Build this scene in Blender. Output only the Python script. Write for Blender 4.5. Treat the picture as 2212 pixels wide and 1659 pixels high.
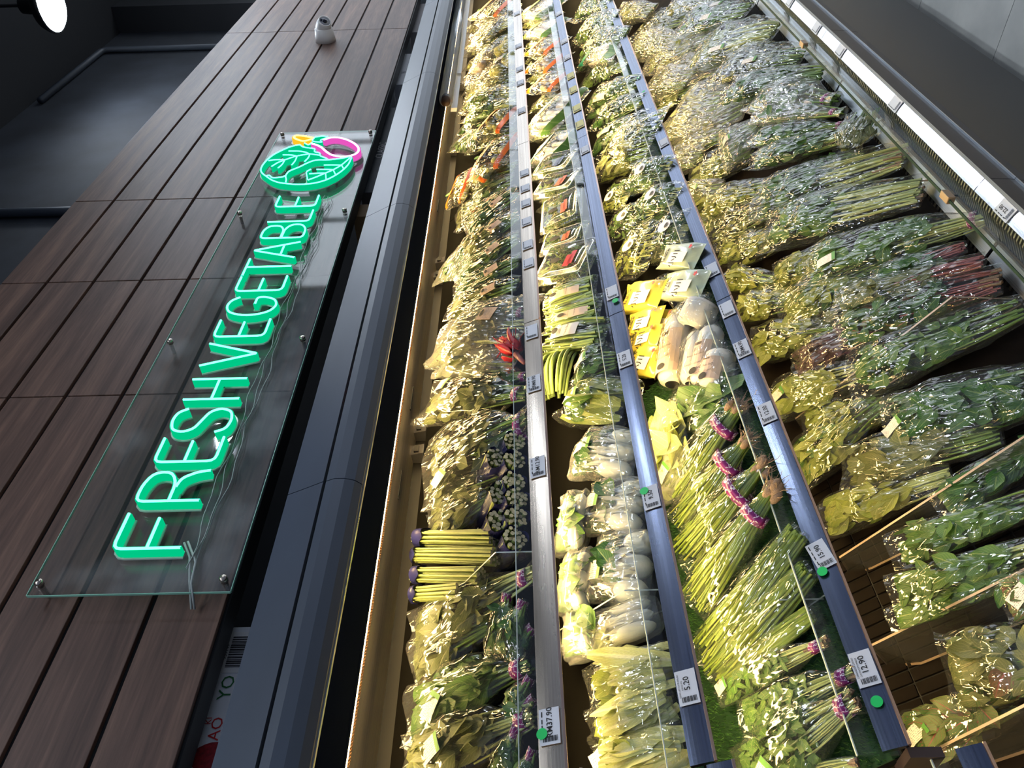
import bpy, math, random
import numpy as np
from mathutils import Vector, Matrix

for o in list(bpy.data.objects): bpy.data.objects.remove(o)
SC = bpy.context.scene
COL = SC.collection
PI = math.pi
RNG = np.random.default_rng(7)

# ------------------------------------------------------------------ camera
# the phone was turned on its side: world Z points to the left of the frame
CAM_H = 1.6
cam_d = bpy.data.cameras.new('camera')
cam_d.sensor_fit = 'HORIZONTAL'; cam_d.sensor_width = 36.0
cam_d.lens = 1661.0 / 2212.0 * 36.0
cam_d.clip_start = 0.05; cam_d.clip_end = 60
cam = bpy.data.objects.new('camera', cam_d); COL.objects.link(cam)
psi, pit, rol = 0.862492802, 0.00906844977, -0.0234307121
fw = Vector((math.sin(psi)*math.cos(pit), math.cos(psi)*math.cos(pit), math.sin(pit)))
r0 = Vector((math.cos(psi), -math.sin(psi), 0)); u0 = r0.cross(fw)
rr = r0*math.cos(rol) + u0*math.sin(rol); uu = u0*math.cos(rol) - r0*math.sin(rol)
cam.matrix_world = Matrix(((-uu.x, rr.x, -fw.x, 0), (-uu.y, rr.y, -fw.y, 0), (-uu.z, rr.z, -fw.z, CAM_H), (0, 0, 0, 1)))
SC.camera = cam

# ------------------------------------------------------------------ view, world
SC.view_settings.view_transform = 'Standard'; SC.view_settings.look = 'None'
SC.view_settings.gamma = 1.0; SC.view_settings.use_curve_mapping = False
SC.view_settings.exposure = 1.2
SC.cycles.transparent_max_bounces = 28
SC.cycles.max_bounces = 8
SC.cycles.sample_clamp_indirect = 6.0
W = bpy.data.worlds.new('store_ambient'); SC.world = W; W.use_nodes = True
W.node_tree.nodes['Background'].inputs[0].default_value = (0.55, 0.68, 1.0, 1)
W.node_tree.nodes['Background'].inputs[1].default_value = 0.10

WARM = (1.0, 0.70, 0.29)
COOL = (0.80, 0.89, 1.0)
LED_SHELF = 28.0      # warm tubes under the shelves
LED_CANOPY = 26.0
LAMP_STORE = 50.0     # store lamps
NEON = 4.0
ADDED_DAYLIGHT = 1.15  # strength of the added glazing at the aisle end

# ------------------------------------------------------------------ helpers
def link(o, parent=None):
    COL.objects.link(o)
    if parent is not None: o.parent = parent
    return o

def tag(o, label=None, cat=None, group=None, kind=None):
    if label: o['label'] = label
    if cat: o['category'] = cat
    if group: o['group'] = group
    if kind: o['kind'] = kind
    return o

def mesh_np(name, V, F4=None, F3=None, mats=(), uv=None, smooth=False, mi=None):
    """V (n,3); F4 (m,4) and F3 (k,3) index arrays"""
    me = bpy.data.meshes.new(name)
    V = np.asarray(V, np.float32)
    parts = []; tot = []
    if F4 is not None and len(F4): F4 = np.asarray(F4, np.int32); parts.append(F4.ravel()); tot.append(np.full(len(F4), 4, np.int32))
    if F3 is not None and len(F3): F3 = np.asarray(F3, np.int32); parts.append(F3.ravel()); tot.append(np.full(len(F3), 3, np.int32))
    loops = np.concatenate(parts); tot = np.concatenate(tot)
    st = np.zeros(len(tot), np.int32); st[1:] = np.cumsum(tot)[:-1]
    me.vertices.add(len(V)); me.vertices.foreach_set('co', V.ravel())
    me.loops.add(len(loops)); me.loops.foreach_set('vertex_index', loops)
    me.polygons.add(len(tot)); me.polygons.foreach_set('loop_start', st)
    me.polygons.foreach_set('use_smooth', np.full(len(tot), bool(smooth)))
    for m in mats: me.materials.append(m)
    if mi is not None: me.polygons.foreach_set('material_index', np.asarray(mi, np.int32))
    if uv is not None:
        l = me.uv_layers.new(name='UVMap'); l.data.foreach_set('uv', np.asarray(uv, np.float32)[loops].ravel())
    me.update(calc_edges=True)
    return me

class MB:
    """collects shapes into ONE mesh"""
    def __init__(s): s.v = []; s.f = []
    def add(s, V, F):
        n = len(s.v); s.v += [tuple(p) for p in V]; s.f += [tuple(i+n for i in q) for q in F]; return s
    def box(s, x0, x1, y0, y1, z0, z1):
        V = [(x0,y0,z0),(x1,y0,z0),(x1,y1,z0),(x0,y1,z0),(x0,y0,z1),(x1,y0,z1),(x1,y1,z1),(x0,y1,z1)]
        return s.add(V, [(0,3,2,1),(4,5,6,7),(0,1,5,4),(1,2,6,5),(2,3,7,6),(3,0,4,7)])
    def extr(s, prof, x0, x1):
        """closed profile of (y,z) swept along x"""
        n = len(prof); V = [(x0,y,z) for y,z in prof] + [(x1,y,z) for y,z in prof]
        F = [(i,(i+1)%n,(i+1)%n+n,i+n) for i in range(n)] + [tuple(range(n-1,-1,-1)), tuple(range(n,2*n))]
        return s.add(V, F)
    def tube(s, pts, r, k=8, cap=True):
        P = [Vector(p) for p in pts]; rs = r if hasattr(r, '__len__') else [r]*len(P)
        V = []
        t0 = (P[1]-P[0]).normalized(); up = Vector((0,0,1)) if abs(t0.z) < .9 else Vector((1,0,0))
        a = t0.cross(up).normalized()
        for i, p in enumerate(P):
            t = (P[min(i+1,len(P)-1)] - P[max(i-1,0)]).normalized()
            a = (a - t*a.dot(t)).normalized(); b = t.cross(a)
            V += [tuple(p + (a*math.cos(2*PI*j/k) + b*math.sin(2*PI*j/k))*rs[i]) for j in range(k)]
        F = [(i*k+j, i*k+(j+1)%k, (i+1)*k+(j+1)%k, (i+1)*k+j) for i in range(len(P)-1) for j in range(k)]
        if cap: F += [tuple(range(k-1,-1,-1)), tuple(range((len(P)-1)*k, len(P)*k))]
        return s.add(V, F)
    def lathe(s, prof, k=24, M=None):
        """prof (r,z) around z"""
        V = [(r*math.cos(2*PI*j/k), r*math.sin(2*PI*j/k), z) for r,z in prof for j in range(k)]
        if M is not None: V = [tuple(M @ Vector(p)) for p in V]
        n = len(prof)
        F = [(i*k+j, i*k+(j+1)%k, (i+1)*k+(j+1)%k, (i+1)*k+j) for i in range(n-1) for j in range(k)]
        F += [tuple(range(k-1,-1,-1)), tuple(range((n-1)*k, n*k))]
        return s.add(V, F)
    def build(s, name, mat, parent=None, smooth=False, bevel=0):
        me = bpy.data.meshes.new(name); me.from_pydata(s.v, [], s.f); me.update()
        if mat is not None: me.materials.append(mat)
        if smooth: me.polygons.foreach_set('use_smooth', [True]*len(me.polygons))
        o = link(bpy.data.objects.new(name, me), parent)
        if bevel:
            m = o.modifiers.new('bevel', 'BEVEL'); m.width = bevel; m.segments = 2; m.limit_method = 'ANGLE'
        return o

def empty(name, M, label=None, cat=None, group=None):
    o = bpy.data.objects.new(name, None); o.empty_display_size = .02
    COL.objects.link(o)
    o.matrix_world = M if isinstance(M, Matrix) else Matrix.Translation(M)
    return tag(o, label, cat, group)

def part(name, me, parent, label=None, kind=None):
    return tag(link(bpy.data.objects.new(name, me), parent), label, None, None, kind)

_txt = {}
def text_mesh(body, size, mat, bold=0.0, align='CENTER', spacing=1.0):
    key = (body, size, mat.name, bold, align)
    if key in _txt: return _txt[key]
    cu = bpy.data.curves.new('lettering', 'FONT'); cu.body = body; cu.size = size; cu.align_x = align; cu.align_y = 'CENTER'
    cu.resolution_u = 2; cu.offset = bold; cu.space_character = spacing
    to = bpy.data.objects.new('lettering', cu); COL.objects.link(to)
    dg = bpy.context.evaluated_depsgraph_get()
    me = bpy.data.meshes.new_from_object(to.evaluated_get(dg)); me.name = 'lettering'
    bpy.data.objects.remove(to); bpy.data.curves.remove(cu)
    me.materials.clear(); me.materials.append(mat)
    _txt[key] = me
    return me

# ------------------------------------------------------------------ materials
MATS = {}
def newmat(name):
    m = bpy.data.materials.new(name); m.use_nodes = True
    nt = m.node_tree; nt.nodes.clear()
    out = nt.nodes.new('ShaderNodeOutputMaterial'); MATS[name] = m
    return m, nt, out
def N(nt, typ, **kw):
    n = nt.nodes.new('ShaderNode'+typ)
    for k, v in kw.items():
        if k.startswith('_'): setattr(n, k[1:], v)
        else:
            key = k.replace('__', ' ')
            n.inputs[int(key[1:]) if key[0] == 'i' and key[1:].isdigit() else key].default_value = v
    return n
def L(nt, a, b): nt.links.new(a, b)
def rgba(c): return (c[0], c[1], c[2], 1.0)
def ramp(nt, stops, fac=None, interp='LINEAR'):
    r = nt.nodes.new('ShaderNodeValToRGB'); r.color_ramp.interpolation = interp
    e = r.color_ramp.elements
    while len(e) < len(stops): e.new(.5)
    for i, (p, c) in enumerate(stops): e[i].position = p; e[i].color = rgba(c)
    if fac is not None: L(nt, fac, r.inputs[0])
    return r
def coords(nt, scale=(1,1,1), kind='Object'):
    t = nt.nodes.new('ShaderNodeTexCoord'); m = N(nt, 'Mapping'); m.inputs['Scale'].default_value = scale
    L(nt, t.outputs[kind], m.inputs[0]); return m.outputs[0]

def plain(name, col, rough=.5, metal=0., spec=.5, noise=None, bump=0., nscale=(30,30,30), var=.25, coat=0.):
    m, nt, out = newmat(name)
    b = N(nt, 'BsdfPrincipled', Base__Color=rgba(col), Roughness=rough, Metallic=metal)
    b.inputs['Specular IOR Level'].default_value = spec; b.inputs['Coat Weight'].default_value = coat
    if noise:
        tx = N(nt, 'TexNoise', Scale=noise, Detail=4.0); L(nt, coords(nt, nscale), tx.inputs[0])
        lo = tuple(c*(1-var) for c in col); hi = tuple(min(1, c*(1+var)) for c in col)
        r = ramp(nt, [(.3, lo), (.7, hi)], tx.outputs[0]); L(nt, r.outputs[0], b.inputs['Base Color'])
        if bump:
            bp = N(nt, 'Bump', Strength=bump, Distance=.002); L(nt, tx.outputs[0], bp.inputs['Height']); L(nt, bp.outputs[0], b.inputs['Normal'])
    L(nt, b.outputs[0], out.inputs[0]); return m

def emit(name, col, strength):
    m, nt, out = newmat(name)
    e = N(nt, 'Emission', Color=rgba(col), Strength=strength); L(nt, e.outputs[0], out.inputs[0]); return m

def schlick(nt, base, normal=None, k=.85):
    lw = N(nt, 'LayerWeight', Blend=.5)
    if normal is not None: L(nt, normal, lw.inputs['Normal'])
    pw = N(nt, 'Math', _operation='POWER'); pw.inputs[1].default_value = 4.0; L(nt, lw.outputs['Facing'], pw.inputs[0])
    ma = N(nt, 'Math', _operation='MULTIPLY_ADD', _use_clamp=True); ma.inputs[1].default_value = k; ma.inputs[2].default_value = base; L(nt, pw.outputs[0], ma.inputs[0])
    return ma.outputs[0]

def clear(name, tint=(1,1,1), ior=1.45, rough=.02, base=.0, haze=0., scratch=0.):
    m, nt, out = newmat(name)
    t = N(nt, 'BsdfTransparent', Color=rgba(tint)); g = N(nt, 'BsdfGlossy', Roughness=rough)
    mx = N(nt, 'MixShader'); L(nt, schlick(nt, .03+base), mx.inputs[0])
    L(nt, t.outputs[0], mx.inputs[1]); L(nt, g.outputs[0], mx.inputs[2])
    last = mx.outputs[0]
    if haze:
        d = N(nt, 'BsdfDiffuse', Color=(.8,.84,.86,1)); m2 = N(nt, 'MixShader'); m2.inputs[0].default_value = haze
        if scratch:
            tx = N(nt, 'TexNoise', Scale=6.0, Detail=6.0); L(nt, coords(nt, (1,1,1)), tx.inputs[0])
            r = ramp(nt, [(.5, (haze*.4,)*3), (.75, (haze*2.4,)*3)], tx.outputs[0]); L(nt, r.outputs[0], m2.inputs[0])
        L(nt, last, m2.inputs[1]); L(nt, d.outputs[0], m2.inputs[2]); last = m2.outputs[0]
    L(nt, last, out.inputs[0]); return m

def film_mat(name, haze=.02, gl=.05, rough=.07, scale=12., bump=.45, tint=(.97,.98,.96), dots=False):
    m, nt, out = newmat(name)
    co = coords(nt, (.6,1.7,1.7))
    n1 = N(nt, 'TexNoise', Scale=scale, Detail=1.5, Distortion=1.4); L(nt, co, n1.inputs[0])
    v1 = N(nt, 'TexVoronoi', Scale=scale*2.2, _feature='DISTANCE_TO_EDGE'); L(nt, co, v1.inputs[0])
    vm = N(nt, 'Math', _operation='MULTIPLY'); vm.inputs[1].default_value = .55; L(nt, v1.outputs[0], vm.inputs[0])
    ad = N(nt, 'Math', _operation='ADD'); L(nt, n1.outputs[0], ad.inputs[0]); L(nt, vm.outputs[0], ad.inputs[1])
    h = ad.outputs[0]
    bp = N(nt, 'Bump', Strength=bump, Distance=.022); L(nt, h, bp.inputs['Height'])
    t = N(nt, 'BsdfTransparent', Color=rgba(tint)); g = N(nt, 'BsdfGlossy', Roughness=rough)
    L(nt, bp.outputs[0], g.inputs['Normal'])
    fz = schlick(nt, .03+gl, bp.outputs[0])
    mx = N(nt, 'MixShader'); L(nt, fz, mx.inputs[0]); L(nt, t.outputs[0], mx.inputs[1]); L(nt, g.outputs[0], mx.inputs[2])
    d = N(nt, 'BsdfDiffuse', Color=(.93,.94,.93,1)); m2 = N(nt, 'MixShader'); m2.inputs[0].default_value = haze
    L(nt, mx.outputs[0], m2.inputs[1]); L(nt, d.outputs[0], m2.inputs[2])
    L(nt, m2.outputs[0], out.inputs[0]); return m

def leaf_mat(name, cols, vein=(.5,.62,.25), rough=.38, trans=.25, veinw=.05):
    m, nt, out = newmat(name)
    g = nt.nodes.new('ShaderNodeNewGeometry')
    n = len(cols)
    r = ramp(nt, [(i/(n-1), c) for i, c in enumerate(cols)], g.outputs['Random Per Island'])
    uv = nt.nodes.new('ShaderNodeUVMap'); sp = N(nt, 'SeparateXYZ'); L(nt, uv.outputs[0], sp.inputs[0])
    s1 = N(nt, 'Math', _operation='SUBTRACT'); s1.inputs[1].default_value = .5; L(nt, sp.outputs[0], s1.inputs[0])
    ab = N(nt, 'Math', _operation='ABSOLUTE'); L(nt, s1.outputs[0], ab.inputs[0])
    # side veins: stripes slanting off the midrib
    sl = N(nt, 'Math', _operation='MULTIPLY_ADD'); sl.inputs[1].default_value = -0.9; L(nt, ab.outputs[0], sl.inputs[0]); L(nt, sp.outputs[1], sl.inputs[2])
    sn = N(nt, 'Math', _operation='MULTIPLY'); sn.inputs[1].default_value = 44.; L(nt, sl.outputs[0], sn.inputs[0])
    si = N(nt, 'Math', _operation='SINE'); L(nt, sn.outputs[0], si.inputs[0])
    gt = N(nt, 'MapRange'); gt.inputs['From Min'].default_value = .75; gt.inputs['From Max'].default_value = 1.; gt.inputs['To Max'].default_value = .35; L(nt, si.outputs[0], gt.inputs[0])
    mr = N(nt, 'MapRange'); mr.inputs['From Min'].default_value = veinw; mr.inputs['From Max'].default_value = veinw*.35; mr.inputs['To Max'].default_value = .85; L(nt, ab.outputs[0], mr.inputs[0])
    mxv = N(nt, 'Math', _operation='MAXIMUM'); L(nt, gt.outputs[0], mxv.inputs[0]); L(nt, mr.outputs[0], mxv.inputs[1])
    mix = N(nt, 'MixRGB'); mix.inputs[2].default_value = rgba(vein); L(nt, mxv.outputs[0], mix.inputs[0]); L(nt, r.outputs[0], mix.inputs[1])
    tx = N(nt, 'TexNoise', Scale=40.0, Detail=2.0); L(nt, coords(nt), tx.inputs[0])
    hs = N(nt, 'HueSaturation'); mv = N(nt, 'MapRange'); mv.inputs['To Min'].default_value = .65; mv.inputs['To Max'].default_value = 1.35
    L(nt, tx.outputs[0], mv.inputs[0]); L(nt, mv.outputs[0], hs.inputs['Value']); L(nt, mix.outputs[0], hs.inputs['Color'])
    b = N(nt, 'BsdfPrincipled', Roughness=rough); L(nt, hs.outputs[0], b.inputs['Base Color'])
    bp = N(nt, 'Bump', Strength=.35, Distance=.003); L(nt, mxv.outputs[0], bp.inputs['Height']); L(nt, bp.outputs[0], b.inputs['Normal'])
    tr = N(nt, 'BsdfTranslucent'); L(nt, hs.outputs[0], tr.inputs[0])
    ms = N(nt, 'MixShader'); ms.inputs[0].default_value = trans; L(nt, b.outputs[0], ms.inputs[1]); L(nt, tr.outputs[0], ms.inputs[2])
    L(nt, ms.outputs[0], out.inputs[0]); return m

def print_mat(name, paper, ink, lines=16., bars=True):
    """small print: rows of broken dashes on paper, uv driven"""
    m, nt, out = newmat(name)
    uv = nt.nodes.new('ShaderNodeUVMap'); sp = N(nt, 'SeparateXYZ'); L(nt, uv.outputs[0], sp.inputs[0])
    ml = N(nt, 'Math', _operation='MULTIPLY'); ml.inputs[1].default_value = lines; L(nt, sp.outputs[1], ml.inputs[0])
    fr = N(nt, 'Math', _operation='FRACT'); L(nt, ml.outputs[0], fr.inputs[0])
    row = N(nt, 'Math', _operation='LESS_THAN'); row.inputs[1].default_value = .42; L(nt, fr.outputs[0], row.inputs[0])
    fl = N(nt, 'Math', _operation='FLOOR'); L(nt, ml.outputs[0], fl.inputs[0])
    cb = N(nt, 'CombineXYZ'); mu = N(nt, 'Math', _operation='MULTIPLY'); mu.inputs[1].default_value = 34.; L(nt, sp.outputs[0], mu.inputs[0])
    L(nt, mu.outputs[0], cb.inputs[0]); my = N(nt, 'Math', _operation='MULTIPLY'); my.inputs[1].default_value = 7.3; L(nt, fl.outputs[0], my.inputs[0]); L(nt, my.outputs[0], cb.inputs[1])
    tx = N(nt, 'TexNoise', Scale=1.0, Detail=0.0); L(nt, cb.outputs[0], tx.inputs[0])
    wd = N(nt, 'Math', _operation='GREATER_THAN'); wd.inputs[1].default_value = .5; L(nt, tx.outputs[0], wd.inputs[0])
    a = N(nt, 'Math', _operation='MULTIPLY'); L(nt, row.outputs[0], a.inputs[0]); L(nt, wd.outputs[0], a.inputs[1])
    mix = N(nt, 'MixRGB'); mix.inputs[1].default_value = rgba(paper); mix.inputs[2].default_value = rgba(ink)
    k = N(nt, 'Math', _operation='MULTIPLY'); k.inputs[1].default_value = .75; L(nt, a.outputs[0], k.inputs[0]); L(nt, k.outputs[0], mix.inputs[0])
    b = N(nt, 'BsdfPrincipled', Roughness=.45); L(nt, mix.outputs[0], b.inputs['Base Color']); L(nt, b.outputs[0], out.inputs[0]); return m

def wood_mat():
    m, nt, out = newmat('dark_wood')
    inf = nt.nodes.new('ShaderNodeObjectInfo')
    tc = nt.nodes.new('ShaderNodeTexCoord'); mp = N(nt, 'Mapping'); mp.inputs['Scale'].default_value = (.55, 1, 9)
    L(nt, tc.outputs['Object'], mp.inputs[0])
    ofs = N(nt, 'VectorMath', _operation='ADD'); cmb = N(nt, 'CombineXYZ')
    m7 = N(nt, 'Math', _operation='MULTIPLY'); m7.inputs[1].default_value = 37.; L(nt, inf.outputs['Random'], m7.inputs[0])
    L(nt, m7.outputs[0], cmb.inputs[0]); L(nt, m7.outputs[0], cmb.inputs[2]); L(nt, mp.outputs[0], ofs.inputs[0]); L(nt, cmb.outputs[0], ofs.inputs[1])
    n1 = N(nt, 'TexNoise', Scale=2.2, Detail=7.0, Roughness=.62, Distortion=.5); L(nt, ofs.outputs[0], n1.inputs[0])
    n2 = N(nt, 'TexNoise', Scale=16.0, Detail=5.0); L(nt, ofs.outputs[0], n2.inputs[0])
    r = ramp(nt, [(.25, (.050,.027,.020)), (.5, (.110,.062,.046)), (.75, (.20,.115,.080))], n1.outputs[0])
    r2 = ramp(nt, [(.3, (.75,.75,.75)), (.7, (1.15,1.12,1.1))], n2.outputs[0])
    mx = N(nt, 'MixRGB', _blend_type='MULTIPLY'); mx.inputs[0].default_value = 1.; L(nt, r.outputs[0], mx.inputs[1]); L(nt, r2.outputs[0], mx.inputs[2])
    b = N(nt, 'BsdfPrincipled', Roughness=.5); b.inputs['Specular IOR Level'].default_value = .32; L(nt, mx.outputs[0], b.inputs['Base Color'])
    bp = N(nt, 'Bump', Strength=.12, Distance=.001); L(nt, n2.outputs[0], bp.inputs['Height']); L(nt, bp.outputs[0], b.inputs['Normal'])
    L(nt, b.outputs[0], out.inputs[0]); return m

def brushed(name, col, rough=.24, metal=1.0):
    m, nt, out = newmat(name)
    tx = N(nt, 'TexNoise', Scale=1.0, Detail=5.0); L(nt, coords(nt, (1.2, 500, 500)), tx.inputs[0])
    n2 = N(nt, 'TexNoise', Scale=3.0, Detail=5.0); L(nt, coords(nt, (1, 6, 6)), n2.inputs[0])
    r = ramp(nt, [(.3, tuple(c*.75 for c in col)), (.7, tuple(min(1,c*1.15) for c in col))], tx.outputs[0])
    b = N(nt, 'BsdfPrincipled', Metallic=metal); L(nt, r.outputs[0], b.inputs['Base Color'])
    mr = N(nt, 'MapRange'); mr.inputs['To Min'].default_value = rough*.6; mr.inputs['To Max'].default_value = rough*1.5; L(nt, n2.outputs[0], mr.inputs[0]); L(nt, mr.outputs[0], b.inputs['Roughness'])
    L(nt, b.outputs[0], out.inputs[0]); return m

def floor_mat():
    m, nt, out = newmat('floor_tile')
    n1 = N(nt, 'TexNoise', Scale=5.0, Detail=6.0); L(nt, coords(nt, (1,1,1)), n1.inputs[0])
    n2 = N(nt, 'TexNoise', Scale=1.2, Detail=3.0); L(nt, coords(nt, (1,1,1)), n2.inputs[0])
    r = ramp(nt, [(.3, (.36,.355,.33)), (.7, (.52,.51,.47))], n1.outputs[0])
    r2 = ramp(nt, [(.3, (.85,.86,.87)), (.7, (1.1,1.1,1.08))], n2.outputs[0])
    mx = N(nt, 'MixRGB', _blend_type='MULTIPLY'); mx.inputs[0].default_value = 1.; L(nt, r.outputs[0], mx.inputs[1]); L(nt, r2.outputs[0], mx.inputs[2])
    b = N(nt, 'BsdfPrincipled', Roughness=.55); L(nt, mx.outputs[0], b.inputs['Base Color']); L(nt, b.outputs[0], out.inputs[0]); return m

def band_mat():
    m, nt, out = newmat('purple_tape')
    uv = nt.nodes.new('ShaderNodeUVMap'); mp = N(nt, 'Mapping'); mp.inputs['Scale'].default_value = (26, 2.6, 1); L(nt, uv.outputs[0], mp.inputs[0])
    v = N(nt, 'TexNoise', Scale=1.0, Detail=0.0, Distortion=1.5); L(nt, mp.outputs[0], v.inputs[0])
    r = ramp(nt, [(.60, (.22,.015,.14)), (.63, (.80,.70,.76))], v.outputs[0])
    b = N(nt, 'BsdfPrincipled', Roughness=.3); L(nt, r.outputs[0], b.inputs['Base Color']); L(nt, b.outputs[0], out.inputs[0]); return m

WOOD = wood_mat(); FLOOR = floor_mat()
BLACKWALL = plain('black_painted_wall', (.022,.026,.034), .75, noise=3., nscale=(1,1,1), var=.35)
CEIL = plain('black_ceiling', (.012,.013,.016), .8)
GROOVE = plain('groove_black', (.006,.007,.008), .6)
BLK = plain('black_plastic', (.010,.010,.011), .42)
BED = plain('matt_black_tray', (.005,.0045,.004), .8, spec=.08)
NAVY = plain('dark_powder_coat', (.045,.058,.085), .42, spec=.4, noise=2., nscale=(1,3,3), var=.15)
BODY = plain('charcoal_panel', (.024,.023,.030), .42, spec=.3, noise=4., nscale=(1,1,1), var=.2)
STEEL = brushed('brushed_steel', (.46,.40,.34)); RAILBLUE = brushed('dark_anodised_rail', (.15,.175,.25), .24)
COPPER = brushed('copper_edge', (.62,.44,.36), .3)
GALV = brushed('galvanised_strip', (.55,.60,.66), .3)
GOLD = brushed('canopy_liner', (.70,.60,.45), .40, .25)
UNDER = plain('underside_dark', (.012,.015,.024), .9, spec=.0)
PLASTIC_CLEAR = clear('clear_acrylic', (.97,.985,.98), base=.0, haze=.006)
BOARD = clear('sign_acrylic', (.93,.95,.95), base=.015, rough=.035, haze=.045, scratch=1)
GLASS_GREEN = clear('front_glass', (.90,.96,.93), base=.03)
GLASS_EDGE = plain('glass_edge_green', (.006,.035,.024), .6, spec=.15)
ACR_EDGE = plain('acrylic_edge', (.55,.62,.58), .2)
DIVID = clear('smoked_divider', (.78,.74,.68), base=.03, haze=.03)
DIV_EDGE = plain('divider_edge', (.55,.43,.32), .3)
WHITE = plain('white_plastic', (.88,.86,.83), .35)
PAPER = print_mat('price_paper', (.80,.79,.80), (.12,.12,.14), 7.)
PAPER_Y = print_mat('yellow_paper', (.80,.70,.22), (.12,.12,.14), 7.)
STICK = print_mat('sticker_print', (.84,.80,.74), (.15,.14,.14), 9.)
CARD = print_mat('kraft_card', (.78,.58,.43), (.22,.13,.09), 15.)
CARDW = print_mat('white_card', (.80,.80,.82), (.16,.17,.22), 13.)
INK = plain('black_ink', (.012,.012,.014), .6)
REDINK = plain('red_ink', (.62,.02,.02), .45)
GREENPRINT = plain('green_print', (.10,.30,.05), .5)
GREENDOT = plain('green_dot_sticker', (.0,.62,.12), .4)
TAPE = band_mat()
FILM = film_mat('bag_film'); FILM2 = film_mat('crinkled_film', haze=.014, gl=.055, rough=.06, scale=15., bump=.55)
FILMH = film_mat('hazy_film', haze=.10, gl=.10, rough=.10, scale=14., bump=.55)
SHELL = clear('clamshell_plastic', (.97,.98,.98), base=.10, rough=.06, haze=.05)
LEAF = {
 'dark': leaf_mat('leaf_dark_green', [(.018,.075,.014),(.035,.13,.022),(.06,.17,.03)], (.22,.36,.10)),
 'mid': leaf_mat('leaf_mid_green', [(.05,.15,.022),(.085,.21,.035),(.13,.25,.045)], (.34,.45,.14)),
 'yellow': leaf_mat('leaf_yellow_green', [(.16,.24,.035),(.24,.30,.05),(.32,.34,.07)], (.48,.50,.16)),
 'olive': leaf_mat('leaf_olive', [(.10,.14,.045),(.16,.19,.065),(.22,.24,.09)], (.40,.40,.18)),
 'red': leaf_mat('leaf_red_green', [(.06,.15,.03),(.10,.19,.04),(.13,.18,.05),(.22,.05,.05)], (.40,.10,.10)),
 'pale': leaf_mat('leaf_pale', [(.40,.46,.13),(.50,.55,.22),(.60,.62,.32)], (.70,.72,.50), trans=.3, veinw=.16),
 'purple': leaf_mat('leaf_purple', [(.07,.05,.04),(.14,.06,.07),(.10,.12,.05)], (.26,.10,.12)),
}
STEM = {
 'green': plain('stem_green', (.17,.29,.055), .4, noise=20., var=.3),
 'pale': plain('stem_pale', (.46,.52,.20), .4, noise=20., var=.2),
 'red': plain('stem_red', (.34,.10,.10), .4, noise=20., var=.4),
 'chive': leaf_mat('chive_green', [(.10,.19,.014),(.17,.27,.022),(.28,.36,.05)], (.4,.48,.12), trans=.15),
 'bean': leaf_mat('bean_green', [(.16,.25,.055),(.22,.32,.08),(.28,.36,.11)], (.3,.4,.12), trans=.05),
 'aspar': leaf_mat('asparagus_green', [(.19,.27,.06),(.26,.33,.09),(.34,.36,.13)], (.35,.4,.14), trans=.05),
 'brown': plain('root_brown', (.34,.22,.13), .65, noise=25., var=.5),
}
BULB = plain('pale_bulb', (.80,.80,.70), .35, noise=6., nscale=(1,1,1), var=.1)
CUT = plain('asparagus_cut_end', (.66,.58,.36), .55, noise=10., nscale=(9,9,9), var=.3)
NAVYWRAP = plain('navy_printed_wrap', (.016,.017,.085), .22, noise=8., nscale=(2,2,2), var=.4, coat=.4)
ORANGE = plain('orange_print', (.80,.17,.015), .3); LIMEPRINT = plain('lime_print', (.45,.62,.03), .35); TEALPRINT = plain('teal_print', (.02,.20,.14), .35)
AQUA = plain('aqua_print', (.20,.45,.45), .35)
YELLOWPACK = plain('yellow_printed_film', (.70,.60,.09), .28, noise=9., nscale=(2,2,2), var=.2, bump=.5, coat=.5)
GWPACK = plain('white_green_film', (.55,.62,.42), .28, noise=9., nscale=(2,2,2), var=.25, bump=.5, coat=.5)
WHITEROLL = plain('white_mushroom', (.86,.80,.71), .4, noise=4., nscale=(2,2,2), var=.08)
PETAL = plain('torch_ginger_red', (.44,.012,.020), .38, noise=14., nscale=(2,2,2), var=.5)
MUSH = plain('mushroom_tan', (.42,.33,.22), .5, noise=8., nscale=(2,2,2), var=.4)
FRUITG = plain('chayote_green', (.42,.42,.14), .35, noise=9., nscale=(2,2,2), var=.25)
GRASSM = leaf_mat('artificial_grass', [(.012,.07,.015),(.035,.14,.025),(.09,.22,.04)], (.1,.25,.06), rough=.6, trans=.1)
GRASSBASE = plain('grass_backing', (.012,.055,.016), .9)
CARTON = plain('white_carton', (.85,.85,.86), .5); CARTON_B = plain('brown_carton', (.36,.21,.08), .6); CARTON_G = plain('grey_carton', (.06,.07,.08), .5)
STRAW = plain('strawberry_print', (.34,.014,.02), .5, noise=60., nscale=(2,2,2), var=.4)
BARCODE = None

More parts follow.
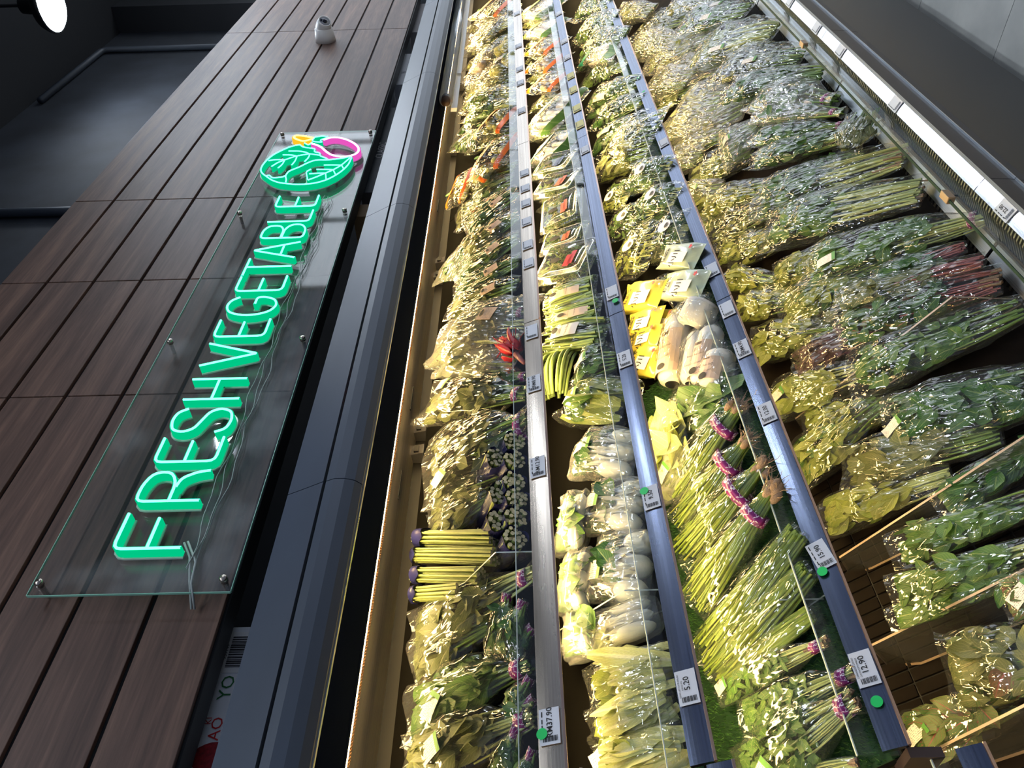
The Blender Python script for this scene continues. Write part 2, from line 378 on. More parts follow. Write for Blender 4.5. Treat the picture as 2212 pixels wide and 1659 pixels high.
# ------------------------------------------------------------------ store lamps
LAMPM = emit('lamp_diffuser', COOL, LAMP_STORE)
def high_bay(x, y, z, r, label):
    t = empty('pendant_lamp', Vector((x, y, z)), label, 'lamp')
    MB().lathe([(r*1.04,.0),(r*1.06,.02),(r*.9,.07),(r*.35,.13),(r*.30,.22),(.02,.24)], 32).build('lamp_housing', BLK, t, True)
    MB().lathe([(.001,-r*.30),(r*.45,-r*.27),(r*.8,-r*.15),(r*.98,.0)], 32).build('lamp_diffuser', LAMPM, t, True)
    MB().tube([(0,0,.23),(0,0,5.6-z)], .012, 6).build('hanging_rod', BLK, t)
    return t
def led_panel(x, y, z, lx, ly, st, label):
    t = empty('ceiling_light', Vector((x, y, z)), label, 'ceiling light', 'long ceiling lights over the aisle')
    MB().box(-lx/2-.015, lx/2+.015, -ly/2-.015, ly/2+.015, 0, .06).build('light_housing', BLK, t)
    MB().box(-lx/2, lx/2, -ly/2, ly/2, -.006, -.001).build('light_diffuser', emit('panel_diffuser', COOL, st), t)
    for s in (-1, 1): MB().tube([(s*lx*.4, 0, .06), (s*lx*.4, 0, 5.6-z)], .004, 5).build('hanging_wire', BLK, t)
    return t
high_bay(6.22, 1.5, 5.02, .19, 'round white pendant lamp hanging before the black wall')
high_bay(5.45, -2.4, 4.5, .24, 'round white pendant lamp hanging over the far aisle')
for x, y, st, lb in ((-.6,-.9,14,'added long black framed ceiling light near the aisle start'),(1.4,-.9,10,'added long black framed ceiling light midway along the aisle'),(6.4,.0,20,'long bright ceiling light toward the far aisle end'),(8.2,.0,24,'long bright ceiling light next to the added end glazing')):  # first two are unseen panels added to light the near wood
    led_panel(x, y, 4.5, 1.5, .30, st, lb)

# ------------------------------------------------------------------ room shell
fl = MB().box(-1.6, 9.5, -3.4, 2.3, -.06, -.008).build('floor', plain('grout', (.10,.10,.095), .8)); tag(fl, kind='structure')
tile_me = None
for i in range(-3, 12):
    for j in range(-5, 2):
        x0 = 2.63 + .6*(i-4); y0 = .35 + .6*j
        if x0 > 9.2 or y0 > 1.0: continue
        if tile_me is None:
            o = MB().box(.0015, .5985, .0015, .5985, -.0085, 0).build('floor_tile', FLOOR, fl); tile_me = o.data
        else: o = link(bpy.data.objects.new('floor_tile', tile_me), fl)
        o.location = (x0, y0, 0)
wb = MB().box(-1.6, 9.5, 2.3, 2.36, 0, 5.6).build('wall_back', BLACKWALL); tag(wb, kind='structure')
cl = MB().box(-1.6, 9.5, -3.4, 2.36, 5.6, 5.66).build('ceiling', CEIL); tag(cl, kind='structure')
# added unseen storefront glazing at the aisle end, glowing to brighten the far rails
wr = MB().box(9.5, 9.56, .9, 2.36, 0, 5.6).box(9.5, 9.56, -3.4, .9, 4.9, 5.6).build('wall_right', BLACKWALL); tag(wr, kind='structure')
wn = MB().box(9.53, 9.54, -3.4, .9, .0, 4.9).build('added_glow_window', emit('added_daylight_glow', (.80,.89,1.0), ADDED_DAYLIGHT)); tag(wn, kind='structure')
for y in (-3.4, -2.3, -1.2, -.1, .86): MB().box(9.48, 9.56, y, y+.05, 0, 4.9).build('added_window_frame', BLK, wn)
for z in (0, 2.3, 4.85): MB().box(9.48, 9.56, -3.4, .9, z, z+.05).build('added_window_frame', BLK, wn)
# conduits on the black wall above the fascia
CONDUIT = plain('painted_conduit', (.05,.06,.075), .45)
tag(MB().tube([(7.71,2.27,3.6),(7.71,2.27,5.47),(7.66,2.27,5.51),(6.4,2.27,5.51)], .028, 10).build('conduit', CONDUIT, None, True), 'dark painted conduit bent along the black wall beneath the ceiling', 'conduit')
tag(MB().tube([(4.43,2.27,3.6),(4.43,2.27,5.6)], .030, 10).build('conduit', CONDUIT, None, True), 'straight dark painted conduit rising up the black wall', 'conduit')
tag(MB().box(8.35, 8.75, 2.05, 2.3, 3.3, 5.6).build('wall_pier', plain('pier_black', (.010,.011,.014), .8), None), 'dark square pier standing against the black wall', 'pier')

# ------------------------------------------------------------------ wood fascia
WY = 1.45
fa = MB().box(-.5, 8.6, WY+.012, WY+.07, 2.252, 3.42).build('wall_fascia', GROOVE); tag(fa, kind='structure')
seams = [-.5, 1.685, 2.30, 2.915, 5.20, 8.6]
rows = [2.252 + (3.42-2.252)*k/7 for k in range(8)]
for a, b in zip(seams[:-1], seams[1:]):
    me = None
    for k in range(7):
        hh = rows[k+1]-rows[k]
        g0 = .006
        if me is None:
            o = MB().box(.0025, b-a-.0025, 0, .0125, g0, hh-g0).build('plank', WOOD, fa, bevel=.0015); me = o.data
        else:
            o = link(bpy.data.objects.new('plank', me), fa); m = o.modifiers.new('bevel', 'BEVEL'); m.width = .0015; m.segments = 2
        o.location = (a, WY, rows[k])

# ------------------------------------------------------------------ the refrigerated display
FX0, FX1 = -.65, 7.35
JX = [.497, 1.65, 2.79, 3.93, 5.07, 6.21, 7.35]
FR = empty('refrigerated_display', Vector((3.0, 1.3, 0)), 'long black open refrigerated display case with four tiers of vegetables', 'refrigerator')
FR.matrix_world = Matrix.Identity(4)
# back wall panels, top, canopy
for a, b in zip([FX0]+JX[:-1], JX):
    MB().box(a+.001, b-.001, 1.70, 1.74, .30, 1.98).build('back_panel', plain('back_panel_%d' % int(b*10), (.008,.007,.006), .7, spec=.15), FR)
MB().box(FX0, FX1, 1.12, 1.75, 2.0, 2.0435).build('top_panel', BLK, FR)
CJ = [FX0, .98, 2.07, 3.2, 4.35, 5.5, 7.35]
for a, b in zip(CJ[:-1], CJ[1:]):
    MB().extr([(1.105,2.046),(1.070,1.972),(1.082,1.968),(1.115,2.040)], a+.001, b-.001).build('canopy_strip', NAVY, FR)
    prof = [(1.069,1.966),(1.062,1.950),(1.062,1.930),(1.068,1.912),(1.080,1.900),(1.092,1.9005),(1.085,1.918),(1.08,1.955)]
    MB().extr(prof, a+.001, b-.001).build('canopy_front', NAVY, FR)
MB().extr([(1.092,1.8985),(1.100,1.8985),(1.100,1.906),(1.092,1.906)], FX0, FX1).build('canopy_lip', GALV, FR)
MB().extr([(1.10,1.925),(1.325,1.912),(1.325,1.932),(1.10,1.938)], FX0, FX1).build('canopy_underside', UNDER, FR)
# light lip, honeycomb air outlet, liner
MB().extr([(1.325,1.908),(1.330,1.908),(1.330,1.985),(1.325,1.985)], FX0, FX1).build('light_lip', BLK, FR)
hc = MB().box(FX0, FX1, 1.362, 1.404, 1.9205, 1.928).build('air_outlet', COPPER, FR)
# honeycomb ribs (too many to pick apart: one part)
V = []; F4 = []
for i in range(2300):
    x = FX0 + .05 + i*.0034
    if x > FX1: break
    for k in range(4):
        y = 1.363 + .010*k + (.004 if i % 2 else 0); n = len(V)
        V += [(x,y,1.9170),(x+.0022,y,1.9170),(x+.0022,y+.0055,1.9170),(x,y+.0055,1.9170),(x,y,1.9206),(x+.0022,y,1.9206),(x+.0022,y+.0055,1.9206),(x,y+.0055,1.9206)]
        F4 += [(n,n+1,n+2,n+3),(n,n+4,n+5,n+1),(n+2,n+6,n+7,n+3),(n+1,n+5,n+6,n+2),(n,n+3,n+7,n+4)]
part('honeycomb', mesh_np('honeycomb', V, F4, mats=[plain('honeycomb_copper', (.62,.36,.20), .35, .6)]), FR, kind='stuff')
for a, b in zip([FX0]+JX[:-1], JX):
    MB().extr([(1.404,1.920),(1.54,1.918),(1.625,1.912),(1.625,1.955),(1.404,1.94)], a+.001, b-.001).build('canopy_liner', GOLD, FR)
MB().box(FX0, FX1, 1.62, 1.70, 1.80, 1.945).build('duct_cover', BLK, FR)
for x in (.52, 1.565, 1.655, 2.50, 2.60, 3.66, 4.55):
    b_ = MB().extr([(1.575,1.878),(1.62,1.878),(1.62,1.922),(1.585,1.922)], x-.018, x+.018).build('bracket', plain('bracket_grey', (.25,.24,.25), .35, .6), FR, bevel=.002)
    MB().box(x-.012, x+.012, 1.574, 1.582, 1.893, 1.907).build('bracket_slot', BLK, b_)
for x in (1.70, 1.36, 2.9): MB().box(x-.05, x+.05, 1.50, 1.506, 1.9165, 1.9215).build('vent_slot', BLK, FR)
# canopy LED tube, hidden behind the lip
MB().box(.0, 7.2, 1.336, 1.356, 1.912, 1.922).build('led_tube', emit('led_canopy', WARM, LED_CANOPY), FR)
# roller blind in clear cassette
bl = empty('roller_blind', Vector((4.7, 1.1, 1.9)), 'clear rolled up night blind with white bottom bar under the canopy', 'blind'); bl.matrix_world = Matrix.Identity(4)
MB().tube([(3.30,1.215,1.885),(5.6,1.215,1.885)], .030, 16).build('roll', clear('blind_film', (.85,.9,.95), base=.15, rough=.15, haze=.25), bl, True)
MB().tube([(3.28,1.215,1.885),(3.33,1.215,1.885)], .020, 16).build('end_cap', plain('cap_brown', (.16,.10,.07), .5), bl, True)
MB().extr([(1.245,1.838),(1.262,1.842),(1.262,1.868),(1.245,1.864)], 3.29, 5.6).build('bottom_bar', WHITE, bl)
MB().box(3.70, 3.74, 1.237, 1.246, 1.838, 1.858).build('pull_clip', WHITE, bl)

# shelves: module by module
def rail_prof(lo, up, t=.008, lip=.006):
    ly, lz = lo; uy, uz = up; h = math.hypot(uy-ly, uz-lz); ty, tz = (uy-ly)/h, (uz-lz)/h; ny, nz = -tz, ty
    P = []
    for k in range(7):
        s = k/6.; bul = .0007*math.sin(PI*s)
        P.append((ly+ty*h*s+ny*bul, lz+tz*h*s+nz*bul))
    P += [(uy-ny*t, uz-nz*t), (ly-ny*t, lz-nz*t)]
    return P
RAILS = {1: ((1.190,1.544),(1.205,1.583)), 2: ((1.170,1.324),(1.187,1.358)), 3: ((1.130,1.051),(1.150,1.0825))}
BEDS = {1: (1.215,1.558,1.40,1.52,1.300), 2: (1.198,1.328,1.60,1.45,1.285), 3: (1.165,1.044,.70,1.56,1.180)}   # ledge start, height, slope, back, slope start
def bed_z(k, y):
    y0, z0, sl, y1, ys = BEDS[k]; return z0 + max(0., y-ys)*sl
def make_shelf(k, a, b, dz=0, dy=0):
    (ly,lz),(uy,uz) = RAILS[k]; y0, z0, sl, y1, ys = BEDS[k]
    lz += dz; uz += dz; z0 += dz; ly += dy; uy += dy; y0 += dy
    zb = z0+sl*(y1-ys)
    sh = MB().extr([(y0,z0),(ys,z0),(y1,zb),(y1+.006,zb-.006),(ys+.003,z0-.006),(y0,z0-.006)], a+.002, b-.002).build('shelf', BED, FR)
    MB().extr(rail_prof((ly,lz),(uy,uz)), a+.0015, b-.0015).build('price_rail', STEEL if k == 1 else RAILBLUE, sh)
    MB().extr([(ly-.003,lz-.004),(ly+.006,lz-.005),(ly+.006,lz),(ly-.003,lz+.0005)], a+.0015, b-.0015).build('rail_edge', COPPER, sh)
    MB().extr([(uy+.016,uz-.035),(uy+.020,uz-.035),(uy+.020,uz+.030),(uy+.016,uz+.030)], a+.004, b-.004).build('acrylic_riser', PLASTIC_CLEAR, sh)
    MB().extr([(uy+.0158,uz+.030),(uy+.0202,uz+.030),(uy+.0202,uz+.0318),(uy+.0158,uz+.0318)], a+.004, b-.004).build('riser_edge', ACR_EDGE, sh)
    if k > 1 or True:
        zt = z0 - .009 if k < 3 else z0 + .03
        MB().box(a+.03, b-.03, 1.262, 1.278, zt-.006, zt).build('led_tube', emit('led_shelf_%d' % k, WARM, LED_SHELF if k < 4 else 0), sh)
        MB().box(a+.02, b-.02, 1.258, 1.282, zt+.0005, zt+.006).build('led_holder', BLK, sh)
    for x in (a+.012, b-.012):
        s2 = sl
        MB().extr([(y0+.03,z0-.007),(ys+.004,z0-.007),(y1,zb-.012),(y1+.10,zb-.012),(y1+.10,zb-.15),(y1,zb-.15)], x-.0015, x+.0015).build('shelf_bracket', BLK, sh)
    # grass mat strip: base and blades
    w = .36 if k == 3 and a < 1.0 else .07
    zf = lambda yy: z0+.002+np.maximum(0, yy-ys)*sl
    prof_ = [(y0+.022,float(zf(y0+.022))),(ys,float(zf(ys))),(y0+w,float(zf(y0+w))),(y0+w,float(zf(y0+w))+.004),(ys,float(zf(ys))+.004),(y0+.022,float(zf(y0+.022))+.004)] if y0+w > ys else [(y0+.022,z0+.002),(y0+w,z0+.002),(y0+w,z0+.006),(y0+.022,z0+.006)]
    MB().extr(prof_, a+.006, b-.006).build('grass_mat', GRASSBASE, sh)
    if a < 3.5:
        n = int((b-a)*(9000 if w < .1 else 22000))
        P = np.stack([RNG.uniform(a+.006, b-.006, n), RNG.uniform(.024, w, n), np.zeros(n)], 1)
        P[:,1] += y0; P[:,2] = zf(P[:,1])+.004
        ang = RNG.uniform(0, 2*PI, n); hh = RNG.uniform(.005, .011, n)
        dx = np.stack([np.cos(ang), np.sin(ang), np.zeros(n)], 1)*.0011
        tip = P + np.stack([RNG.normal(0,.003,n), RNG.normal(-.001,.003,n), hh], 1)
        VV = np.concatenate([P-dx, P+dx, tip]); F3 = np.stack([np.arange(n), np.arange(n)+n, np.arange(n)+2*n], 1)
        uv = np.tile([[.2,.5]], (3*n,1))
        part('grass_blades', mesh_np('grass_blades', VV, None, F3, [GRASSM], uv), sh, kind='stuff')
    return sh
for k in (1, 2, 3):
    for a, b in zip(JX[:-1], JX[1:]):
        make_shelf(k, a, b)
    make_shelf(k, FX0, JX[0]-.004, -.095 if k == 3 else -.02, -.02)
# rubble of crumbs, end bracket of tier three
MB().box(.485, .5, 1.14, 1.20, 1.0, 1.05).build('rail_end_block', plain('end_block', (.05,.03,.03), .5), FR)

# lower well
for a, b in zip([FX0]+JX[:-1], JX):
    fp = MB().extr([(.836,.398),(.831,.405),(.824,.455),(.822,.500),(.835,.500),(.845,.40)], a+.001, b-.001).build('front_band', BODY, FR)
    MB().extr([(.8285,.4385),(.8205,.4395),(.8205,.4415),(.8285,.4425)], a+.001, b-.001).build('trim_line', GALV, fp)
    lp = MB().extr([(.842,.394),(.850,.396),(.935,.090),(.925,.086)], a+.0008, b-.0008).build('lower_panel', BODY, FR)
    rl = MB().extr(rail_prof((.822,.513),(.852,.526)), a+.0015, b-.0015).build('price_rail', brushed('bumper_rail_%d' % int(10*b), (.72,.75,.80), .22), FR)
    MB().extr([(.822,.500),(.835,.500),(.838,.512),(.822,.512)], a, b).build('bumper_edge', GALV, FR)
kp = MB().extr([(.945,0),(.925,.086),(.945,.09),(.965,.0)], FX0, FX1).build('kick_plate', BLK, FR)
sl_me = None
for i in range(300):
    x = .9 + i*.022
    if x > 7.2: break
    if sl_me is None:
        o = MB().extr([(.9395,.012),(.9255,.072),(.9225,.072),(.9365,.012)], 0, .011).build('kick_slat', plain('slat_black', (.07,.07,.085), .4), kp); sl_me = o.data
    else: o = link(bpy.data.objects.new('kick_slat', sl_me), kp)
    o.location.x = x
# front glass with dark green edge and metal clips
for a, b in zip([FX0]+JX[:-1], JX):
    gl = MB().extr([(.863,.50),(.869,.50),(.869,.586),(.863,.586)], a+.004, b-.004).build('front_glass', GLASS_GREEN, FR)
    MB().extr([(.8628,.586),(.8692,.586),(.8692,.5885),(.8628,.5885)], a+.004, b-.004).build('glass_edge', GLASS_EDGE, gl)
    MB().box(b-.02, b+.02, .857, .875, .574, .592).build('glass_clip', plain('clip_bronze_%d' % int(10*b), (.26,.19,.13), .4, .4), gl, bevel=.0015)
# return air grille: ribs
gb = MB().extr([(.872,.44),(.99,.405),(.99,.395),(.872,.43)], FX0, FX1).build('air_grille', plain('grille_dark', (.05,.055,.06), .5, .3), FR)
rm = None
for i in range(300):
    x = 1.25 + i*.0135
    if x > 5.3: break
    if rm is None:
        o = MB().extr([(.876,.440),(.930,.438),(.985,.408),(.985,.414),(.930,.4465),(.876,.4475)], 0, .0055).build('grille_rib', plain('grille_rib_metal', (.22,.24,.27), .35, .6), gb); rm = o.data
    else: o = link(bpy.data.objects.new('grille_rib', rm), gb)
    o.location.x = x
for a, b in zip([FX0]+JX[:-1], JX):
    MB().extr([(.995,.412),(1.036,.424),(1.036,.430),(.995,.418)], a+.006, b-.006).build('front_strip', GALV, FR)
# sloping black deck, raised pads
D4 = lambda y: max(.392, .371 + 1.0*(y-1.04))
dk = MB().extr([(1.04,.380),(1.061,.380),(1.60,D4(1.60)-.012),(1.60,.35),(1.04,.34)], FX0, FX1).build('deck', GROOVE, FR)
pm = None; ang = math.atan(1.0)
PADM = plain('deck_pad_black', (.012,.009,.0075), .7, spec=.08, noise=20., nscale=(1,1,1), var=.3)
for i in range(30):
    for j in range(10):
        y = 1.063 + j*.0535
        if pm is None:
            o = MB().box(.0025,.0265,.003,.075,-.004,.004).build('deck_pad', PADM, dk, bevel=.0012); pm = o.data
        else: o = link(bpy.data.objects.new('deck_pad', pm), dk)
        o.location = (.46+i*.0292, y, D4(y)-.010); o.rotation_euler.x = ang
MB().extr([(1.062,D4(1.062)-.0115),(1.59,D4(1.59)-.0115),(1.59,D4(1.59)-.006),(1.062,D4(1.062)-.006)], 1.35, FX1).build('deck_mat', PADM, dk)
# deck front fingers
fm = None
for i in range(200):
    x = 1.3 + .02*i
    if fm is None:
        o = MB().box(0,.011,1.036,1.050,.408,.428).build('deck_tooth', BLK, dk); fm = o.data
    else: o = link(bpy.data.objects.new('deck_tooth', fm), dk)
    o.location.x = x
# side plates of the well
MB().box(FX0, FX1, .835, .87, .09, .50).build('front_wall', BLK, FR)
MB().box(FX0, FX1, .93, 1.74, .05, .30).build('base', BLK, FR)
# acrylic dividers standing in the well
def divider(x, y0, y1, h0, h1, lean, label):
    t = empty('acrylic_divider', Vector((x, y0, D4(y0))), label, 'divider'); t.matrix_world = Matrix.Identity(4)
    A = (x-lean, y0, D4(y0)); B = (x-lean, y1, D4(y1)); Cc = (x, y1, D4(y1)+h1); Dd = (x, y0, D4(y0)+h0)
    E = (x-lean*.35, y1+.055, D4(y1)+h1*.45)
    w = .0025
    Vv = []
    for s in (-w, w): Vv += [(p[0]+s, p[1], p[2]) for p in (A, B, E, Cc, Dd)]
    MB().add(Vv, [(0,1,2,3,4),(9,8,7,6,5)]).build('panel', DIVID, t)
    MB().add(Vv, [(0,5,6,1),(1,6,7,2),(2,7,8,3),(3,8,9,4),(4,9,5,0)]).build('panel_edge', DIV_EDGE, t)
divider(1.08, 1.05, 1.475, .18, .065, .03, 'smoked acrylic divider with tan edge standing beside an empty stretch of black deck')
divider(.85, 1.17, 1.466, .14, .09, .04, 'smoked acrylic divider with tan edge below the 12.90 price tag')
divider(.62, 1.22, 1.50, .19, .075, .02, 'smoked acrylic divider with tan edge beside the red leaf lettuce')
divider(1.52, 1.06, 1.45, .17, .07, .02, 'smoked acrylic divider with tan edge between bags of dark greens')
def shelf_divider(k, x, y0, y1, h, label):
    Z = lambda y: bed_z(k, y)+.001
    t = empty('acrylic_divider', Vector((x, y0, 1)), label, 'divider'); t.matrix_world = Matrix.Identity(4)
    w = .0015; Vv = []
    for s in (-w, w): Vv += [(x+s, y, z) for y, z in ((y0,Z(y0)),(BEDS[k][4],Z(y0)),(y1,Z(y1)),(y1,Z(y1)+h*.6),(y0,Z(y0)+h))]
    MB().add(Vv, [(0,1,2,3,4),(9,8,7,6,5)]).build('panel', PLASTIC_CLEAR, t)
    MB().add(Vv, [(0,5,6,1),(1,6,7,2),(2,7,8,3),(3,8,9,4),(4,9,5,0)]).build('panel_edge', ACR_EDGE, t)
shelf_divider(3, 1.30, 1.20, 1.40, .085, 'clear acrylic divider on grass mat beside brown onion roots')
shelf_divider(3, .79, 1.20, 1.42, .085, 'clear acrylic divider on grass mat between chives and banded coriander')
shelf_divider(2, .83, 1.22, 1.42, .085, 'clear acrylic divider beside the white pak choy bags')
shelf_divider(1, .93, 1.23, 1.42, .095, 'clear acrylic divider beside the navy wrapped asparagus')

# boxes stored on top of the display, glimpsed under the fascia
def carton(x0, x1, y0, h, mat, label, deco=None):
    t = empty('carton', Vector(((x0+x1)/2, y0, 2.044)), label, 'box'); t.matrix_world = Matrix.Identity(4)
    MB().box(x0, x1, y0, y0+.16, 2.044, 2.0445+h).build('body', mat, t, bevel=.002)
    MB().box(x0+.005, x1-.005, y0+.07, y0+.08, 2.044+h, 2.044+h+.001).build('flap_seam', BLK, t)
    if deco: deco(t, y0)
    return t
def d_straw(t, y0):
    M = Matrix.Translation((.690, y0-.001, 2.243)) @ Matrix.Rotation(PI/2, 4, 'X')
    sv = [(.030*math.cos(a)*(1-.25*math.sin(a)), .038*math.sin(a), 0) for a in np.linspace(0, 2*PI, 20)[:-1]]
    MB().add([tuple(M @ Vector(p)) for p in sv], [tuple(range(len(sv)))]).build('strawberry_print', STRAW, t)
    sv = []
    for k in range(10):
        r = .022 if k % 2 else .007; sv.append((-.02+r*math.cos(k*PI/5)*.5, -.03+r*math.sin(k*PI/5), .0005))
    MB().add([tuple(M @ Vector(p)) for p in sv], [tuple(range(10))]).build('berry_leaf_print', GREENPRINT, t)
    o = part('lettering', text_mesh('KI', .018, REDINK), t); o.matrix_world = Matrix.Translation((.765, y0-.001, 2.262)) @ Matrix.Rotation(PI/2, 4, 'X')
    o = part('lettering', text_mesh('AO', .034, REDINK), t); o.matrix_world = Matrix.Translation((.748, y0-.001, 2.242)) @ Matrix.Rotation(PI/2, 4, 'X')
    o = part('lettering', text_mesh('YO', .040, plain('green_ink', (.02,.16,.04), .5)), t); o.matrix_world = Matrix.Translation((.838, y0-.001, 2.244)) @ Matrix.Rotation(PI/2, 4, 'X')
    bm = MB(); x = .885
    rnd = random.Random(3)
    bm2 = MB().box(.872, .972, y0-.0008, y0-.0002, 2.18, 2.278)
    bm2.build('barcode_field', WHITE, t)
    while x < .96:
        w = rnd.choice((.0012,.002,.003)); bm.box(x, x+w, y0-.0016, y0-.001, 2.19, 2.262); x += w + rnd.choice((.0015,.0025))
    bm.build('barcode', INK, t)
    o = part('lettering', text_mesh('955144', .012, INK), t); o.matrix_world = Matrix.Translation((.922, y0-.0012, 2.269)) @ Matrix.Rotation(PI/2, 4, 'X')
carton(.52, .985, 1.56, .245, CARTON, 'white printed strawberry carton with barcode on top of the display', d_straw)
def d_cl(t, y0):
    o = part('lettering', text_mesh('CLASSIC', .05, WHITE), t); o.matrix_world = Matrix.Translation((3.60, y0-.001, 2.245)) @ Matrix.Rotation(PI/2, 4, 'X')
carton(3.15, 4.15, 1.56, .24, CARTON_G, 'dark grey lettered carton on top of the display', d_cl)
carton(2.93, 3.04, 1.56, .24, CARTON_B, 'brown carton standing alone on top of the display')
carton(4.5, 5.05, 1.56, .24, CARTON, 'white carton with grey print on top of the display', lambda t, y0: setattr(part('lettering', text_mesh('16', .04, INK), t), 'matrix_world', Matrix.Translation((4.70, y0-.001, 2.245)) @ Matrix.Rotation(PI/2, 4, 'X')))
carton(5.5, 6.2, 1.56, .24, plain('pale_carton', (.4,.36,.36), .5), 'pale carton at the far end of the display top')

# ------------------------------------------------------------------ neon sign
SY = 1.41                               # acrylic board front
LY = 1.372                              # front of the tubes
SG = empty('neon_sign', Vector((2.2, SY, 2.3)), 'clear acrylic board with green neon letters FRESH VEGETABLE and a glowing vegetable emblem', 'sign'); SG.matrix_world = Matrix.Identity(4)
MB().box(.978, 3.475, SY, SY+.006, 2.236, 2.680).build('board', BOARD, SG)
for bx in ((.9765,.978,2.236,2.68),(3.475,3.4765,2.236,2.68),(.978,3.475,2.2345,2.236),(.978,3.475,2.68,2.6815)):
    MB().box(bx[0], bx[1], SY, SY+.006, bx[2], bx[3]).build('board_edge', plain('edge_glow_tint_%d' % int(bx[0]*100+bx[2]*1000), (.30,.62,.48), .25), SG)  # neon light piped to the board edges is put into this green
for x in (1.005, 1.875, 2.69, 3.445):
    for z in (2.256, 2.662):
        MB().lathe([(.009,0),(.009,.012),(.006,.014)], 12, Matrix.Translation((x, SY, z)) @ Matrix.Rotation(PI/2, 4, 'X')).build('standoff_bolt', STEEL, SG, True)
        MB().tube([(x,SY+.006,z),(x,WY-.0005,z)], .006, 8).build('standoff', STEEL, SG)
def neon_mats(nm, core, side, body):
    return emit('neon_core_'+nm, core, NEON), emit('neon_side_'+nm, side, 1.0), None
NG = (emit('neon_core_green', (.055,1.0,.40), NEON*1.0), emit('neon_glow_green', (.0,.60,.25), .42))
NP = (emit('neon_core_pink', (1.0,.30,.80), NEON), emit('neon_glow_pink', (.85,.10,.55), .42))
NYL = (emit('neon_core_yellow', (1.0,.62,.06), NEON), emit('neon_glow_yellow', (.9,.45,.02), .55))
def smooth_line(pts, corner=.016, closed=False):
    """round the corners of a polyline"""
    if closed: pts = pts + [pts[0]]
    P = [np.array(p, float) for p in pts]; out = [P[0]]
    for i in range(1, len(P)-1):
        a, b, c = P[i-1], P[i], P[i+1]; la = np.linalg.norm(b-a); lc = np.linalg.norm(c-b); r = min(corner, la*.45, lc*.45)
        p0 = b+(a-b)/la*r; p1 = b+(c-b)/lc*r
        for t in (0, .33, .67, 1): out.append((1-t)**2*p0 + 2*t*(1-t)*b + t*t*p1)
    out.append(P[-1]); return out
def neon(name, strokes, mats, parent, w=.0060, corner=.016, depth=.026):
    """silicone strip: glowing front bead on a translucent body and an acrylic backing strip"""
    grp = None
    core = MB(); body = MB(); back = MB()
    for st in strokes:
        P = smooth_line(st, corner); n = len(P)
        V1 = []; V2 = []; V3 = []
        for i in range(n):
            t = P[min(i+1,n-1)]-P[max(i-1,0)]; t = t/(np.linalg.norm(t)+1e-9); s = np.array((-t[1], t[0]))
            x, z = P[i]
            sec = [(-.56,.004),(-.5,.0),(-.25,-.0015),(.25,-.0015),(.5,.0),(.56,.004)]
            V1 += [(x+s[0]*w*a, LY+d, z+s[1]*w*a) for a, d in sec]
            V2 += [(x+s[0]*w*a, LY+d, z+s[1]*w*a) for a, d in ((-1.0,.002),(-1.0,depth),(1.0,depth),(1.0,.002))]
            V3 += [(x+s[0]*w*a, LY+d, z+s[1]*w*a) for a, d in ((-1.7,depth),(-1.7,depth+.004),(1.7,depth+.004),(1.7,depth))]
        k = 6; core.add(V1, [(i*k+j, i*k+j+1, (i+1)*k+j+1, (i+1)*k+j) for i in range(n-1) for j in range(k-1)])
        for mbx, VV in ((body, V2), (back, V3)):
            mbx.add(VV, [(i*4+j, i*4+(j+1)%4, (i+1)*4+(j+1)%4, (i+1)*4+j) for i in range(n-1) for j in range(4)] + [(0,1,2,3),(n*4-1,n*4-2,n*4-3,n*4-4)])
    o = core.build(name, mats[0], parent, True)
    body.build('tube_body', mats[1], o)
    back.build('backing', ACR_EDGE, o)
    return o
GL = {
 'F': (.72, [[(0,0),(0,1),(1,1)], [(0,.5),(.85,.5)]]),
 'R': (.72, [[(0,0),(0,1),(.55,1),(.95,.9),(.98,.62),(.6,.48),(0,.48)], [(.45,.46),(.75,.42),(.95,.2),(1,0)]]),
 'E': (.72, [[(1,1),(0,1),(0,0),(1,0)], [(0,.5),(.85,.5)]]),
 'S': (.75, [[(1,.82),(.85,.98),(.5,1.02),(.12,.95),(.02,.75),(.15,.58),(.5,.5),(.85,.42),(.99,.25),(.88,.05),(.5,-.02),(.12,.03),(0,.2)]]),
 'H': (.8, [[(0,0),(0,1)], [(1,0),(1,1)], [(0,.5),(1,.5)]]),
 'V': (.8, [[(0,1),(.5,0),(1,1)]]),
 'G': (.8, [[(1,.82),(.82,.98),(.5,1.02),(.18,.92),(.0,.65),(.0,.35),(.18,.08),(.5,-.02),(.85,.06),(1,.3),(.97,.45),(.6,.45)]]),
 'T': (.8, [[(0,1),(1,1)], [(.5,1),(.5,0)]]),
 'A': (.8, [[(0,0),(.5,1),(1,0)], [(.2,.35),(.8,.35)]]),
 'B': (.75, [[(0,.5),(0,1),(.6,1),(.92,.9),(.92,.62),(.6,.52),(0,.52)], [(0,.5),(.65,.5),(1,.38),(1,.12),(.65,0),(0,0),(0,.52)]]),
 'L': (.7, [[(0,1),(0,0),(1,0)]]),
}
for ch, xa, xb in [('F',1.070,1.172),('R',1.208,1.304),('E',1.336,1.421),('S',1.440,1.532),('H',1.570,1.655),('V',1.716,1.820),('E',1.853,1.938),('G',1.962,2.062),('E',2.098,2.183),('T',2.190,2.298),('A',2.300,2.405),('B',2.436,2.532),('L',2.556,2.641),('E',2.673,2.760)]:
    z0, z1 = 2.362, 2.515
    o = neon('neon_letter', [[(xa+(xb-xa)*px, z0+(z1-z0)*pz) for px, pz in s] for s in GL[ch][1]], NG, SG, .0060, corner=.020 if ch not in 'VA' else .006)
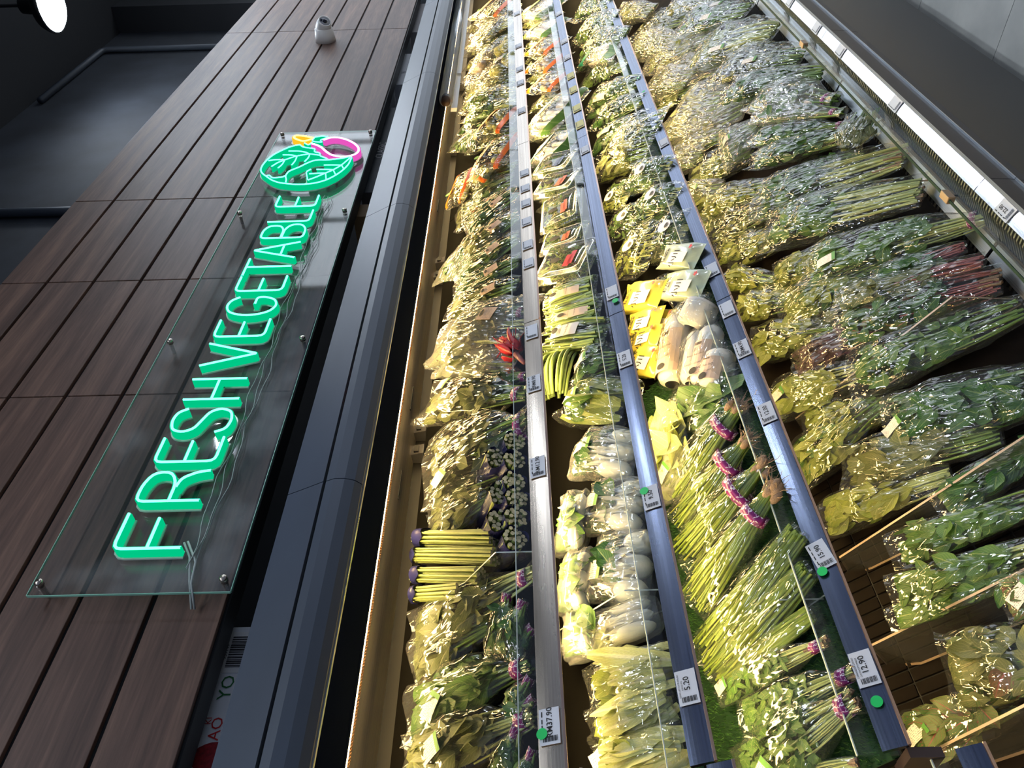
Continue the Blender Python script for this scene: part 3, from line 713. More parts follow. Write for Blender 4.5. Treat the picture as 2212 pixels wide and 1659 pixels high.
# emblem traced as outlines on the sign plane
EM = {'green': [[(3.247, 2.535), (3.231, 2.57), (3.196, 2.599), (3.15, 2.629), (3.098, 2.645), (3.047, 2.652), (3.002, 2.649), (2.969, 2.634), (2.94, 2.61), (2.901, 2.577), (2.878, 2.543), (2.869, 2.513), (2.858, 2.469), (2.859, 2.431), (2.867, 2.395), (2.891, 2.357), (2.929, 2.328), (2.977, 2.304), (3.031, 2.289), (3.082, 2.286), (3.104, 2.286), (3.109, 2.296), (3.093, 2.328), (3.086, 2.361), (3.082, 2.386), (3.085, 2.421), (3.079, 2.444), (3.053, 2.469), (3.021, 2.49), (2.999, 2.512), (2.981, 2.528), (2.941, 2.533), (2.908, 2.521), (2.877, 2.518)], [(2.943, 2.611), (2.95, 2.6), (2.925, 2.583), (2.924, 2.566), (2.93, 2.541), (2.94, 2.533)], [(3.247, 2.535), (3.221, 2.517), (3.21, 2.49), (3.199, 2.457), (3.169, 2.459), (3.154, 2.428), (3.126, 2.426), (3.1, 2.394), (3.087, 2.384)]], 'veins': [[(3.089, 2.636), (3.1, 2.605), (3.092, 2.566), (3.114, 2.546), (3.13, 2.524), (3.14, 2.496), (3.149, 2.473), (3.131, 2.427)], [(3.144, 2.587), (3.142, 2.552), (3.129, 2.524)], [(3.182, 2.57), (3.179, 2.522), (3.165, 2.491), (3.146, 2.472)], [(3.032, 2.61), (3.071, 2.591), (3.091, 2.568)], [(3.015, 2.579), (3.047, 2.569), (3.088, 2.568)], [(3.04, 2.528), (3.078, 2.521), (3.126, 2.523)], [(3.071, 2.48), (3.11, 2.47), (3.146, 2.472)], [(2.895, 2.432), (2.923, 2.401), (2.956, 2.371), (2.984, 2.344), (3.027, 2.317), (3.097, 2.292)], [(3.032, 2.391), (3.031, 2.357), (3.027, 2.317)], [(2.993, 2.414), (2.991, 2.379), (2.985, 2.344)], [(2.952, 2.437), (2.956, 2.404), (2.956, 2.371)], [(2.953, 2.37), (2.896, 2.358)], [(2.982, 2.343), (2.937, 2.326)], [(3.027, 2.316), (2.992, 2.302)], [(2.895, 2.432), (2.974, 2.454), (2.995, 2.438)]], 'pink': [[(3.29, 2.44), (3.316, 2.413), (3.316, 2.379), (3.291, 2.336), (3.249, 2.296), (3.199, 2.269), (3.157, 2.265), (3.127, 2.278), (3.111, 2.308), (3.114, 2.346), (3.133, 2.379), (3.172, 2.409), (3.215, 2.434), (3.242, 2.462), (3.255, 2.483)]], 'cap': [[(3.324, 2.483), (3.333, 2.453), (3.325, 2.42), (3.304, 2.44), (3.289, 2.455), (3.266, 2.438), (3.273, 2.476), (3.286, 2.489), (3.324, 2.483)], [(3.263, 2.518), (3.238, 2.495), (3.267, 2.485)]], 'yellow': [[(3.318, 2.487), (3.344, 2.542), (3.35, 2.574), (3.331, 2.581), (3.305, 2.56), (3.281, 2.524), (3.306, 2.492)]]}
neon('emblem_cabbage', EM['green'], NG, SG, .0050, .02)
neon('emblem_leaf_veins', EM['veins'], NG, SG, .0042, .02)
neon('emblem_aubergine', EM['pink'], NP, SG, .0085, .03)
neon('emblem_calyx', EM['cap'], NG, SG, .0038, .01)
neon('emblem_carrot', EM['yellow'], NYL, SG, .0095, .02)
# lead wires behind the letters and hanging from the board
WIRE = plain('clear_wire', (.42,.47,.45), .3)
for kz in range(3):
    pts = []
    for i in range(60):
        x = 1.03 + i*.03
        pts.append((x, 1.402-.004*kz, 2.325 + .010*kz + .006*math.sin(i*.5+kz*2) + .003*math.sin(i*1.3+kz)))
    MB().tube(pts, .0014, 6).build('lead_wire', WIRE, SG, True)
MB().tube([(1.10,1.39,2.36),(1.05,1.40,2.33),(.99,1.395,2.32),(.955,1.44,2.315)], .0028, 6).build('lead_wire', WIRE, SG, True)
MB().tube([(1.10,1.395,2.37),(1.06,1.395,2.345),(1.0,1.40,2.328),(.955,1.44,2.322)], .0028, 6).build('lead_wire', WIRE, SG, True)

# ------------------------------------------------------------------ security camera on the fascia
SCM = empty('security_camera', Vector((4.98, WY, 2.74)), 'white turret security camera mounted on the dark wood fascia', 'camera')
Rm = Matrix.Rotation(PI/2, 4, 'X')
MB().lathe([(.062,0),(.060,.035),(.054,.075),(.050,.078),(.046,.060)], 32, Rm).build('base', WHITE, SCM, True)
bd = Matrix.Translation((0,-.078,0)) @ Matrix.Rotation(math.radians(-30), 4, 'Z') @ Matrix.Rotation(math.radians(112), 4, 'X')
MB().lathe([(.030,-.052),(.044,-.03),(.048,-.005),(.046,.022),(.040,.048),(.037,.052)], 32, bd).build('eyeball', plain('camera_shell', (.85,.85,.83), .35), SCM, True)
MB().lathe([(.037,.050),(.038,.056),(.033,.056),(.032,.051)], 32, bd).build('face_ring', WHITE, SCM, True)
MB().lathe([(.0315,.0525),(.031,.0545),(.001,.0545)], 32, bd).build('face_glass', plain('camera_face', (.30,.31,.35), .12), SCM, True)
MB().lathe([(.015,.054),(.014,.0585),(.006,.0575),(.001,.0565)], 24, bd).build('lens', plain('lens_black', (.006,.006,.012), .05), SCM, True)
MB().add([tuple(bd @ Vector(p)) for p in ((-.010,.016,.0552),(.010,.016,.0552),(.010,.027,.0552),(-.010,.027,.0552))], [(0,1,2,3)]).build('infrared_window', plain('ir_black', (.01,.01,.02), .1), SCM)

# ------------------------------------------------------------------ goods: generators (local frame: x stem->tip, y across, z up)
def lerp_prof(prof, u):
    return np.interp(u, [p[0] for p in prof], [p[1] for p in prof])

def coarse_noise(rng, nu, nv, cu, cv):
    g = rng.normal(0, 1, (cu+1, cv)); g = np.concatenate([g, g[:, :1]], 1)
    iu = np.linspace(0, cu, nu); iv = np.linspace(0, cv, nv, endpoint=False)
    a = np.minimum(iu.astype(int), cu-1); fa = (iu-a)[:, None]; b = np.minimum(iv.astype(int), cv-1); fb = (iv-b)[None, :]
    return g[a][:, b]*(1-fa)*(1-fb) + g[a+1][:, b]*fa*(1-fb) + g[a][:, b+1]*(1-fa)*fb + g[a+1][:, b+1]*fa*fb

SHAPES = {   # half width and half thickness along the bag, in units of W and T
 'neck': ([(0,.20),(.07,.12),(.12,.13),(.3,.36),(.55,.47),(.85,.5),(1,.5)], [(0,.26),(.07,.2),(.12,.22),(.32,.42),(.6,.5),(.85,.30),(1,.02)]),
 'sleeve': ([(0,.26),(.1,.30),(.4,.42),(.75,.5),(.92,.5),(1,.48)], [(0,.12),(.12,.36),(.4,.46),(.7,.5),(.9,.26),(1,.015)]),
 'pillow': ([(0,.46),(.06,.48),(.2,.5),(.8,.5),(.94,.48),(1,.46)], [(0,.012),(.05,.05),(.2,.40),(.5,.5),(.8,.40),(.95,.05),(1,.012)]),
 'flat': ([(0,.45),(.1,.5),(.9,.5),(1,.5)], [(0,.03),(.15,.42),(.6,.5),(.9,.3),(1,.02)]),
 'plump': ([(0,.40),(.08,.5),(.9,.5),(1,.46)], [(0,.22),(.08,.44),(.5,.5),(.85,.34),(1,.02)]),
 'roll': ([(0,.16),(.04,.34),(.10,.46),(.2,.5),(.9,.5),(.97,.40),(1,.2)], [(0,.16),(.04,.34),(.10,.46),(.2,.5),(.9,.5),(.97,.40),(1,.2)]),
 'sack': ([(0,.42),(.12,.5),(.6,.5),(.82,.36),(.9,.22),(1,.34)], [(0,.2),(.15,.46),(.6,.5),(.82,.3),(.9,.2),(1,.22)]),
}
def bag_mesh(rng, L_, W_, T_, shape='neck', mat=None, crinkle=1.0, nu=34, nt=30, ext=1.0):
    pa, pb = SHAPES[shape]
    u = np.linspace(0, 1, nu)
    # jitter the profile so that no two bags share an outline
    pa = [(p, v*rng.uniform(.9, 1.08)) for p, v in pa]; pb = [(p, v*rng.uniform(.85, 1.1)) for p, v in pb]
    a = lerp_prof(pa, u)*W_; b = lerp_prof(pb, u)*T_
    th = np.linspace(0, 2*PI, nt, endpoint=False)
    c, s = np.cos(th), np.sin(th)
    cy = np.sign(c)*np.abs(c)**.85; sz = np.sign(s)*np.abs(s)**.75
    n1 = coarse_noise(rng, nu, nt, 7, 9); n2 = coarse_noise(rng, nu, nt, 16, 15)
    pl = np.cos(th[None, :]*rng.integers(7, 11) + rng.uniform(0, 6))*np.exp(-((u-.08)/.16)**2)[:, None]
    k = 1 + crinkle*(.085*n1 + .035*n2 + .12*pl*(1 if shape == 'neck' else .3))
    X = u[:, None]*L_ + crinkle*.012*L_*coarse_noise(rng, nu, nt, 8, 6)*np.minimum(1, np.minimum(u, 1-u)*8)[:, None]
    Y = a[:, None]*cy[None, :]*(.45+.55*k)
    Z = b[:, None]*sz[None, :]*k + crinkle*.05*T_*coarse_noise(rng, nu, nt, 6, 2)*np.clip((u-.6)/.4, 0, 1)[:, None]
    # wavy sealed end
    Z += (np.clip((u-.88)/.12, 0, 1)**1.5)[:, None]*T_*.14*np.sin(cy[None, :]*rng.uniform(2, 5)+rng.uniform(0, 6))
    V = np.stack([X - L_/2, Y, Z], -1).reshape(-1, 3)
    i, j = np.meshgrid(np.arange(nu-1), np.arange(nt), indexing='ij'); j2 = (j+1) % nt
    F4 = np.stack([i*nt+j, i*nt+j2, (i+1)*nt+j2, (i+1)*nt+j], -1).reshape(-1, 4)
    return mesh_np('bag', V, F4, mats=[mat or FILM], smooth=True), (pa, pb)

LS = np.linspace(0, 1, 6)
def leaf_template(kind):
    if kind == 'oval': w = np.array([.10,.62,.98,.95,.6,.04])
    elif kind == 'lance': w = np.array([.12,.75,1.,.72,.38,.03])
    elif kind == 'heart': w = np.array([.22,1.,.96,.72,.4,.03])
    elif kind == 'strap': w = np.array([.55,.75,.95,1.,.9,.35])
    else: w = np.array([.1,.55,.9,1.,.8,.3])
    return w
def leaves_arrays(rng, P, D, Nn, ln, wd, kind='oval', bend=.25, fold=.18, wave=.06):
    """batch of leaves: P origin (n,3), D direction, Nn normal"""
    n = len(P); w = leaf_template(kind)
    D = D/np.linalg.norm(D, axis=1, keepdims=True); Nn = Nn - D*(Nn*D).sum(1, keepdims=True); Nn /= np.linalg.norm(Nn, axis=1, keepdims=True)+1e-9
    S = np.cross(Nn, D)
    m = len(LS); c = np.array([-1, 0, 1.])
    s = np.tile(LS[None, :, None], (n, 1, 3)); cc = np.tile(c[None, None, :], (n, m, 1))
    al = s*ln[:, None, None]
    ac = cc*w[None, :, None]*wd[:, None, None]/2
    bd = rng.normal(0, bend, n) + bend*.3
    up = -bd[:, None, None]*ln[:, None, None]*s**2 + np.abs(cc)*w[None, :, None]*wd[:, None, None]*fold*rng.uniform(-.3, 1, n)[:, None, None]
    up = up + rng.normal(0, 1, (n, m, 3))*wave*wd[:, None, None]*np.abs(cc)
    V = P[:, None, None, :] + al[..., None]*D[:, None, None, :] + ac[..., None]*S[:, None, None, :] + up[..., None]*Nn[:, None, None, :]
    uv = np.stack([(cc+1)/2, s], -1).reshape(-1, 2)
    base = (np.arange(n)*m*3)[:, None, None]
    i, j = np.meshgrid(np.arange(m-1), np.arange(2), indexing='ij')
    q = np.stack([i*3+j, i*3+j+1, (i+1)*3+j+1, (i+1)*3+j], -1).reshape(1, -1, 4)
    F = (base.reshape(-1, 1, 1) + q).reshape(-1, 4)
    return V.reshape(-1, 3), F, uv

def tubes_arrays(rng, A, B, ra, rb, sag=.1, k=5, seg=6, wob=.0, C=None):
    """batch of curved tapered stalks from A to B"""
    n = len(A); s = np.linspace(0, 1, seg+1)
    mid = (A+B)/2 + rng.normal(0, 1, (n, 3))*sag*np.linalg.norm(B-A, axis=1, keepdims=True) if C is None else C
    Pt = ((1-s)**2)[None, :, None]*A[:, None] + (2*s*(1-s))[None, :, None]*mid[:, None] + (s**2)[None, :, None]*B[:, None]
    if wob: Pt = Pt + rng.normal(0, wob, Pt.shape)
    T = np.gradient(Pt, axis=1); T /= np.linalg.norm(T, axis=2, keepdims=True)+1e-9
    ref = np.tile(np.array([0.13, .2, 1.0]), (n, seg+1, 1)); U = np.cross(T, ref); U /= np.linalg.norm(U, axis=2, keepdims=True)+1e-9; Vv = np.cross(T, U)
    r = ra[:, None] + (rb-ra)[:, None]*s[None, :]
    a = np.linspace(0, 2*PI, k, endpoint=False)
    V = Pt[:, :, None, :] + r[:, :, None, None]*(np.cos(a)[None, None, :, None]*U[:, :, None, :] + np.sin(a)[None, None, :, None]*Vv[:, :, None, :])
    i, j = np.meshgrid(np.arange(seg), np.arange(k), indexing='ij'); j2 = (j+1) % k
    q = np.stack([i*k+j, i*k+j2, (i+1)*k+j2, (i+1)*k+j], -1).reshape(1, -1, 4)
    F = ((np.arange(n)*(seg+1)*k).reshape(-1, 1, 1) + q).reshape(-1, 4)
    uv = np.tile(np.array([[.25, .13]]), (n*(seg+1)*k, 1))
    return V.reshape(-1, 3), F, uv

def envelope(rng, n, L_, W_, T_, prof, s0, s1, top=.6, rmin=.35):
    pa, pb = prof
    s = rng.uniform(s0, s1, n); a = lerp_prof(pa, s)*W_; b = lerp_prof(pb, s)*T_
    th = np.where(rng.random(n) < top, rng.uniform(.05*PI, .95*PI, n), rng.uniform(0, 2*PI, n))
    r = rng.uniform(rmin, .9, n)
    P = np.stack([s*L_ - L_/2, a*np.cos(th)*r, b*np.sin(th)*r], 1)
    Nn = np.stack([np.zeros(n), np.cos(th)/np.maximum(a, .004), np.sin(th)/np.maximum(b, .004)], 1); Nn /= np.linalg.norm(Nn, axis=1, keepdims=True)
    return P, Nn

def clampz(V, T_, k=.5):
    V[:, 2] = np.clip(V[:, 2], -T_*k, T_*k); return V

def fit_inside(V, L_, W_, T_, prof, k=.9):
    s = np.clip((V[:, 0]+L_/2)/L_, .0, 1.); a = lerp_prof(prof[0], s)*W_*k; b = lerp_prof(prof[1], s)*T_*k + .001
    V[:, 0] = np.clip(V[:, 0], -L_*.49, L_*.455); V[:, 1] = np.clip(V[:, 1], -a, a)
    bb = b*np.sqrt(np.maximum(.04, 1-(np.abs(V[:, 1])/(a+1e-4))**2.4)); V[:, 2] = np.clip(V[:, 2], -bb, bb); return V

def add_leaves(t, rng, n, L_, W_, T_, prof, s0, s1, ln, wd, mat, kind='oval', yaw=.6, single=0, bend=.25, top=.6, wave=.06, fold=.18):
    P, Nn = envelope(rng, n, L_, W_, T_, prof, s0, s1, top)
    y = rng.normal(0, yaw, n); D = np.stack([np.cos(y), np.sin(y), rng.normal(0, .15, n)], 1)
    l = ln*rng.uniform(.65, 1.25, n); w = wd*rng.uniform(.7, 1.2, n)
    Nn = Nn + rng.normal(0, .25, Nn.shape)
    over = P[:, 0] + l*D[:, 0] - (L_*.49); P[:, 0] -= np.maximum(over, 0)
    m = n - single
    V, F, uv = leaves_arrays(rng, P[:m], D[:m], Nn[:m], l[:m], w[:m], kind, bend, fold, wave)
    fit_inside(V, L_, W_, T_, prof)
    part('leaves', mesh_np('leaves', V, F, mats=[mat], uv=uv, smooth=True), t, kind='stuff')
    if single:
        pool = LEAFPOOL.get((mat.name, kind))
        if pool is None:
            pool = []
            for q in range(4):
                Vv, Fv, uvv = leaves_arrays(rng, np.zeros((1, 3)), np.array([[1., 0, 0]]), np.array([[0, 0, 1.]]), np.array([1.]), np.array([1.]), kind, .18, .2, wave)
                pool.append(mesh_np('leaf', Vv, Fv, mats=[mat], uv=uvv, smooth=True))
            LEAFPOOL[(mat.name, kind)] = pool
        pa, pb = prof
        for q in range(m, n):
            s = rng.uniform(s0, s1); a = lerp_prof(pa, s)*W_; b = lerp_prof(pb, s)*T_; th = rng.uniform(.2*PI, .8*PI)
            p = Vector((min(s*L_, L_*.90-l[q]) - L_/2, max(-1, min(1, math.cos(th)))*max(.3*a, a*.9-w[q]*.4), b*math.sin(th)*.84))
            nn = Vector((rng.normal(0, .12), math.cos(th)/max(a, .01), math.sin(th)/max(b, .01))).normalized()
            d = Vector(D[q]); d = (d - nn*d.dot(nn)).normalized(); sd = nn.cross(d)
            o = part('leaf', pool[int(rng.integers(4))], t)
            o.matrix_local = Matrix(((d.x*l[q], sd.x*w[q], nn.x*w[q], p.x), (d.y*l[q], sd.y*w[q], nn.y*w[q], p.y), (d.z*l[q], sd.z*w[q], nn.z*w[q], p.z), (0, 0, 0, 1)))
LEAFPOOL = {}

def add_stems(t, rng, n, L_, W_, T_, prof, s0, s1, r, mat, spread=.8, name='stems', sag=.05):
    pa, pb = prof
    th = rng.uniform(0, 2*PI, n); q = np.sqrt(rng.random(n))*.85
    def at(s, k):
        a = lerp_prof(pa, s)*W_; b = lerp_prof(pb, s)*T_
        return np.stack([np.broadcast_to(s*L_-L_/2, n), a*np.cos(th)*q*k, b*np.sin(th)*q*k], 1)
    A = at(np.full(n, s0) + rng.uniform(-.02, .02, n), .9); B = at(rng.uniform(s1-.15, s1+.05, n), spread)
    ra = r*rng.uniform(.8, 1.3, n)
    V, F, uv = tubes_arrays(rng, A, B, ra, ra*.7, sag)
    part(name, mesh_np(name, V, F, mats=[mat], uv=uv, smooth=True), t, kind='stuff')

def add_band(t, rng, L_, W_, T_, prof, s=.085, wdt=.02):
    pa, pb = prof; a = lerp_prof(pa, s)*W_*1.06+.002; b = lerp_prof(pb, s)*T_*1.06+.002
    n = 20; V = []; uv = []
    for dx in (-wdt/2, wdt/2):
        for j in range(n+1):
            th = 2*PI*j/n; V.append((s*L_-L_/2+dx+.002*math.sin(th*2), a*math.cos(th), b*math.sin(th))); uv.append((j/n, (dx+wdt/2)/wdt))
    F = [(j, j+1, n+2+j, n+1+j) for j in range(n)]
    o = part('tape_band', mesh_np('tape_band', V, F, mats=[TAPE], uv=uv, smooth=True), t, label='purple printed tape band'); 
    md = o.modifiers.new('thick', 'SOLIDIFY'); md.thickness = .0008

def add_sticker(t, rng, L_, W_, T_, prof, s, v=0.0, lx=.05, ly=.035, rot=0., mat=None, green=True, name='sticker'):
    """paper label lying on the film; follows the bag's top"""
    pa, pb = prof; nx, ny = 4, 3
    ca, sa = math.cos(rot), math.sin(rot); V = []; uv = []
    for i in range(nx+1):
        for j in range(ny+1):
            px, py = (i/nx-.5)*lx, (j/ny-.5)*ly
            x = s*L_ - L_/2 + px*ca - py*sa; y = v*W_*.5 + px*sa + py*ca
            ss = min(max((x+L_/2)/L_, .02), .98); a = lerp_prof(pa, ss)*W_; b = lerp_prof(pb, ss)*T_
            z = b*max(.0, 1-min(1, abs(y)/max(a, .005))**2.2)**.45 * 1.03 + .0035
            V.append((x, y, z)); uv.append((i/nx, j/ny))
    F = [(i*(ny+1)+j, (i+1)*(ny+1)+j, (i+1)*(ny+1)+j+1, i*(ny+1)+j+1) for i in range(nx) for j in range(ny)]
    o = part(name, mesh_np(name, V, F, mats=[mat or STICK], uv=uv), t)
    md = o.modifiers.new('thick', 'SOLIDIFY'); md.thickness = .0006
    if green:
        V2 = [(p[0], p[1], p[2]+.0007) for p in V[:2*(ny+1)]]
        V2 = [(V2[j][0]*1 if i == 0 else V2[ny+1+j][0]*.75+V2[j][0]*.25, V2[j][1] if i == 0 else V2[ny+1+j][1]*.75+V2[j][1]*.25, V2[i*(ny+1)+j][2]) for i in (0, 1) for j in range(ny+1)]
        F2 = [(j, ny+1+j, ny+2+j, j+1) for j in range(ny)]
        part('sticker_stripe', mesh_np('sticker_stripe', V2, F2, mats=[GREENPRINT]), o)
    return o

# --- kinds --------------------------------------------------------------------------------------------------
def g_greens(t, rng, L_, W_, T_, o):
    """leafy bunch in a film sleeve"""
    shape = o.get('shape', 'neck' if o.get('band') else 'sleeve')
    bag, prof = bag_mesh(rng, L_, W_, T_, shape, o.get('film', FILM), o.get('crinkle', 1.))
    leaf = LEAF[o.get('leaf', 'mid')]; sc = o.get('size', 1.)*min(1., max(.45, L_/.24))
    n = o.get('n', 70)
    add_leaves(t, rng, n, L_*.97, W_, T_, prof, o.get('s0', .25), .88, .058*sc, .034*sc, leaf, o.get('lk', 'oval'), o.get('yaw', .6), single=o.get('single', 8))
    if o.get('leaf2'): add_leaves(t, rng, n//3, L_*.97, W_, T_, prof, .3, .85, .055*sc, .032*sc, LEAF[o['leaf2']], o.get('lk', 'oval'), .6)
    add_stems(t, rng, o.get('ns', 16), L_, W_, T_, prof, .03, o.get('s1', .55), o.get('rs', .0028), STEM[o.get('stem', 'green')])
    if o.get('ends'): add_stems(t, rng, 12, L_, W_, T_, prof, .015, .16, .0035, STEM['brown'], name='root_ends')
    if o.get('band'): add_band(t, rng, L_, W_, T_, prof, .10)
    part('bag', bag, t)
    return prof
def g_herb(t, rng, L_, W_, T_, o):
    o2 = dict(o); o2.setdefault('size', .42); o2.setdefault('n', 130); o2.setdefault('lk', 'round'); o2.setdefault('ns', 30); o2.setdefault('rs', .0016); o2.setdefault('yaw', 1.1); o2.setdefault('single', 0); o2.setdefault('s0', .35)
    return g_greens(t, rng, L_, W_, T_, o2)
def g_romaine(t, rng, L_, W_, T_, o):
    bag, prof = bag_mesh(rng, L_, W_, T_, o.get('shape', 'plump'), o.get('film', FILM2), .9)
    add_leaves(t, rng, 16, L_*.95, W_, T_, prof, .04, .12, L_*.80, W_*.42, LEAF[o.get('strap', 'pale')], 'strap', .16, single=7, bend=.10, top=.75, wave=.10, fold=.25)
    add_leaves(t, rng, 14, L_*.95, W_, T_, prof, .45, .7, L_*.34, W_*.36, LEAF[o.get('leaf', 'yellow')], 'oval', .4, single=3, wave=.12)
    part('bag', bag, t); return prof
def ball_arrays(C, R, k=10, m=8):
    """ellipsoids: C (n,3) centres, R (n,3) radii"""
    th = np.linspace(0, 2*PI, k, endpoint=False); ph = np.linspace(.08, PI-.08, m)
    u = np.stack([np.cos(ph)[:, None]*np.ones(k), np.sin(ph)[:, None]*np.cos(th), np.sin(ph)[:, None]*np.sin(th)], -1).reshape(-1, 3)
    V = C[:, None]+u[None]*R[:, None]
    i, j = np.meshgrid(np.arange(m-1), np.arange(k), indexing='ij'); j2 = (j+1) % k
    q = np.stack([i*k+j, i*k+j2, (i+1)*k+j2, (i+1)*k+j], -1).reshape(1, -1, 4)
    return V.reshape(-1, 3), ((np.arange(len(C))*m*k).reshape(-1, 1, 1)+q).reshape(-1, 4)
def g_pakchoy(t, rng, L_, W_, T_, o):
    bag, prof = bag_mesh(rng, L_, W_, T_, 'plump', o.get('film', FILMH), .8)
    nb = o.get('nb', 3)
    for q in range(nb):
        y = (q-(nb-1)/2)*W_/nb*.92
        C = np.array([[-L_*.20, y, rng.uniform(-.02, .08)*T_]]); R = np.array([[L_*.24, W_/nb*.42, T_*.33]])
        V, F = ball_arrays(C, R, 16, 12)
        ridg = 1+.06*np.cos(7*np.arctan2(V[:, 2]-C[0, 2], V[:, 1]-y)); V[:, 1] = y+(V[:, 1]-y)*ridg; V[:, 2] *= ridg
        fit_inside(V, L_, W_, T_, prof, .93); part('bulb', mesh_np('bulb', V, F, mats=[BULB], smooth=True), t)
    add_leaves(t, rng, 26, L_*.95, W_, T_, prof, .16, .34, L_*.46, W_/nb*.30, PETIOLE, 'lance', .16, single=6, bend=.08, top=.8)
    add_leaves(t, rng, o.get('n', 20), L_*.95, W_, T_, prof, .48, .74, .062, .042, LEAF[o.get('leaf', 'dark')], 'oval', .5, single=5, wave=.1)
    part('bag', bag, t); return prof
def g_chives(t, rng, L_, W_, T_, o):
    """long straight stalks in perforated film, root ends at the front"""
    bag, prof = bag_mesh(rng, L_, W_, T_, 'neck' if o.get('band') else 'sleeve', FILM2, .8)
    n = o.get('n', 90); pa, pb = prof
    th = rng.uniform(0, 2*PI, n); q = np.sqrt(rng.random(n))*.9
    y1 = lerp_prof(pa, .8)*W_; z1 = lerp_prof(pb, .7)*T_; y0 = lerp_prof(pa, .1)*W_; z0 = lerp_prof(pb, .1)*T_
    A = np.stack([np.full(n, -.48*L_)+rng.uniform(0, .03, n)*L_, y0*np.cos(th)*q, z0*np.sin(th)*q], 1)
    B = np.stack([rng.uniform(.22, .48, n)*L_, y1*np.cos(th)*q, z1*np.sin(th)*q*.8], 1)
    ra = rng.uniform(.0022, .0034, n)
    V, F, uv = tubes_arrays(rng, A, B, ra, ra*.8, .015, 5, 6); clampz(V, T_)
    part('stalks', mesh_np('stalks', V, F, mats=[STEM['chive']], uv=uv, smooth=True), t, kind='stuff')
    if o.get('roots', True):
        C = np.stack([rng.uniform(-.50, -.42, 12)*L_, rng.normal(0, .30, 12)*y0*2, rng.normal(0, .25, 12)*z0*2], 1)
        V, F = ball_arrays(C, np.tile([[.016, .009, .009]], (12, 1))*rng.uniform(.7, 1.2, (12, 1)), 7, 5)
        part('root_bulbs', mesh_np('root_bulbs', V, F, mats=[MUSH if rng.random() < .5 else STEM['brown']], smooth=True), t)
        A = C[np.repeat(np.arange(12), 5)]; B = A + rng.normal(0, 1, A.shape)*.012 + np.array([-.018, 0, 0])
        V, F, uv = tubes_arrays(rng, A, B, np.full(60, .0010), np.full(60, .0004), .2, 3, 3)
        part('root_hairs', mesh_np('root_hairs', V, F, mats=[STEM['brown']], uv=uv), t, kind='stuff')
    if o.get('band'): add_band(t, rng, L_, W_, T_, prof, o.get('bs', .22), .022)
    part('bag', bag, t); return prof
def g_beans(t, rng, L_, W_, T_, o):
    bag, prof = bag_mesh(rng, L_, W_, T_, 'pillow', FILM2, .8)
    n = o.get('n', 34)
    y = rng.uniform(-.44, .44, n)*W_; z = (rng.uniform(-.35, .42, n))*T_*(1-(2*y/W_)**2*.5)
    A = np.stack([rng.uniform(-.47, -.36, n)*L_, y, z], 1); B = np.stack([rng.uniform(.34, .46, n)*L_, y+rng.normal(0, .04, n)*W_, z+rng.normal(0, .05, n)*T_], 1)
    ra = rng.uniform(.0036, .0048, n)*o.get('r', 1.)
    for q in range(n):
        V, F, uv = tubes_arrays(rng, A[q:q+1], B[q:q+1], ra[q:q+1], ra[q:q+1]*.75, .05, 6, 7)
        part('bean', mesh_np('bean', V, F, mats=[STEM['bean']], uv=uv, smooth=True), t)
    part('bag', bag, t); return prof
def g_longbeans(t, rng, L_, W_, T_, o):
    n = 18
    for q in range(n):
        y = (q/(n-1)-.5)*W_*.9+rng.normal(0, .003); z = rng.uniform(-.3, .3)*T_
        A = np.array([[-.48*L_+rng.uniform(0, .04)*L_, y*.7, z-.3*T_]]); B = np.array([[.46*L_, y, z-.2*T_]]); C = np.array([[.1*L_, y*1.4, z+T_*1.1]])
        r = np.array([rng.uniform(.0042, .0056)])
        V, F, uv = tubes_arrays(rng, A, B, r, r*.8, 0, 6, 10, 0, C)
        part('bean', mesh_np('bean', V, F, mats=[STEM['bean']], uv=uv, smooth=True), t)
    return None
def g_asparagus(t, rng, L_, W_, T_, o):
    R = W_/2; n = o.get('n', 19); k = 0
    pts = []
    for ring, m in ((0, 1), (1, 6), (2, 12)):
        for j in range(m): a = 2*PI*j/m+ring*.3; pts.append((ring*R*.40*math.cos(a)+rng.normal(0, .0012), ring*R*.40*math.sin(a)+rng.normal(0, .0012)))
    for y, z in pts:
        r = R*.19*rng.uniform(.9, 1.12); x0 = -L_/2+rng.uniform(0, .010)
        V, F, uv = tubes_arrays(rng, np.array([[x0, y, z]]), np.array([[L_*.5, y*.9, z*.9]]), np.array([r]), np.array([r*.7]), .01, 8, 4)
        st = part('spear', mesh_np('spear', V, F, mats=[STEM['aspar']], uv=uv, smooth=True), t)
        aa = np.linspace(0, 2*PI, 9)[:-1]
        Vc = [(x0-.0004, y+r*.97*math.cos(q), z+r*.97*math.sin(q)) for q in aa]
        part('cut_end', mesh_np('cut_end', Vc, None, [(0, j, j+1) for j in range(1, 7)], [CUT]), st)
    s0, s1 = o.get('wrap', (.06, .75)); mb = MB(); nn = 22; V = []
    for s, kk in ((s0, 1.10), (s0+.05, 1.03), ((s0+s1)/2, 1.05), (s1, 1.02)):
        for j in range(nn):
            a = 2*PI*j/nn; q = R*kk*(1+.04*math.sin(3*a+s*9)); V.append((s*L_-L_/2+(.006*math.sin(4*a) if s == s0 else 0), q*math.cos(a), q*math.sin(a)))
    F = [(i*nn+j, i*nn+(j+1) % nn, (i+1)*nn+(j+1) % nn, (i+1)*nn+j) for i in range(3) for j in range(nn)]
    w = part('printed_wrap', mesh_np('printed_wrap', V, F, mats=[NAVYWRAP], smooth=True), t, label='navy printed plastic wrap')
    if o.get('text'):
        x = part('lettering', text_mesh(o['text'], .020, WHITE), w); x.matrix_local = Matrix.Translation((-.1*L_, -R*.25, R*1.06)) @ Matrix.Rotation(PI/2, 4, 'Z')
    return None
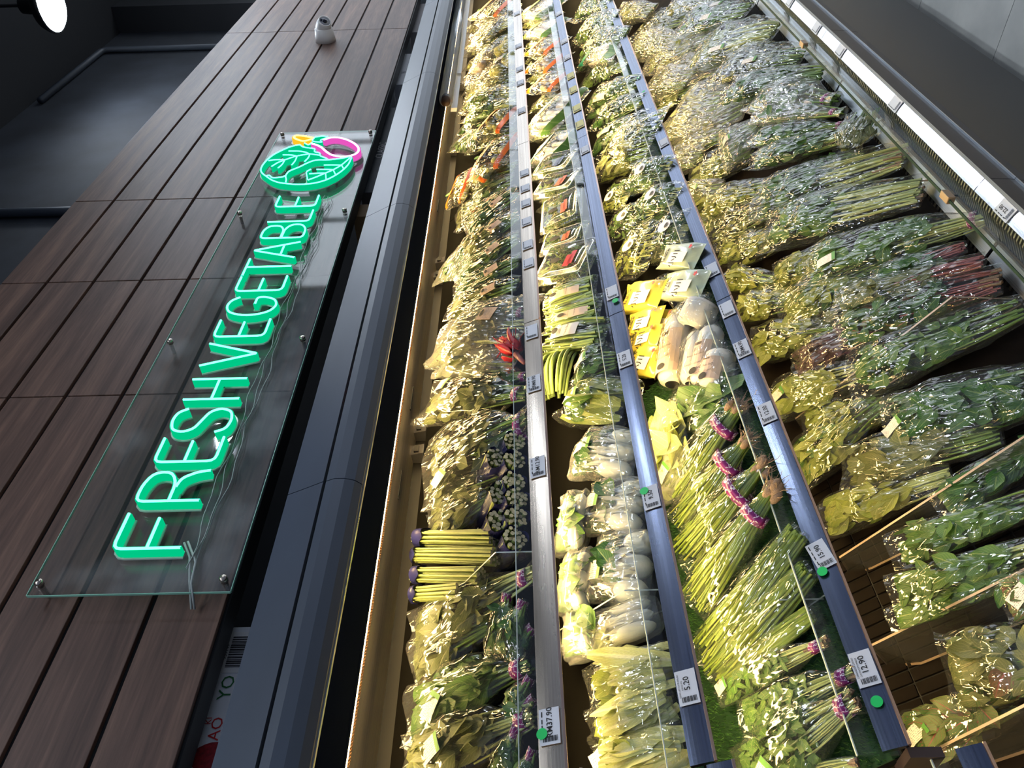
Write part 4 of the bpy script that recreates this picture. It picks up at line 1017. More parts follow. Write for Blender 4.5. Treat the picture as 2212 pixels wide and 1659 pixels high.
def g_shell(t, rng, L_, W_, T_, o):
    """clear hinged punnet with ribbed rim, sprouts inside and a sticker on the lid"""
    def rr(l, w, z, r=.015, n=5):
        P = []
        for cx, cy, a0 in ((l/2-r, w/2-r, 0), (-l/2+r, w/2-r, PI/2), (-l/2+r, -w/2+r, PI), (l/2-r, -w/2+r, 1.5*PI)):
            for q in range(n): a = a0+PI/2*q/(n-1); P.append((cx+r*math.cos(a), cy+r*math.sin(a), z))
        return P
    lay = [(.80, -.5), (.84, -.48), (.93, .10), (1.0, .12), (1.0, .17), (.93, .18), (.86, .44), (.82, .48), (.74, .48), (.72, .42), (.30, .42)]
    V = []
    for k, z in lay: V += rr(L_*k, W_*(1-(1-k)*L_/W_*.8) if k > .5 else W_*k*.8, z*T_)
    n = 20; F = [(i*n+j, i*n+(j+1) % n, (i+1)*n+(j+1) % n, (i+1)*n+j) for i in range(len(lay)-1) for j in range(n)]
    F3 = []
    me = MB().add(V, F + [tuple(range(n-1, -1, -1)), tuple(range((len(lay)-1)*n, len(lay)*n))])
    me.build('punnet', SHELL, t, True)
    rb = MB()
    for s in (-1, 1):
        for q in range(int(L_/.009)-4): rb.box(-L_/2+.02+q*.009, -L_/2+.024+q*.009, s*W_*.455-.004, s*W_*.455+.004, .17*T_, .215*T_)
        for q in range(int(W_/.009)-4): rb.box(s*L_*.465-.004, s*L_*.465+.004, -W_/2+.02+q*.009, -W_/2+.024+q*.009, .17*T_, .215*T_)
    rb.build('rim_ribs', SHELL, t)
    m = 260; A = np.stack([rng.uniform(-.38, .38, m)*L_, rng.uniform(-.36, .36, m)*W_, rng.uniform(-.42, .25, m)*T_], 1)
    B = np.clip(A + rng.normal(0, 1, (m, 3))*np.array([.03, .022, .010]), [-.40*L_, -.38*W_, -.44*T_], [.40*L_, .38*W_, .34*T_])
    Vv, Ff, uv = tubes_arrays(rng, A, B, np.full(m, .0013), np.full(m, .0010), .25, 4, 4)
    part('sprouts', mesh_np('sprouts', Vv, Ff, mats=[STEM['chive']], uv=uv, smooth=True), t, kind='stuff')
    P = np.stack([rng.uniform(-.38, .38, 60)*L_, rng.uniform(-.36, .36, 60)*W_, rng.uniform(.1, .33, 60)*T_], 1)
    Vv, Ff, uv = leaves_arrays(rng, P, rng.normal(0, 1, (60, 3))*[1, 1, .2], np.tile([[0, 0, 1.]], (60, 1)), np.full(60, .014), np.full(60, .009), 'oval')
    part('sprout_leaves', mesh_np('sprout_leaves', Vv, Ff, mats=[LEAF['mid']], uv=uv), t, kind='stuff')
    c = o.get('col', 'red'); cm = {'red': REDINK, 'orange': ORANGE, 'blue': NAVYWRAP}[c]
    z = .485*T_
    st = MB().box(-.17*L_, -.09*L_, -.16*W_, .16*W_, z, z+.0006).box(-.13*L_, -.02*L_, -.08*W_, .20*W_, z, z+.0006).build('sticker', cm, t)
    ov = [(.17*L_+.018*math.cos(a), .012*math.sin(a), z+.0006) for a in np.linspace(0, 2*PI, 17)[:-1]]
    MB().add(ov, [tuple(range(16))]).build('oval_mark', INK if c != 'blue' else CARTON_G, t)
    return None
def g_brick(t, rng, L_, W_, T_, o):
    """soft brick pack printed with Chinese characters"""
    pm = GWPACK if o.get('pale') else YELLOWPACK
    bag, prof = bag_mesh(rng, L_, W_, T_, 'pillow', pm, .55, 30, 28)
    # squarer than a pillow
    co = np.zeros(len(bag.vertices)*3, np.float32); bag.vertices.foreach_get('co', co); co = co.reshape(-1, 3)
    pw = lambda a, h: np.sign(a)*np.minimum(np.abs(a), h*.90)
    co[:, 2] = pw(co[:, 2], T_*.5); co[:, 1] = pw(co[:, 1], W_*.52); bag.vertices.foreach_set('co', co.ravel())
    part('pack', bag, t)
    nm = sum((p[1] for p in prof[1]))  # unused profile weight keeps packs varied
    z = T_*.47
    fld = MB().box(-.30*L_, .12*L_, -.05*W_, .34*W_, z, z+.0004).build('print_panel', WHITE, t)
    for s, x, y, sz in (('小川', -.04, .20, .030), ('桂品', .22, .16, .018), ('精', .22, -.10, .018)):
        q = part('lettering', text_mesh(s, sz, INK, .0004), t); q.matrix_local = Matrix.Translation((x*L_, y*W_, z+.0012)) @ Matrix.Rotation(-PI/2, 4, 'Z')
    q = part('lettering', text_mesh('Golden', .012, INK), t); q.matrix_local = Matrix.Translation((.36*L_, -.02*W_, z+.0012)) @ Matrix.Rotation(-PI/2, 4, 'Z')
    cr = [(-.32*L_+(.010 if k % 2 else .005)*math.cos(k*PI/5), -.25*W_+(.010 if k % 2 else .005)*math.sin(k*PI/5), z+.0012) for k in range(10)]
    MB().add(cr, [tuple(range(10))]).build('red_mark', REDINK, t)
    return None
def g_roll(t, rng, L_, W_, T_, o):
    """plump white mushroom stick sealed in film with a kraft paper label"""
    V = []; n = 18; pr = [(0, .2), (.04, .36), (.1, .44), (.5, .45), (.86, .44), (.93, .34), (.97, .2)]
    for s, k in pr: V += [(s*L_*.86-L_/2, W_*k*math.cos(2*PI*j/n), W_*k*math.sin(2*PI*j/n)*.9) for j in range(n)]
    part('mushroom', mesh_np('mushroom', V, [(i*n+j, i*n+(j+1) % n, (i+1)*n+(j+1) % n, (i+1)*n+j) for i in range(len(pr)-1) for j in range(n)], mats=[WHITEROLL], smooth=True), t)
    bag, prof = bag_mesh(rng, L_, W_, W_, 'sack', FILM2, .8)
    if o.get('card', True):
        s0, s1 = .06, .56; m = 8; V = []; uv = []
        for i in range(7):
            for j in range(m+1):
                a = PI*(.18+.64*j/m); s = s0+(s1-s0)*i/6
                V.append((s*L_-L_/2, W_*.49*math.cos(a), W_*.49*math.sin(a)*.95)); uv.append((j/m, i/6))
        cd = part('paper_label', mesh_np('paper_label', V, [(i*(m+1)+j, (i+1)*(m+1)+j, (i+1)*(m+1)+j+1, i*(m+1)+j+1) for i in range(6) for j in range(m)], mats=[plain('kraft_plain', (.80,.60,.45), .6)], uv=uv), t, label='kraft paper label')
        for s, x, sz in (('Qing Long Cheng', .34, .0085), ('COMPOST GROWN', .22, .0075)):
            q = part('lettering', text_mesh(s, sz, plain('brown_ink', (.10,.05,.03), .6)), cd); q.matrix_local = Matrix.Translation((x*L_-L_/2+.0, 0, W_*.475+.001)) @ Matrix.Rotation(PI/2, 4, 'Z')
        ov = [(.12*L_-L_/2+.010*math.cos(a), .013*math.sin(a), W_*.472) for a in np.linspace(0, 2*PI, 17)[:-1]]
        MB().add(ov, [tuple(range(16))]).build('dark_emblem', INK, cd)
        bc = MB()
        for k in range(12): bc.box(.49*L_-L_/2, .53*L_-L_/2, -.012+k*.002, -.012+k*.002+(.0012 if k % 3 else .0007), W_*.470, W_*.4715)
        bc.build('barcode', INK, cd)
    part('bag', bag, t); return prof
def g_roundlabel(t, rng, L_, W_, T_, o):
    """plump bag of curly greens with a white oval paper label"""
    prof = g_herb(t, rng, L_, W_, T_, dict(shape='pillow', leaf=o.get('leaf', 'mid'), n=150, film=FILM2, stem='pale', s0=.12, ns=20))
    s, r1, r2 = o.get('ls', .5), .030, .022
    V = [(s*L_-L_/2, 0, 0)]; uv = [(.5, .5)]
    for j in range(24):
        a = 2*PI*j/24; V.append((s*L_-L_/2+r1*math.cos(a), r2*math.sin(a)+o.get('lv', 0)*W_, 0)); uv.append((.5+.5*math.cos(a), .5+.5*math.sin(a)))
    V = [(x, y, lerp_prof(prof[1], min(.95, max(.05, (x+L_/2)/L_)))*T_*max(0, 1-min(1, abs(y)/(W_*.5))**2)**.4+.006) for x, y, z in V]
    lb = part('oval_label', mesh_np('oval_label', V, None, [(0, j+1, (j+1) % 24+1) for j in range(24)], [CARDW], uv), t, label='white oval paper label')
    z = max(v[2] for v in V)+.001
    ov = [(s*L_-L_/2-.013+.008*math.cos(a), .010*math.sin(a)+o.get('lv', 0)*W_, z) for a in np.linspace(0, 2*PI, 17)[:-1]]
    MB().add(ov, [tuple(range(16))]).build('dark_emblem', INK, lb)
    return prof
def g_stripes(t, rng, L_, W_, T_, o):
    """printed clear bag with two orange bands, pale produce inside"""
    bag, prof = bag_mesh(rng, L_, W_, T_, 'pillow', FILM2, .9)
    n = 9; C = np.stack([rng.uniform(-.3, .3, n)*L_, rng.uniform(-.3, .3, n)*W_, rng.uniform(-.2, .15, n)*T_], 1)
    V, F = ball_arrays(C, np.tile([[.022, .020, .018]], (n, 1))*rng.uniform(.7, 1.1, (n, 1)), 10, 8); clampz(V, T_, .42)
    part('produce', mesh_np('produce', V, F, mats=[MUSH if o.get('mush') else FRUITG], smooth=True), t)
    for y0, y1, s0, s1 in ((0, 1, .13, .22), (0, 1, .72, .84)):
        m = 10; V = []
        for s in (s0, (s0+s1)/2, s1):
            a = lerp_prof(prof[0], s)*W_; b = lerp_prof(prof[1], s)*T_
            for j in range(m+1): th = PI*(.04+.92*j/m); V.append((s*L_-L_/2+.006*math.sin(3*th), a*math.cos(th)*1.02, b*math.sin(th)**.8*1.06+.001))
        part('orange_print', mesh_np('orange_print', V, [(i*(m+1)+j, (i+1)*(m+1)+j, (i+1)*(m+1)+j+1, i*(m+1)+j+1) for i in range(2) for j in range(m)], mats=[ORANGE], smooth=True), t)
    q = [(.30*L_+.014*math.cos(a), .2*W_+.010*math.sin(a), T_*.5) for a in np.linspace(0, 2*PI, 9)[:-1]]
    MB().add(q, [tuple(range(8))]).build('leaf_print', GREENPRINT, t)
    part('bag', bag, t); return prof
def g_printbag(t, rng, L_, W_, T_, o):
    """clear mushroom bag printed with coloured leaf borders"""
    bag, prof = bag_mesh(rng, L_, W_, T_, 'pillow', FILMH, .9)
    n = 14; A = np.stack([rng.uniform(-.35, -.1, n)*L_, rng.uniform(-.35, .35, n)*W_, rng.uniform(-.25, .25, n)*T_], 1); B = A+np.stack([np.full(n, .35*L_), rng.normal(0, .01, n), rng.normal(0, .005, n)], 1)
    V, F, uv = tubes_arrays(rng, A, B, np.full(n, .008), np.full(n, .011), .05, 7, 4); clampz(V, T_, .42)
    part('mushrooms', mesh_np('mushrooms', V, F, mats=[WHITEROLL], uv=uv, smooth=True), t)
    for s0, s1, mt in ((.06, .22, LEAF['mid']), (.74, .95, {'lime': LIMEPRINT, 'aqua': AQUA, 'teal': TEALPRINT}[o.get('col', 'lime')])):
        m = 10; V = []; uv = []
        for i in range(4):
            for j in range(m+1):
                th = PI*(.02+.96*j/m); s = s0+(s1-s0)*i/3 + (.05*math.sin(th*3) if i in (0, 3) else 0); s = min(.97, max(.03, s))
                a = lerp_prof(prof[0], s)*W_; b = lerp_prof(prof[1], s)*T_
                V.append((s*L_-L_/2, a*math.cos(th)*1.02, b*math.sin(th)**.8*1.08+.0015)); uv.append((.2, j/m))
        part('printed_border', mesh_np('printed_border', V, [(i*(m+1)+j, (i+1)*(m+1)+j, (i+1)*(m+1)+j+1, i*(m+1)+j+1) for i in range(3) for j in range(m)], mats=[mt], uv=uv, smooth=True), t)
    if o.get('text'):
        q = part('lettering', text_mesh(o['text'], .022, INK), t); q.matrix_local = Matrix.Translation((.0, 0, T_*.56+.002)) @ Matrix.Rotation(-PI/2, 4, 'Z')
    part('bag', bag, t); return prof
def g_fruit(t, rng, L_, W_, T_, o):
    bag, prof = bag_mesh(rng, L_, W_, T_, 'sack', FILM2, 1.)
    for q in range(o.get('n', 3)):
        C = np.array([[rng.uniform(-.32, .12)*L_, rng.uniform(-.24, .24)*W_, rng.uniform(-.1, .12)*T_]])
        V, F = ball_arrays(C, np.array([[.042, .032, .030]])*o.get('fs', 1.), 14, 12)
        k = 1-.25*np.clip((V[:, 0]-C[0, 0])/.04, -1, 1); V[:, 1] = C[0, 1]+(V[:, 1]-C[0, 1])*k; V[:, 2] = C[0, 2]+(V[:, 2]-C[0, 2])*k; clampz(V, T_, .46)
        part('fruit', mesh_np('fruit', V, F, mats=[FRUITG if o.get('c', 0) == 0 else MUSH], smooth=True), t)
    part('bag', bag, t); return prof
def g_flower(t, rng, L_, W_, T_, o):
    """torch ginger bud: stalk, tight bracts and open scarlet petals"""
    MB().tube([(-L_*.5, 0, 0), (-L_*.15, .002, .003)], [.006, .008], 8).build('stalk', STEM['red'], t, True)
    n = 26; k = np.arange(n); a = k*2.4; lay = k/n
    P = np.stack([-L_*.18+lay*L_*.40, np.cos(a)*.012*(1-lay*.5), np.sin(a)*.012*(1-lay*.5)], 1)
    D = np.stack([.9+lay, np.cos(a)*(.55-.4*lay), np.sin(a)*(.55-.4*lay)], 1); Nn = np.stack([-.3*np.ones(n), np.cos(a), np.sin(a)], 1)
    for q in range(n):
        V, F, uv = leaves_arrays(rng, P[q:q+1], D[q:q+1], Nn[q:q+1], np.array([.040+.02*rng.random()]), np.array([.026]), 'oval', .15, .35, .08)
        ob = part('petal', mesh_np('petal', V, F, mats=[PETAL], uv=uv, smooth=True), t); md = ob.modifiers.new('thick', 'SOLIDIFY'); md.thickness = .0012
    A = np.tile([[L_*.14, 0, 0]], (60, 1))+rng.normal(0, .006, (60, 3)); B = A+np.stack([rng.uniform(.01, .05, 60), rng.normal(0, .018, 60), rng.normal(0, .014, 60)], 1)
    V, F, uv = tubes_arrays(rng, A, B, np.full(60, .0022), np.full(60, .0010), .2, 4, 3)
    part('florets', mesh_np('florets', V, F, mats=[PETAL], uv=uv, smooth=True), t, kind='stuff')
    V, F, uv = tubes_arrays(rng, np.array([[L_*.05, -.012, .012]]), np.array([[L_*.48, -.030, .020]]), np.array([.011]), np.array([.002]), .1, 9, 7)
    part('bud', mesh_np('bud', V, F, mats=[PETAL], uv=uv, smooth=True), t)
    return None
PETIOLE = leaf_mat('white_petiole', [(.62,.64,.50),(.70,.71,.60),(.66,.70,.50)], (.78,.78,.70), veinw=.3)
KIND = {k[2:]: f for k, f in list(globals().items()) if k.startswith('g_')}
NAMES = {'greens': 'bagged_greens', 'herb': 'bagged_herbs', 'romaine': 'bagged_lettuce', 'pakchoy': 'bagged_pak_choy', 'chives': 'bagged_chives', 'beans': 'bagged_beans', 'longbeans': 'long_beans', 'asparagus': 'asparagus_bundle', 'shell': 'sprout_punnet', 'brick': 'mushroom_pack', 'roll': 'mushroom_roll', 'roundlabel': 'bagged_greens', 'stripes': 'printed_bag', 'printbag': 'printed_bag', 'fruit': 'bagged_fruit', 'flower': 'torch_ginger'}
CATS = {'greens': 'greens', 'herb': 'herbs', 'romaine': 'lettuce', 'pakchoy': 'pak choy', 'chives': 'chives', 'beans': 'beans', 'longbeans': 'beans', 'asparagus': 'asparagus', 'shell': 'sprouts', 'brick': 'mushrooms', 'roll': 'mushrooms', 'roundlabel': 'greens', 'stripes': 'vegetable bag', 'printbag': 'mushrooms', 'fruit': 'fruit bag', 'flower': 'flower'}

# kind, centre, axis from stem to tip, surface normal, length, width, thickness, label, group, options (metres)
GOODS = [
 ('greens', [0.6531, 1.397, 0.8128], [-0.059, 0.688, 0.723], [0.0, -0.724, 0.69], 0.208, 0.1159, 0.058, 'flat bag of red and green leaf lettuce with white sticker beside the lowest divider', None, {'leaf': 'red', 'size': 1.25, 'film': FILM2, 'st': [(0.86, -0.1, 0.05, 0.03, 0.2)], 'single': 14}),
 ('greens', [0.7077, 1.2877, 0.7357], [0.214, 0.674, 0.707], [0.0, -0.724, 0.69], 0.2325, 0.1528, 0.075, 'large crinkled bag of red veined leaves lying across the black deck', None, {'leaf': 'olive', 'leaf2': 'red', 'size': 1.2, 'film': FILM2, 'single': 12}),
 ('greens', [0.7956, 1.1925, 0.6664], [0.129, 0.684, 0.718], [0.0, -0.724, 0.69], 0.1589, 0.0929, 0.0464, 'clear bag corner with tag poking over the lettuce bag', None, {'leaf': 'red', 'film': FILM2, 'st': [(0.75, 0.1, 0.05, 0.03, 0.5)]}),
 ('greens', [0.8624, 1.2968, 0.7279], [0.089, 0.687, 0.721], [0.0, -0.724, 0.69], 0.3519, 0.0575, 0.03, 'narrow bag of pale greens with a dotted film seam', None, {'leaf': 'mid', 'stem': 'pale', 'film': FILM2}),
 ('greens', [0.9021, 1.2745, 0.7156], [0.133, 0.684, 0.718], [0.0, -0.724, 0.69], 0.3496, 0.0844, 0.0422, 'bag of slender stemmed greens next to the empty black deck', None, {'leaf': 'mid', 'stem': 'pale', 'film': FILM2, 'single': 12}),
 ('greens', [0.9896, 1.245, 0.6809], [0.123, 0.684, 0.719], [0.0, -0.724, 0.69], 0.37, 0.0947, 0.0474, 'bag of curly stemmed greens with folded film end', None, {'leaf': 'mid', 'stem': 'green', 'film': FILM2, 'single': 12}),
 ('greens', [1.0704, 1.167, 0.6088], [-0.107, 0.686, 0.72], [0.0, -0.724, 0.69], 0.3274, 0.0953, 0.0476, 'long dark green bag leaning beside the smoked divider', None, {'leaf': 'dark', 'stem': 'green', 'film': FILM2, 'single': 10}),
 ('greens', [1.1567, 1.3624, 0.7761], [0.176, 0.679, 0.713], [0.0, -0.724, 0.69], 0.3119, 0.1171, 0.0586, 'yellow green spinach bag with curled stems beside the smoked divider', None, {'leaf': 'yellow', 'stem': 'pale', 'film': FILM2, 'single': 14}),
 ('greens', [1.2243, 1.2796, 0.6991], [0.31, 0.656, 0.689], [0.0, -0.724, 0.69], 0.3594, 0.1449, 0.0724, 'plump bag of broad oval leaves on top of the spinach', None, {'leaf': 'olive', 'stem': 'green', 'size': 1.2, 'film': FILM2, 'single': 14}),
 ('greens', [1.2528, 1.1614, 0.5931], [0.336, 0.65, 0.682], [0.0, -0.724, 0.69], 0.4112, 0.1881, 0.075, 'big bag of dark sweet potato leaves with small sticker', None, {'leaf': 'dark', 'stem': 'green', 'size': 1.2, 'lk': 'heart', 'film': FILM2, 'st': [(0.93, 0.2, 0.05, 0.03, 0.5)], 'single': 20, 'n': 70}),
 ('greens', [1.3899, 1.3954, 0.7988], [-0.228, 0.672, 0.705], [0.0, -0.724, 0.69], 0.2924, 0.1612, 0.075, 'yellowish leafy bag wedged under the third tier rail', None, {'leaf': 'yellow', 'leaf2': 'mid', 'film': FILM2, 'single': 10}),
 ('greens', [1.5662, 1.3811, 0.7937], [0.298, 0.658, 0.691], [0.0, -0.724, 0.69], 0.3052, 0.1583, 0.075, 'yellowish bag with white sticker pushed against the third tier rail', None, {'leaf': 'yellow', 'stem': 'pale', 'film': FILM2, 'st': [(0.85, 0, 0.05, 0.035, 0.4)], 'single': 10}),
 ('greens', [1.6564, 1.3213, 0.7424], [0.103, 0.686, 0.72], [0.0, -0.724, 0.69], 0.2394, 0.1461, 0.073, 'bag of purplish amaranth leaves near the back of the well', None, {'leaf': 'purple', 'stem': 'red', 'film': FILM2}),
 ('greens', [1.4728, 1.1668, 0.5987], [0.219, 0.673, 0.707], [0.0, -0.724, 0.69], 0.4192, 0.174, 0.075, 'long bag of water spinach crossing behind the broad leaf bag', None, {'leaf': 'mid', 'stem': 'green', 'film': FILM2, 'single': 16, 'n': 60}),
 ('greens', [1.6189, 1.1504, 0.5916], [0.413, 0.628, 0.66], [0.0, -0.724, 0.69], 0.4181, 0.1824, 0.075, 'bag of red stemmed amaranth with torn film', None, {'leaf': 'dark', 'leaf2': 'red', 'stem': 'red', 'film': FILM2, 'ends': 1, 'single': 10}),
 ('greens', [1.6828, 1.1235, 0.5937], [0.465, 0.611, 0.641], [0.0, -0.724, 0.69], 0.3886, 0.0938, 0.0469, 'thin bag of red and green stems under loose film', None, {'leaf': 'olive', 'stem': 'red', 'film': FILM2}),
 ('greens', [1.7175, 1.0954, 0.5562], [0.349, 0.646, 0.679], [0.0, -0.724, 0.69], 0.2457, 0.0883, 0.0441, 'narrow bag of mixed stems with a bright folded film edge', None, {'leaf': 'dark', 'stem': 'red', 'film': FILM2}),
 ('greens', [1.8641, 1.2603, 0.6769], [0.249, 0.668, 0.701], [0.0, -0.724, 0.69], 0.3713, 0.187, 0.075, 'bag of glossy leaves lying under the water spinach', None, {'leaf': 'yellow', 'leaf2': 'mid', 'film': FILM2, 'single': 10}),
 ('greens', [2.1431, 1.4097, 0.8282], [0.792, 0.421, 0.443], [0.0, -0.724, 0.69], 0.2513, 0.1104, 0.0552, 'small yellow lit leaf bag tucked by the third tier rail joint', None, {'leaf': 'yellow', 'film': FILM2}),
 ('greens', [2.0022, 1.4145, 0.8251], [0.635, 0.533, 0.559], [0.0, -0.724, 0.69], 0.2278, 0.1327, 0.0663, 'plump yellow lit leaf bag tucked under the third tier rail', None, {'leaf': 'yellow', 'film': FILM2}),
 ('greens', [1.7988, 1.3868, 0.7898], [0.506, 0.595, 0.625], [0.0, -0.724, 0.69], 0.317, 0.1537, 0.075, 'yellow leafy bag below the RM4.90 tag', None, {'leaf': 'yellow', 'film': FILM2, 'single': 8}),
 ('greens', [1.8634, 1.1131, 0.5624], [0.513, 0.592, 0.622], [0.0, -0.724, 0.69], 0.5348, 0.1753, 0.075, 'choy sum bag with purple band reaching over the glass clip', None, {'leaf': 'mid', 'stem': 'pale', 'film': FILM2, 'band': 1, 'size': 1.15, 'st': [(0.82, 0.3, 0.06, 0.03, 0.2)], 'single': 20, 'n': 60}),
 ('greens', [2.0225, 1.278, 0.6996], [0.392, 0.635, 0.666], [0.0, -0.724, 0.69], 0.2737, 0.1389, 0.0694, 'short leafy bag half hidden under the choy sum', None, {'leaf': 'yellow', 'film': FILM2}),
 ('greens', [2.1444, 1.1643, 0.6062], [0.601, 0.551, 0.579], [0.0, -0.724, 0.69], 0.5414, 0.2348, 0.075, 'bag of pale stalked mustard greens fanned at the glass', None, {'leaf': 'mid', 'stem': 'pale', 'rs': 0.0042, 'ns': 26, 's1': 0.5, 'film': FILM2, 's0': 0.45, 'single': 8, 'ends': 1}),
 ('greens', [2.3297, 1.1483, 0.5893], [0.574, 0.565, 0.593], [0.0, -0.724, 0.69], 0.5497, 0.2177, 0.075, 'bag of long stalked greens with pale brown roots', None, {'leaf': 'dark', 'stem': 'pale', 'rs': 0.0036, 'ns': 22, 'film': FILM2, 's0': 0.5, 'ends': 1, 'single': 8}),
 ('greens', [2.2833, 1.3634, 0.7752], [0.326, 0.652, 0.684], [0.0, -0.724, 0.69], 0.2562, 0.1572, 0.075, 'yellow lit bag of feathery greens behind the mustard greens', None, {'leaf': 'yellow', 'film': FILM2, 'size': 0.6, 'n': 80}),
 ('greens', [2.4597, 1.3634, 0.7752], [0.399, 0.632, 0.664], [0.0, -0.724, 0.69], 0.3315, 0.1967, 0.075, 'netted bag of feathery herbs below the third tier rail', None, {'leaf': 'olive', 'film': FILM2, 'size': 0.5, 'n': 90}),
 ('greens', [2.5955, 1.3368, 0.7573], [0.633, 0.534, 0.56], [0.0, -0.724, 0.69], 0.3499, 0.1667, 0.075, 'film bag of fine leaved greens beside the mustard greens', None, {'leaf': 'yellow', 'film': FILM2, 'size': 0.6, 'n': 80}),
 ('greens', [2.5653, 1.1381, 0.5875], [0.668, 0.513, 0.539], [0.0, -0.724, 0.69], 0.4741, 0.1255, 0.0627, 'slim bag of bright green kale in ribbed film', None, {'leaf': 'dark', 'stem': 'green', 'film': FILM2, 'single': 10}),
 ('greens', [2.3555, 0.9947, 0.5089], [-0.704, 0.49, 0.514], [0.0, -0.724, 0.69], 0.1659, 0.1563, 0.06, 'upright bunch of dark greens leaning on the front glass', None, {'leaf': 'olive', 'stem': 'green', 'film': FILM2, 'shape': 'sack', 'single': 8}),
 ('greens', [2.6679, 1.1294, 0.5849], [0.783, 0.429, 0.451], [0.0, -0.724, 0.69], 0.4742, 0.1077, 0.0538, 'slim bag of greens with purple band near the glass', None, {'leaf': 'dark', 'stem': 'green', 'band': 1, 'film': FILM2}),
 ('greens', [2.7672, 1.0999, 0.566], [0.875, 0.334, 0.351], [0.0, -0.724, 0.69], 0.4801, 0.1018, 0.0509, 'milky bag of spinach with purple band', None, {'leaf': 'dark', 'band': 1, 'film': FILMH}),
 ('greens', [2.8889, 1.0873, 0.5453], [0.912, 0.283, 0.297], [0.0, -0.724, 0.69], 0.4911, 0.1811, 0.075, 'cone shaped milky bag of greens with purple band', None, {'leaf': 'dark', 'band': 1, 'film': FILMH, 'st': [(0.2, 0.5, 0.04, 0.03, 0)]}),
 ('greens', [3.1003, 1.1083, 0.5673], [0.813, 0.401, 0.421], [0.0, -0.724, 0.69], 0.56, 0.1778, 0.075, 'glossy bag of celery stalks beyond the cone shaped bag', None, {'leaf': 'dark', 'stem': 'green', 'rs': 0.004, 'film': FILM2}),
 ('greens', [3.3564, 1.1092, 0.5583], [0.859, 0.353, 0.37], [0.0, -0.724, 0.69], 0.56, 0.2297, 0.075, 'puffed clear bag of mixed herbs at the far deck', None, {'leaf': 'olive', 'film': FILM2, 'st': [(0.5, 0.2, 0.08, 0.025, 0.2)]}),
 ('greens', [3.7039, 1.1279, 0.5779], [0.817, 0.398, 0.418], [0.0, -0.724, 0.69], 0.56, 0.2765, 0.075, 'bag of long pale green stalks with white tags', None, {'leaf': 'yellow', 'stem': 'pale', 'rs': 0.004, 'ns': 26, 'film': FILM2, 's0': 0.5, 'st': [(0.55, 0.5, 0.1, 0.025, 0.1)]}),
 ('greens', [4.1097, 1.1302, 0.5804], [0.865, 0.346, 0.364], [0.0, -0.724, 0.69], 0.56, 0.2403, 0.075, 'far bag of greens with two white hang tags', None, {'leaf': 'mid', 'film': FILM2, 'st': [(0.5, 0.3, 0.08, 0.03, 0.1), (0.5, -0.4, 0.08, 0.03, 0.1)]}),
 ('greens', [4.5003, 1.1421, 0.5928], [0.89, 0.315, 0.331], [0.0, -0.724, 0.69], 0.56, 0.2328, 0.075, 'far crinkled bag of herbs at the deck end', None, {'leaf': 'olive', 'film': FILM2}),
 ('greens', [3.4505, 1.3518, 0.7731], [0.728, 0.473, 0.497], [0.0, -0.724, 0.69], 0.3473, 0.3827, 0.075, 'milky crumpled bag of pale greens beneath the third tier rail', None, {'leaf': 'pale', 'film': FILMH}),
 ('greens', [2.9422, 1.2761, 0.7036], [0.103, 0.686, 0.72], [0.0, -0.724, 0.69], 0.1706, 0.2776, 0.075, 'milky bag with square white sticker by the purple banded greens', None, {'leaf': 'dark', 'film': FILMH, 'st': [(0.7, 0, 0.04, 0.035, 0)]}),
 ('greens', [3.1649, 1.4621, 0.8688], [0.745, 0.46, 0.483], [0.0, -0.724, 0.69], 0.2263, 0.2075, 0.075, 'tan lit crumpled film bag below the far third tier rail', None, {'leaf': 'olive', 'film': FILMH}),
 ('greens', [2.8432, 1.4502, 0.8563], [0.69, 0.499, 0.524], [0.0, -0.724, 0.69], 0.2316, 0.1653, 0.075, 'tan lit bag of fine greens with square tag under the rail', None, {'leaf': 'yellow', 'film': FILMH, 'st': [(0.5, 0, 0.035, 0.03, 0.3)]}),
 ('greens', [4.5216, 1.3889, 0.812], [0.883, 0.324, 0.34], [0.0, -0.724, 0.69], 0.5234, 0.259, 0.075, 'warm lit clear bag of yellow greens far under the rail', None, {'leaf': 'yellow', 'film': FILMH}),
 ('greens', [3.9394, 1.3936, 0.8169], [0.848, 0.366, 0.384], [0.0, -0.724, 0.69], 0.3983, 0.2517, 0.075, 'warm lit clear bag of herbs with round mark under the rail', None, {'leaf': 'olive', 'film': FILMH}),
 ('greens', [5.2079, 1.4042, 0.828], [0.914, 0.28, 0.294], [0.0, -0.724, 0.69], 0.543, 0.2419, 0.075, 'warm lit bag of greens at the far deck corner', None, {'leaf': 'yellow', 'film': FILMH}),
 ('greens', [3.3009, 1.3595, 0.7461], [0.467, 0.61, 0.64], [0.0, -0.724, 0.69], 0.3963, 0.3285, 0.075, 'milky bag of leaves under the purple banded bags', None, {'leaf': 'olive', 'film': FILMH, 'single': 4}),
 ('greens', [2.9435, 1.3778, 0.7653], [0.483, 0.604, 0.634], [0.0, -0.724, 0.69], 0.3171, 0.2476, 0.075, 'netted bag of small leaves beneath the kale', None, {'leaf': 'yellow', 'film': FILM2, 'single': 4}),
 ('greens', [3.8907, 1.3259, 0.7108], [0.771, 0.439, 0.461], [0.0, -0.724, 0.69], 0.5033, 0.2896, 0.075, 'crinkled bag of pale herbs tucked under the celery bag', None, {'leaf': 'olive', 'film': FILMH, 'single': 4}),
 ('greens', [4.2457, 1.3128, 0.6971], [0.758, 0.45, 0.473], [0.0, -0.724, 0.69], 0.5377, 0.3156, 0.075, 'puffed bag of yellow herbs beneath the stalks with tags', None, {'leaf': 'yellow', 'film': FILMH, 'single': 4}),
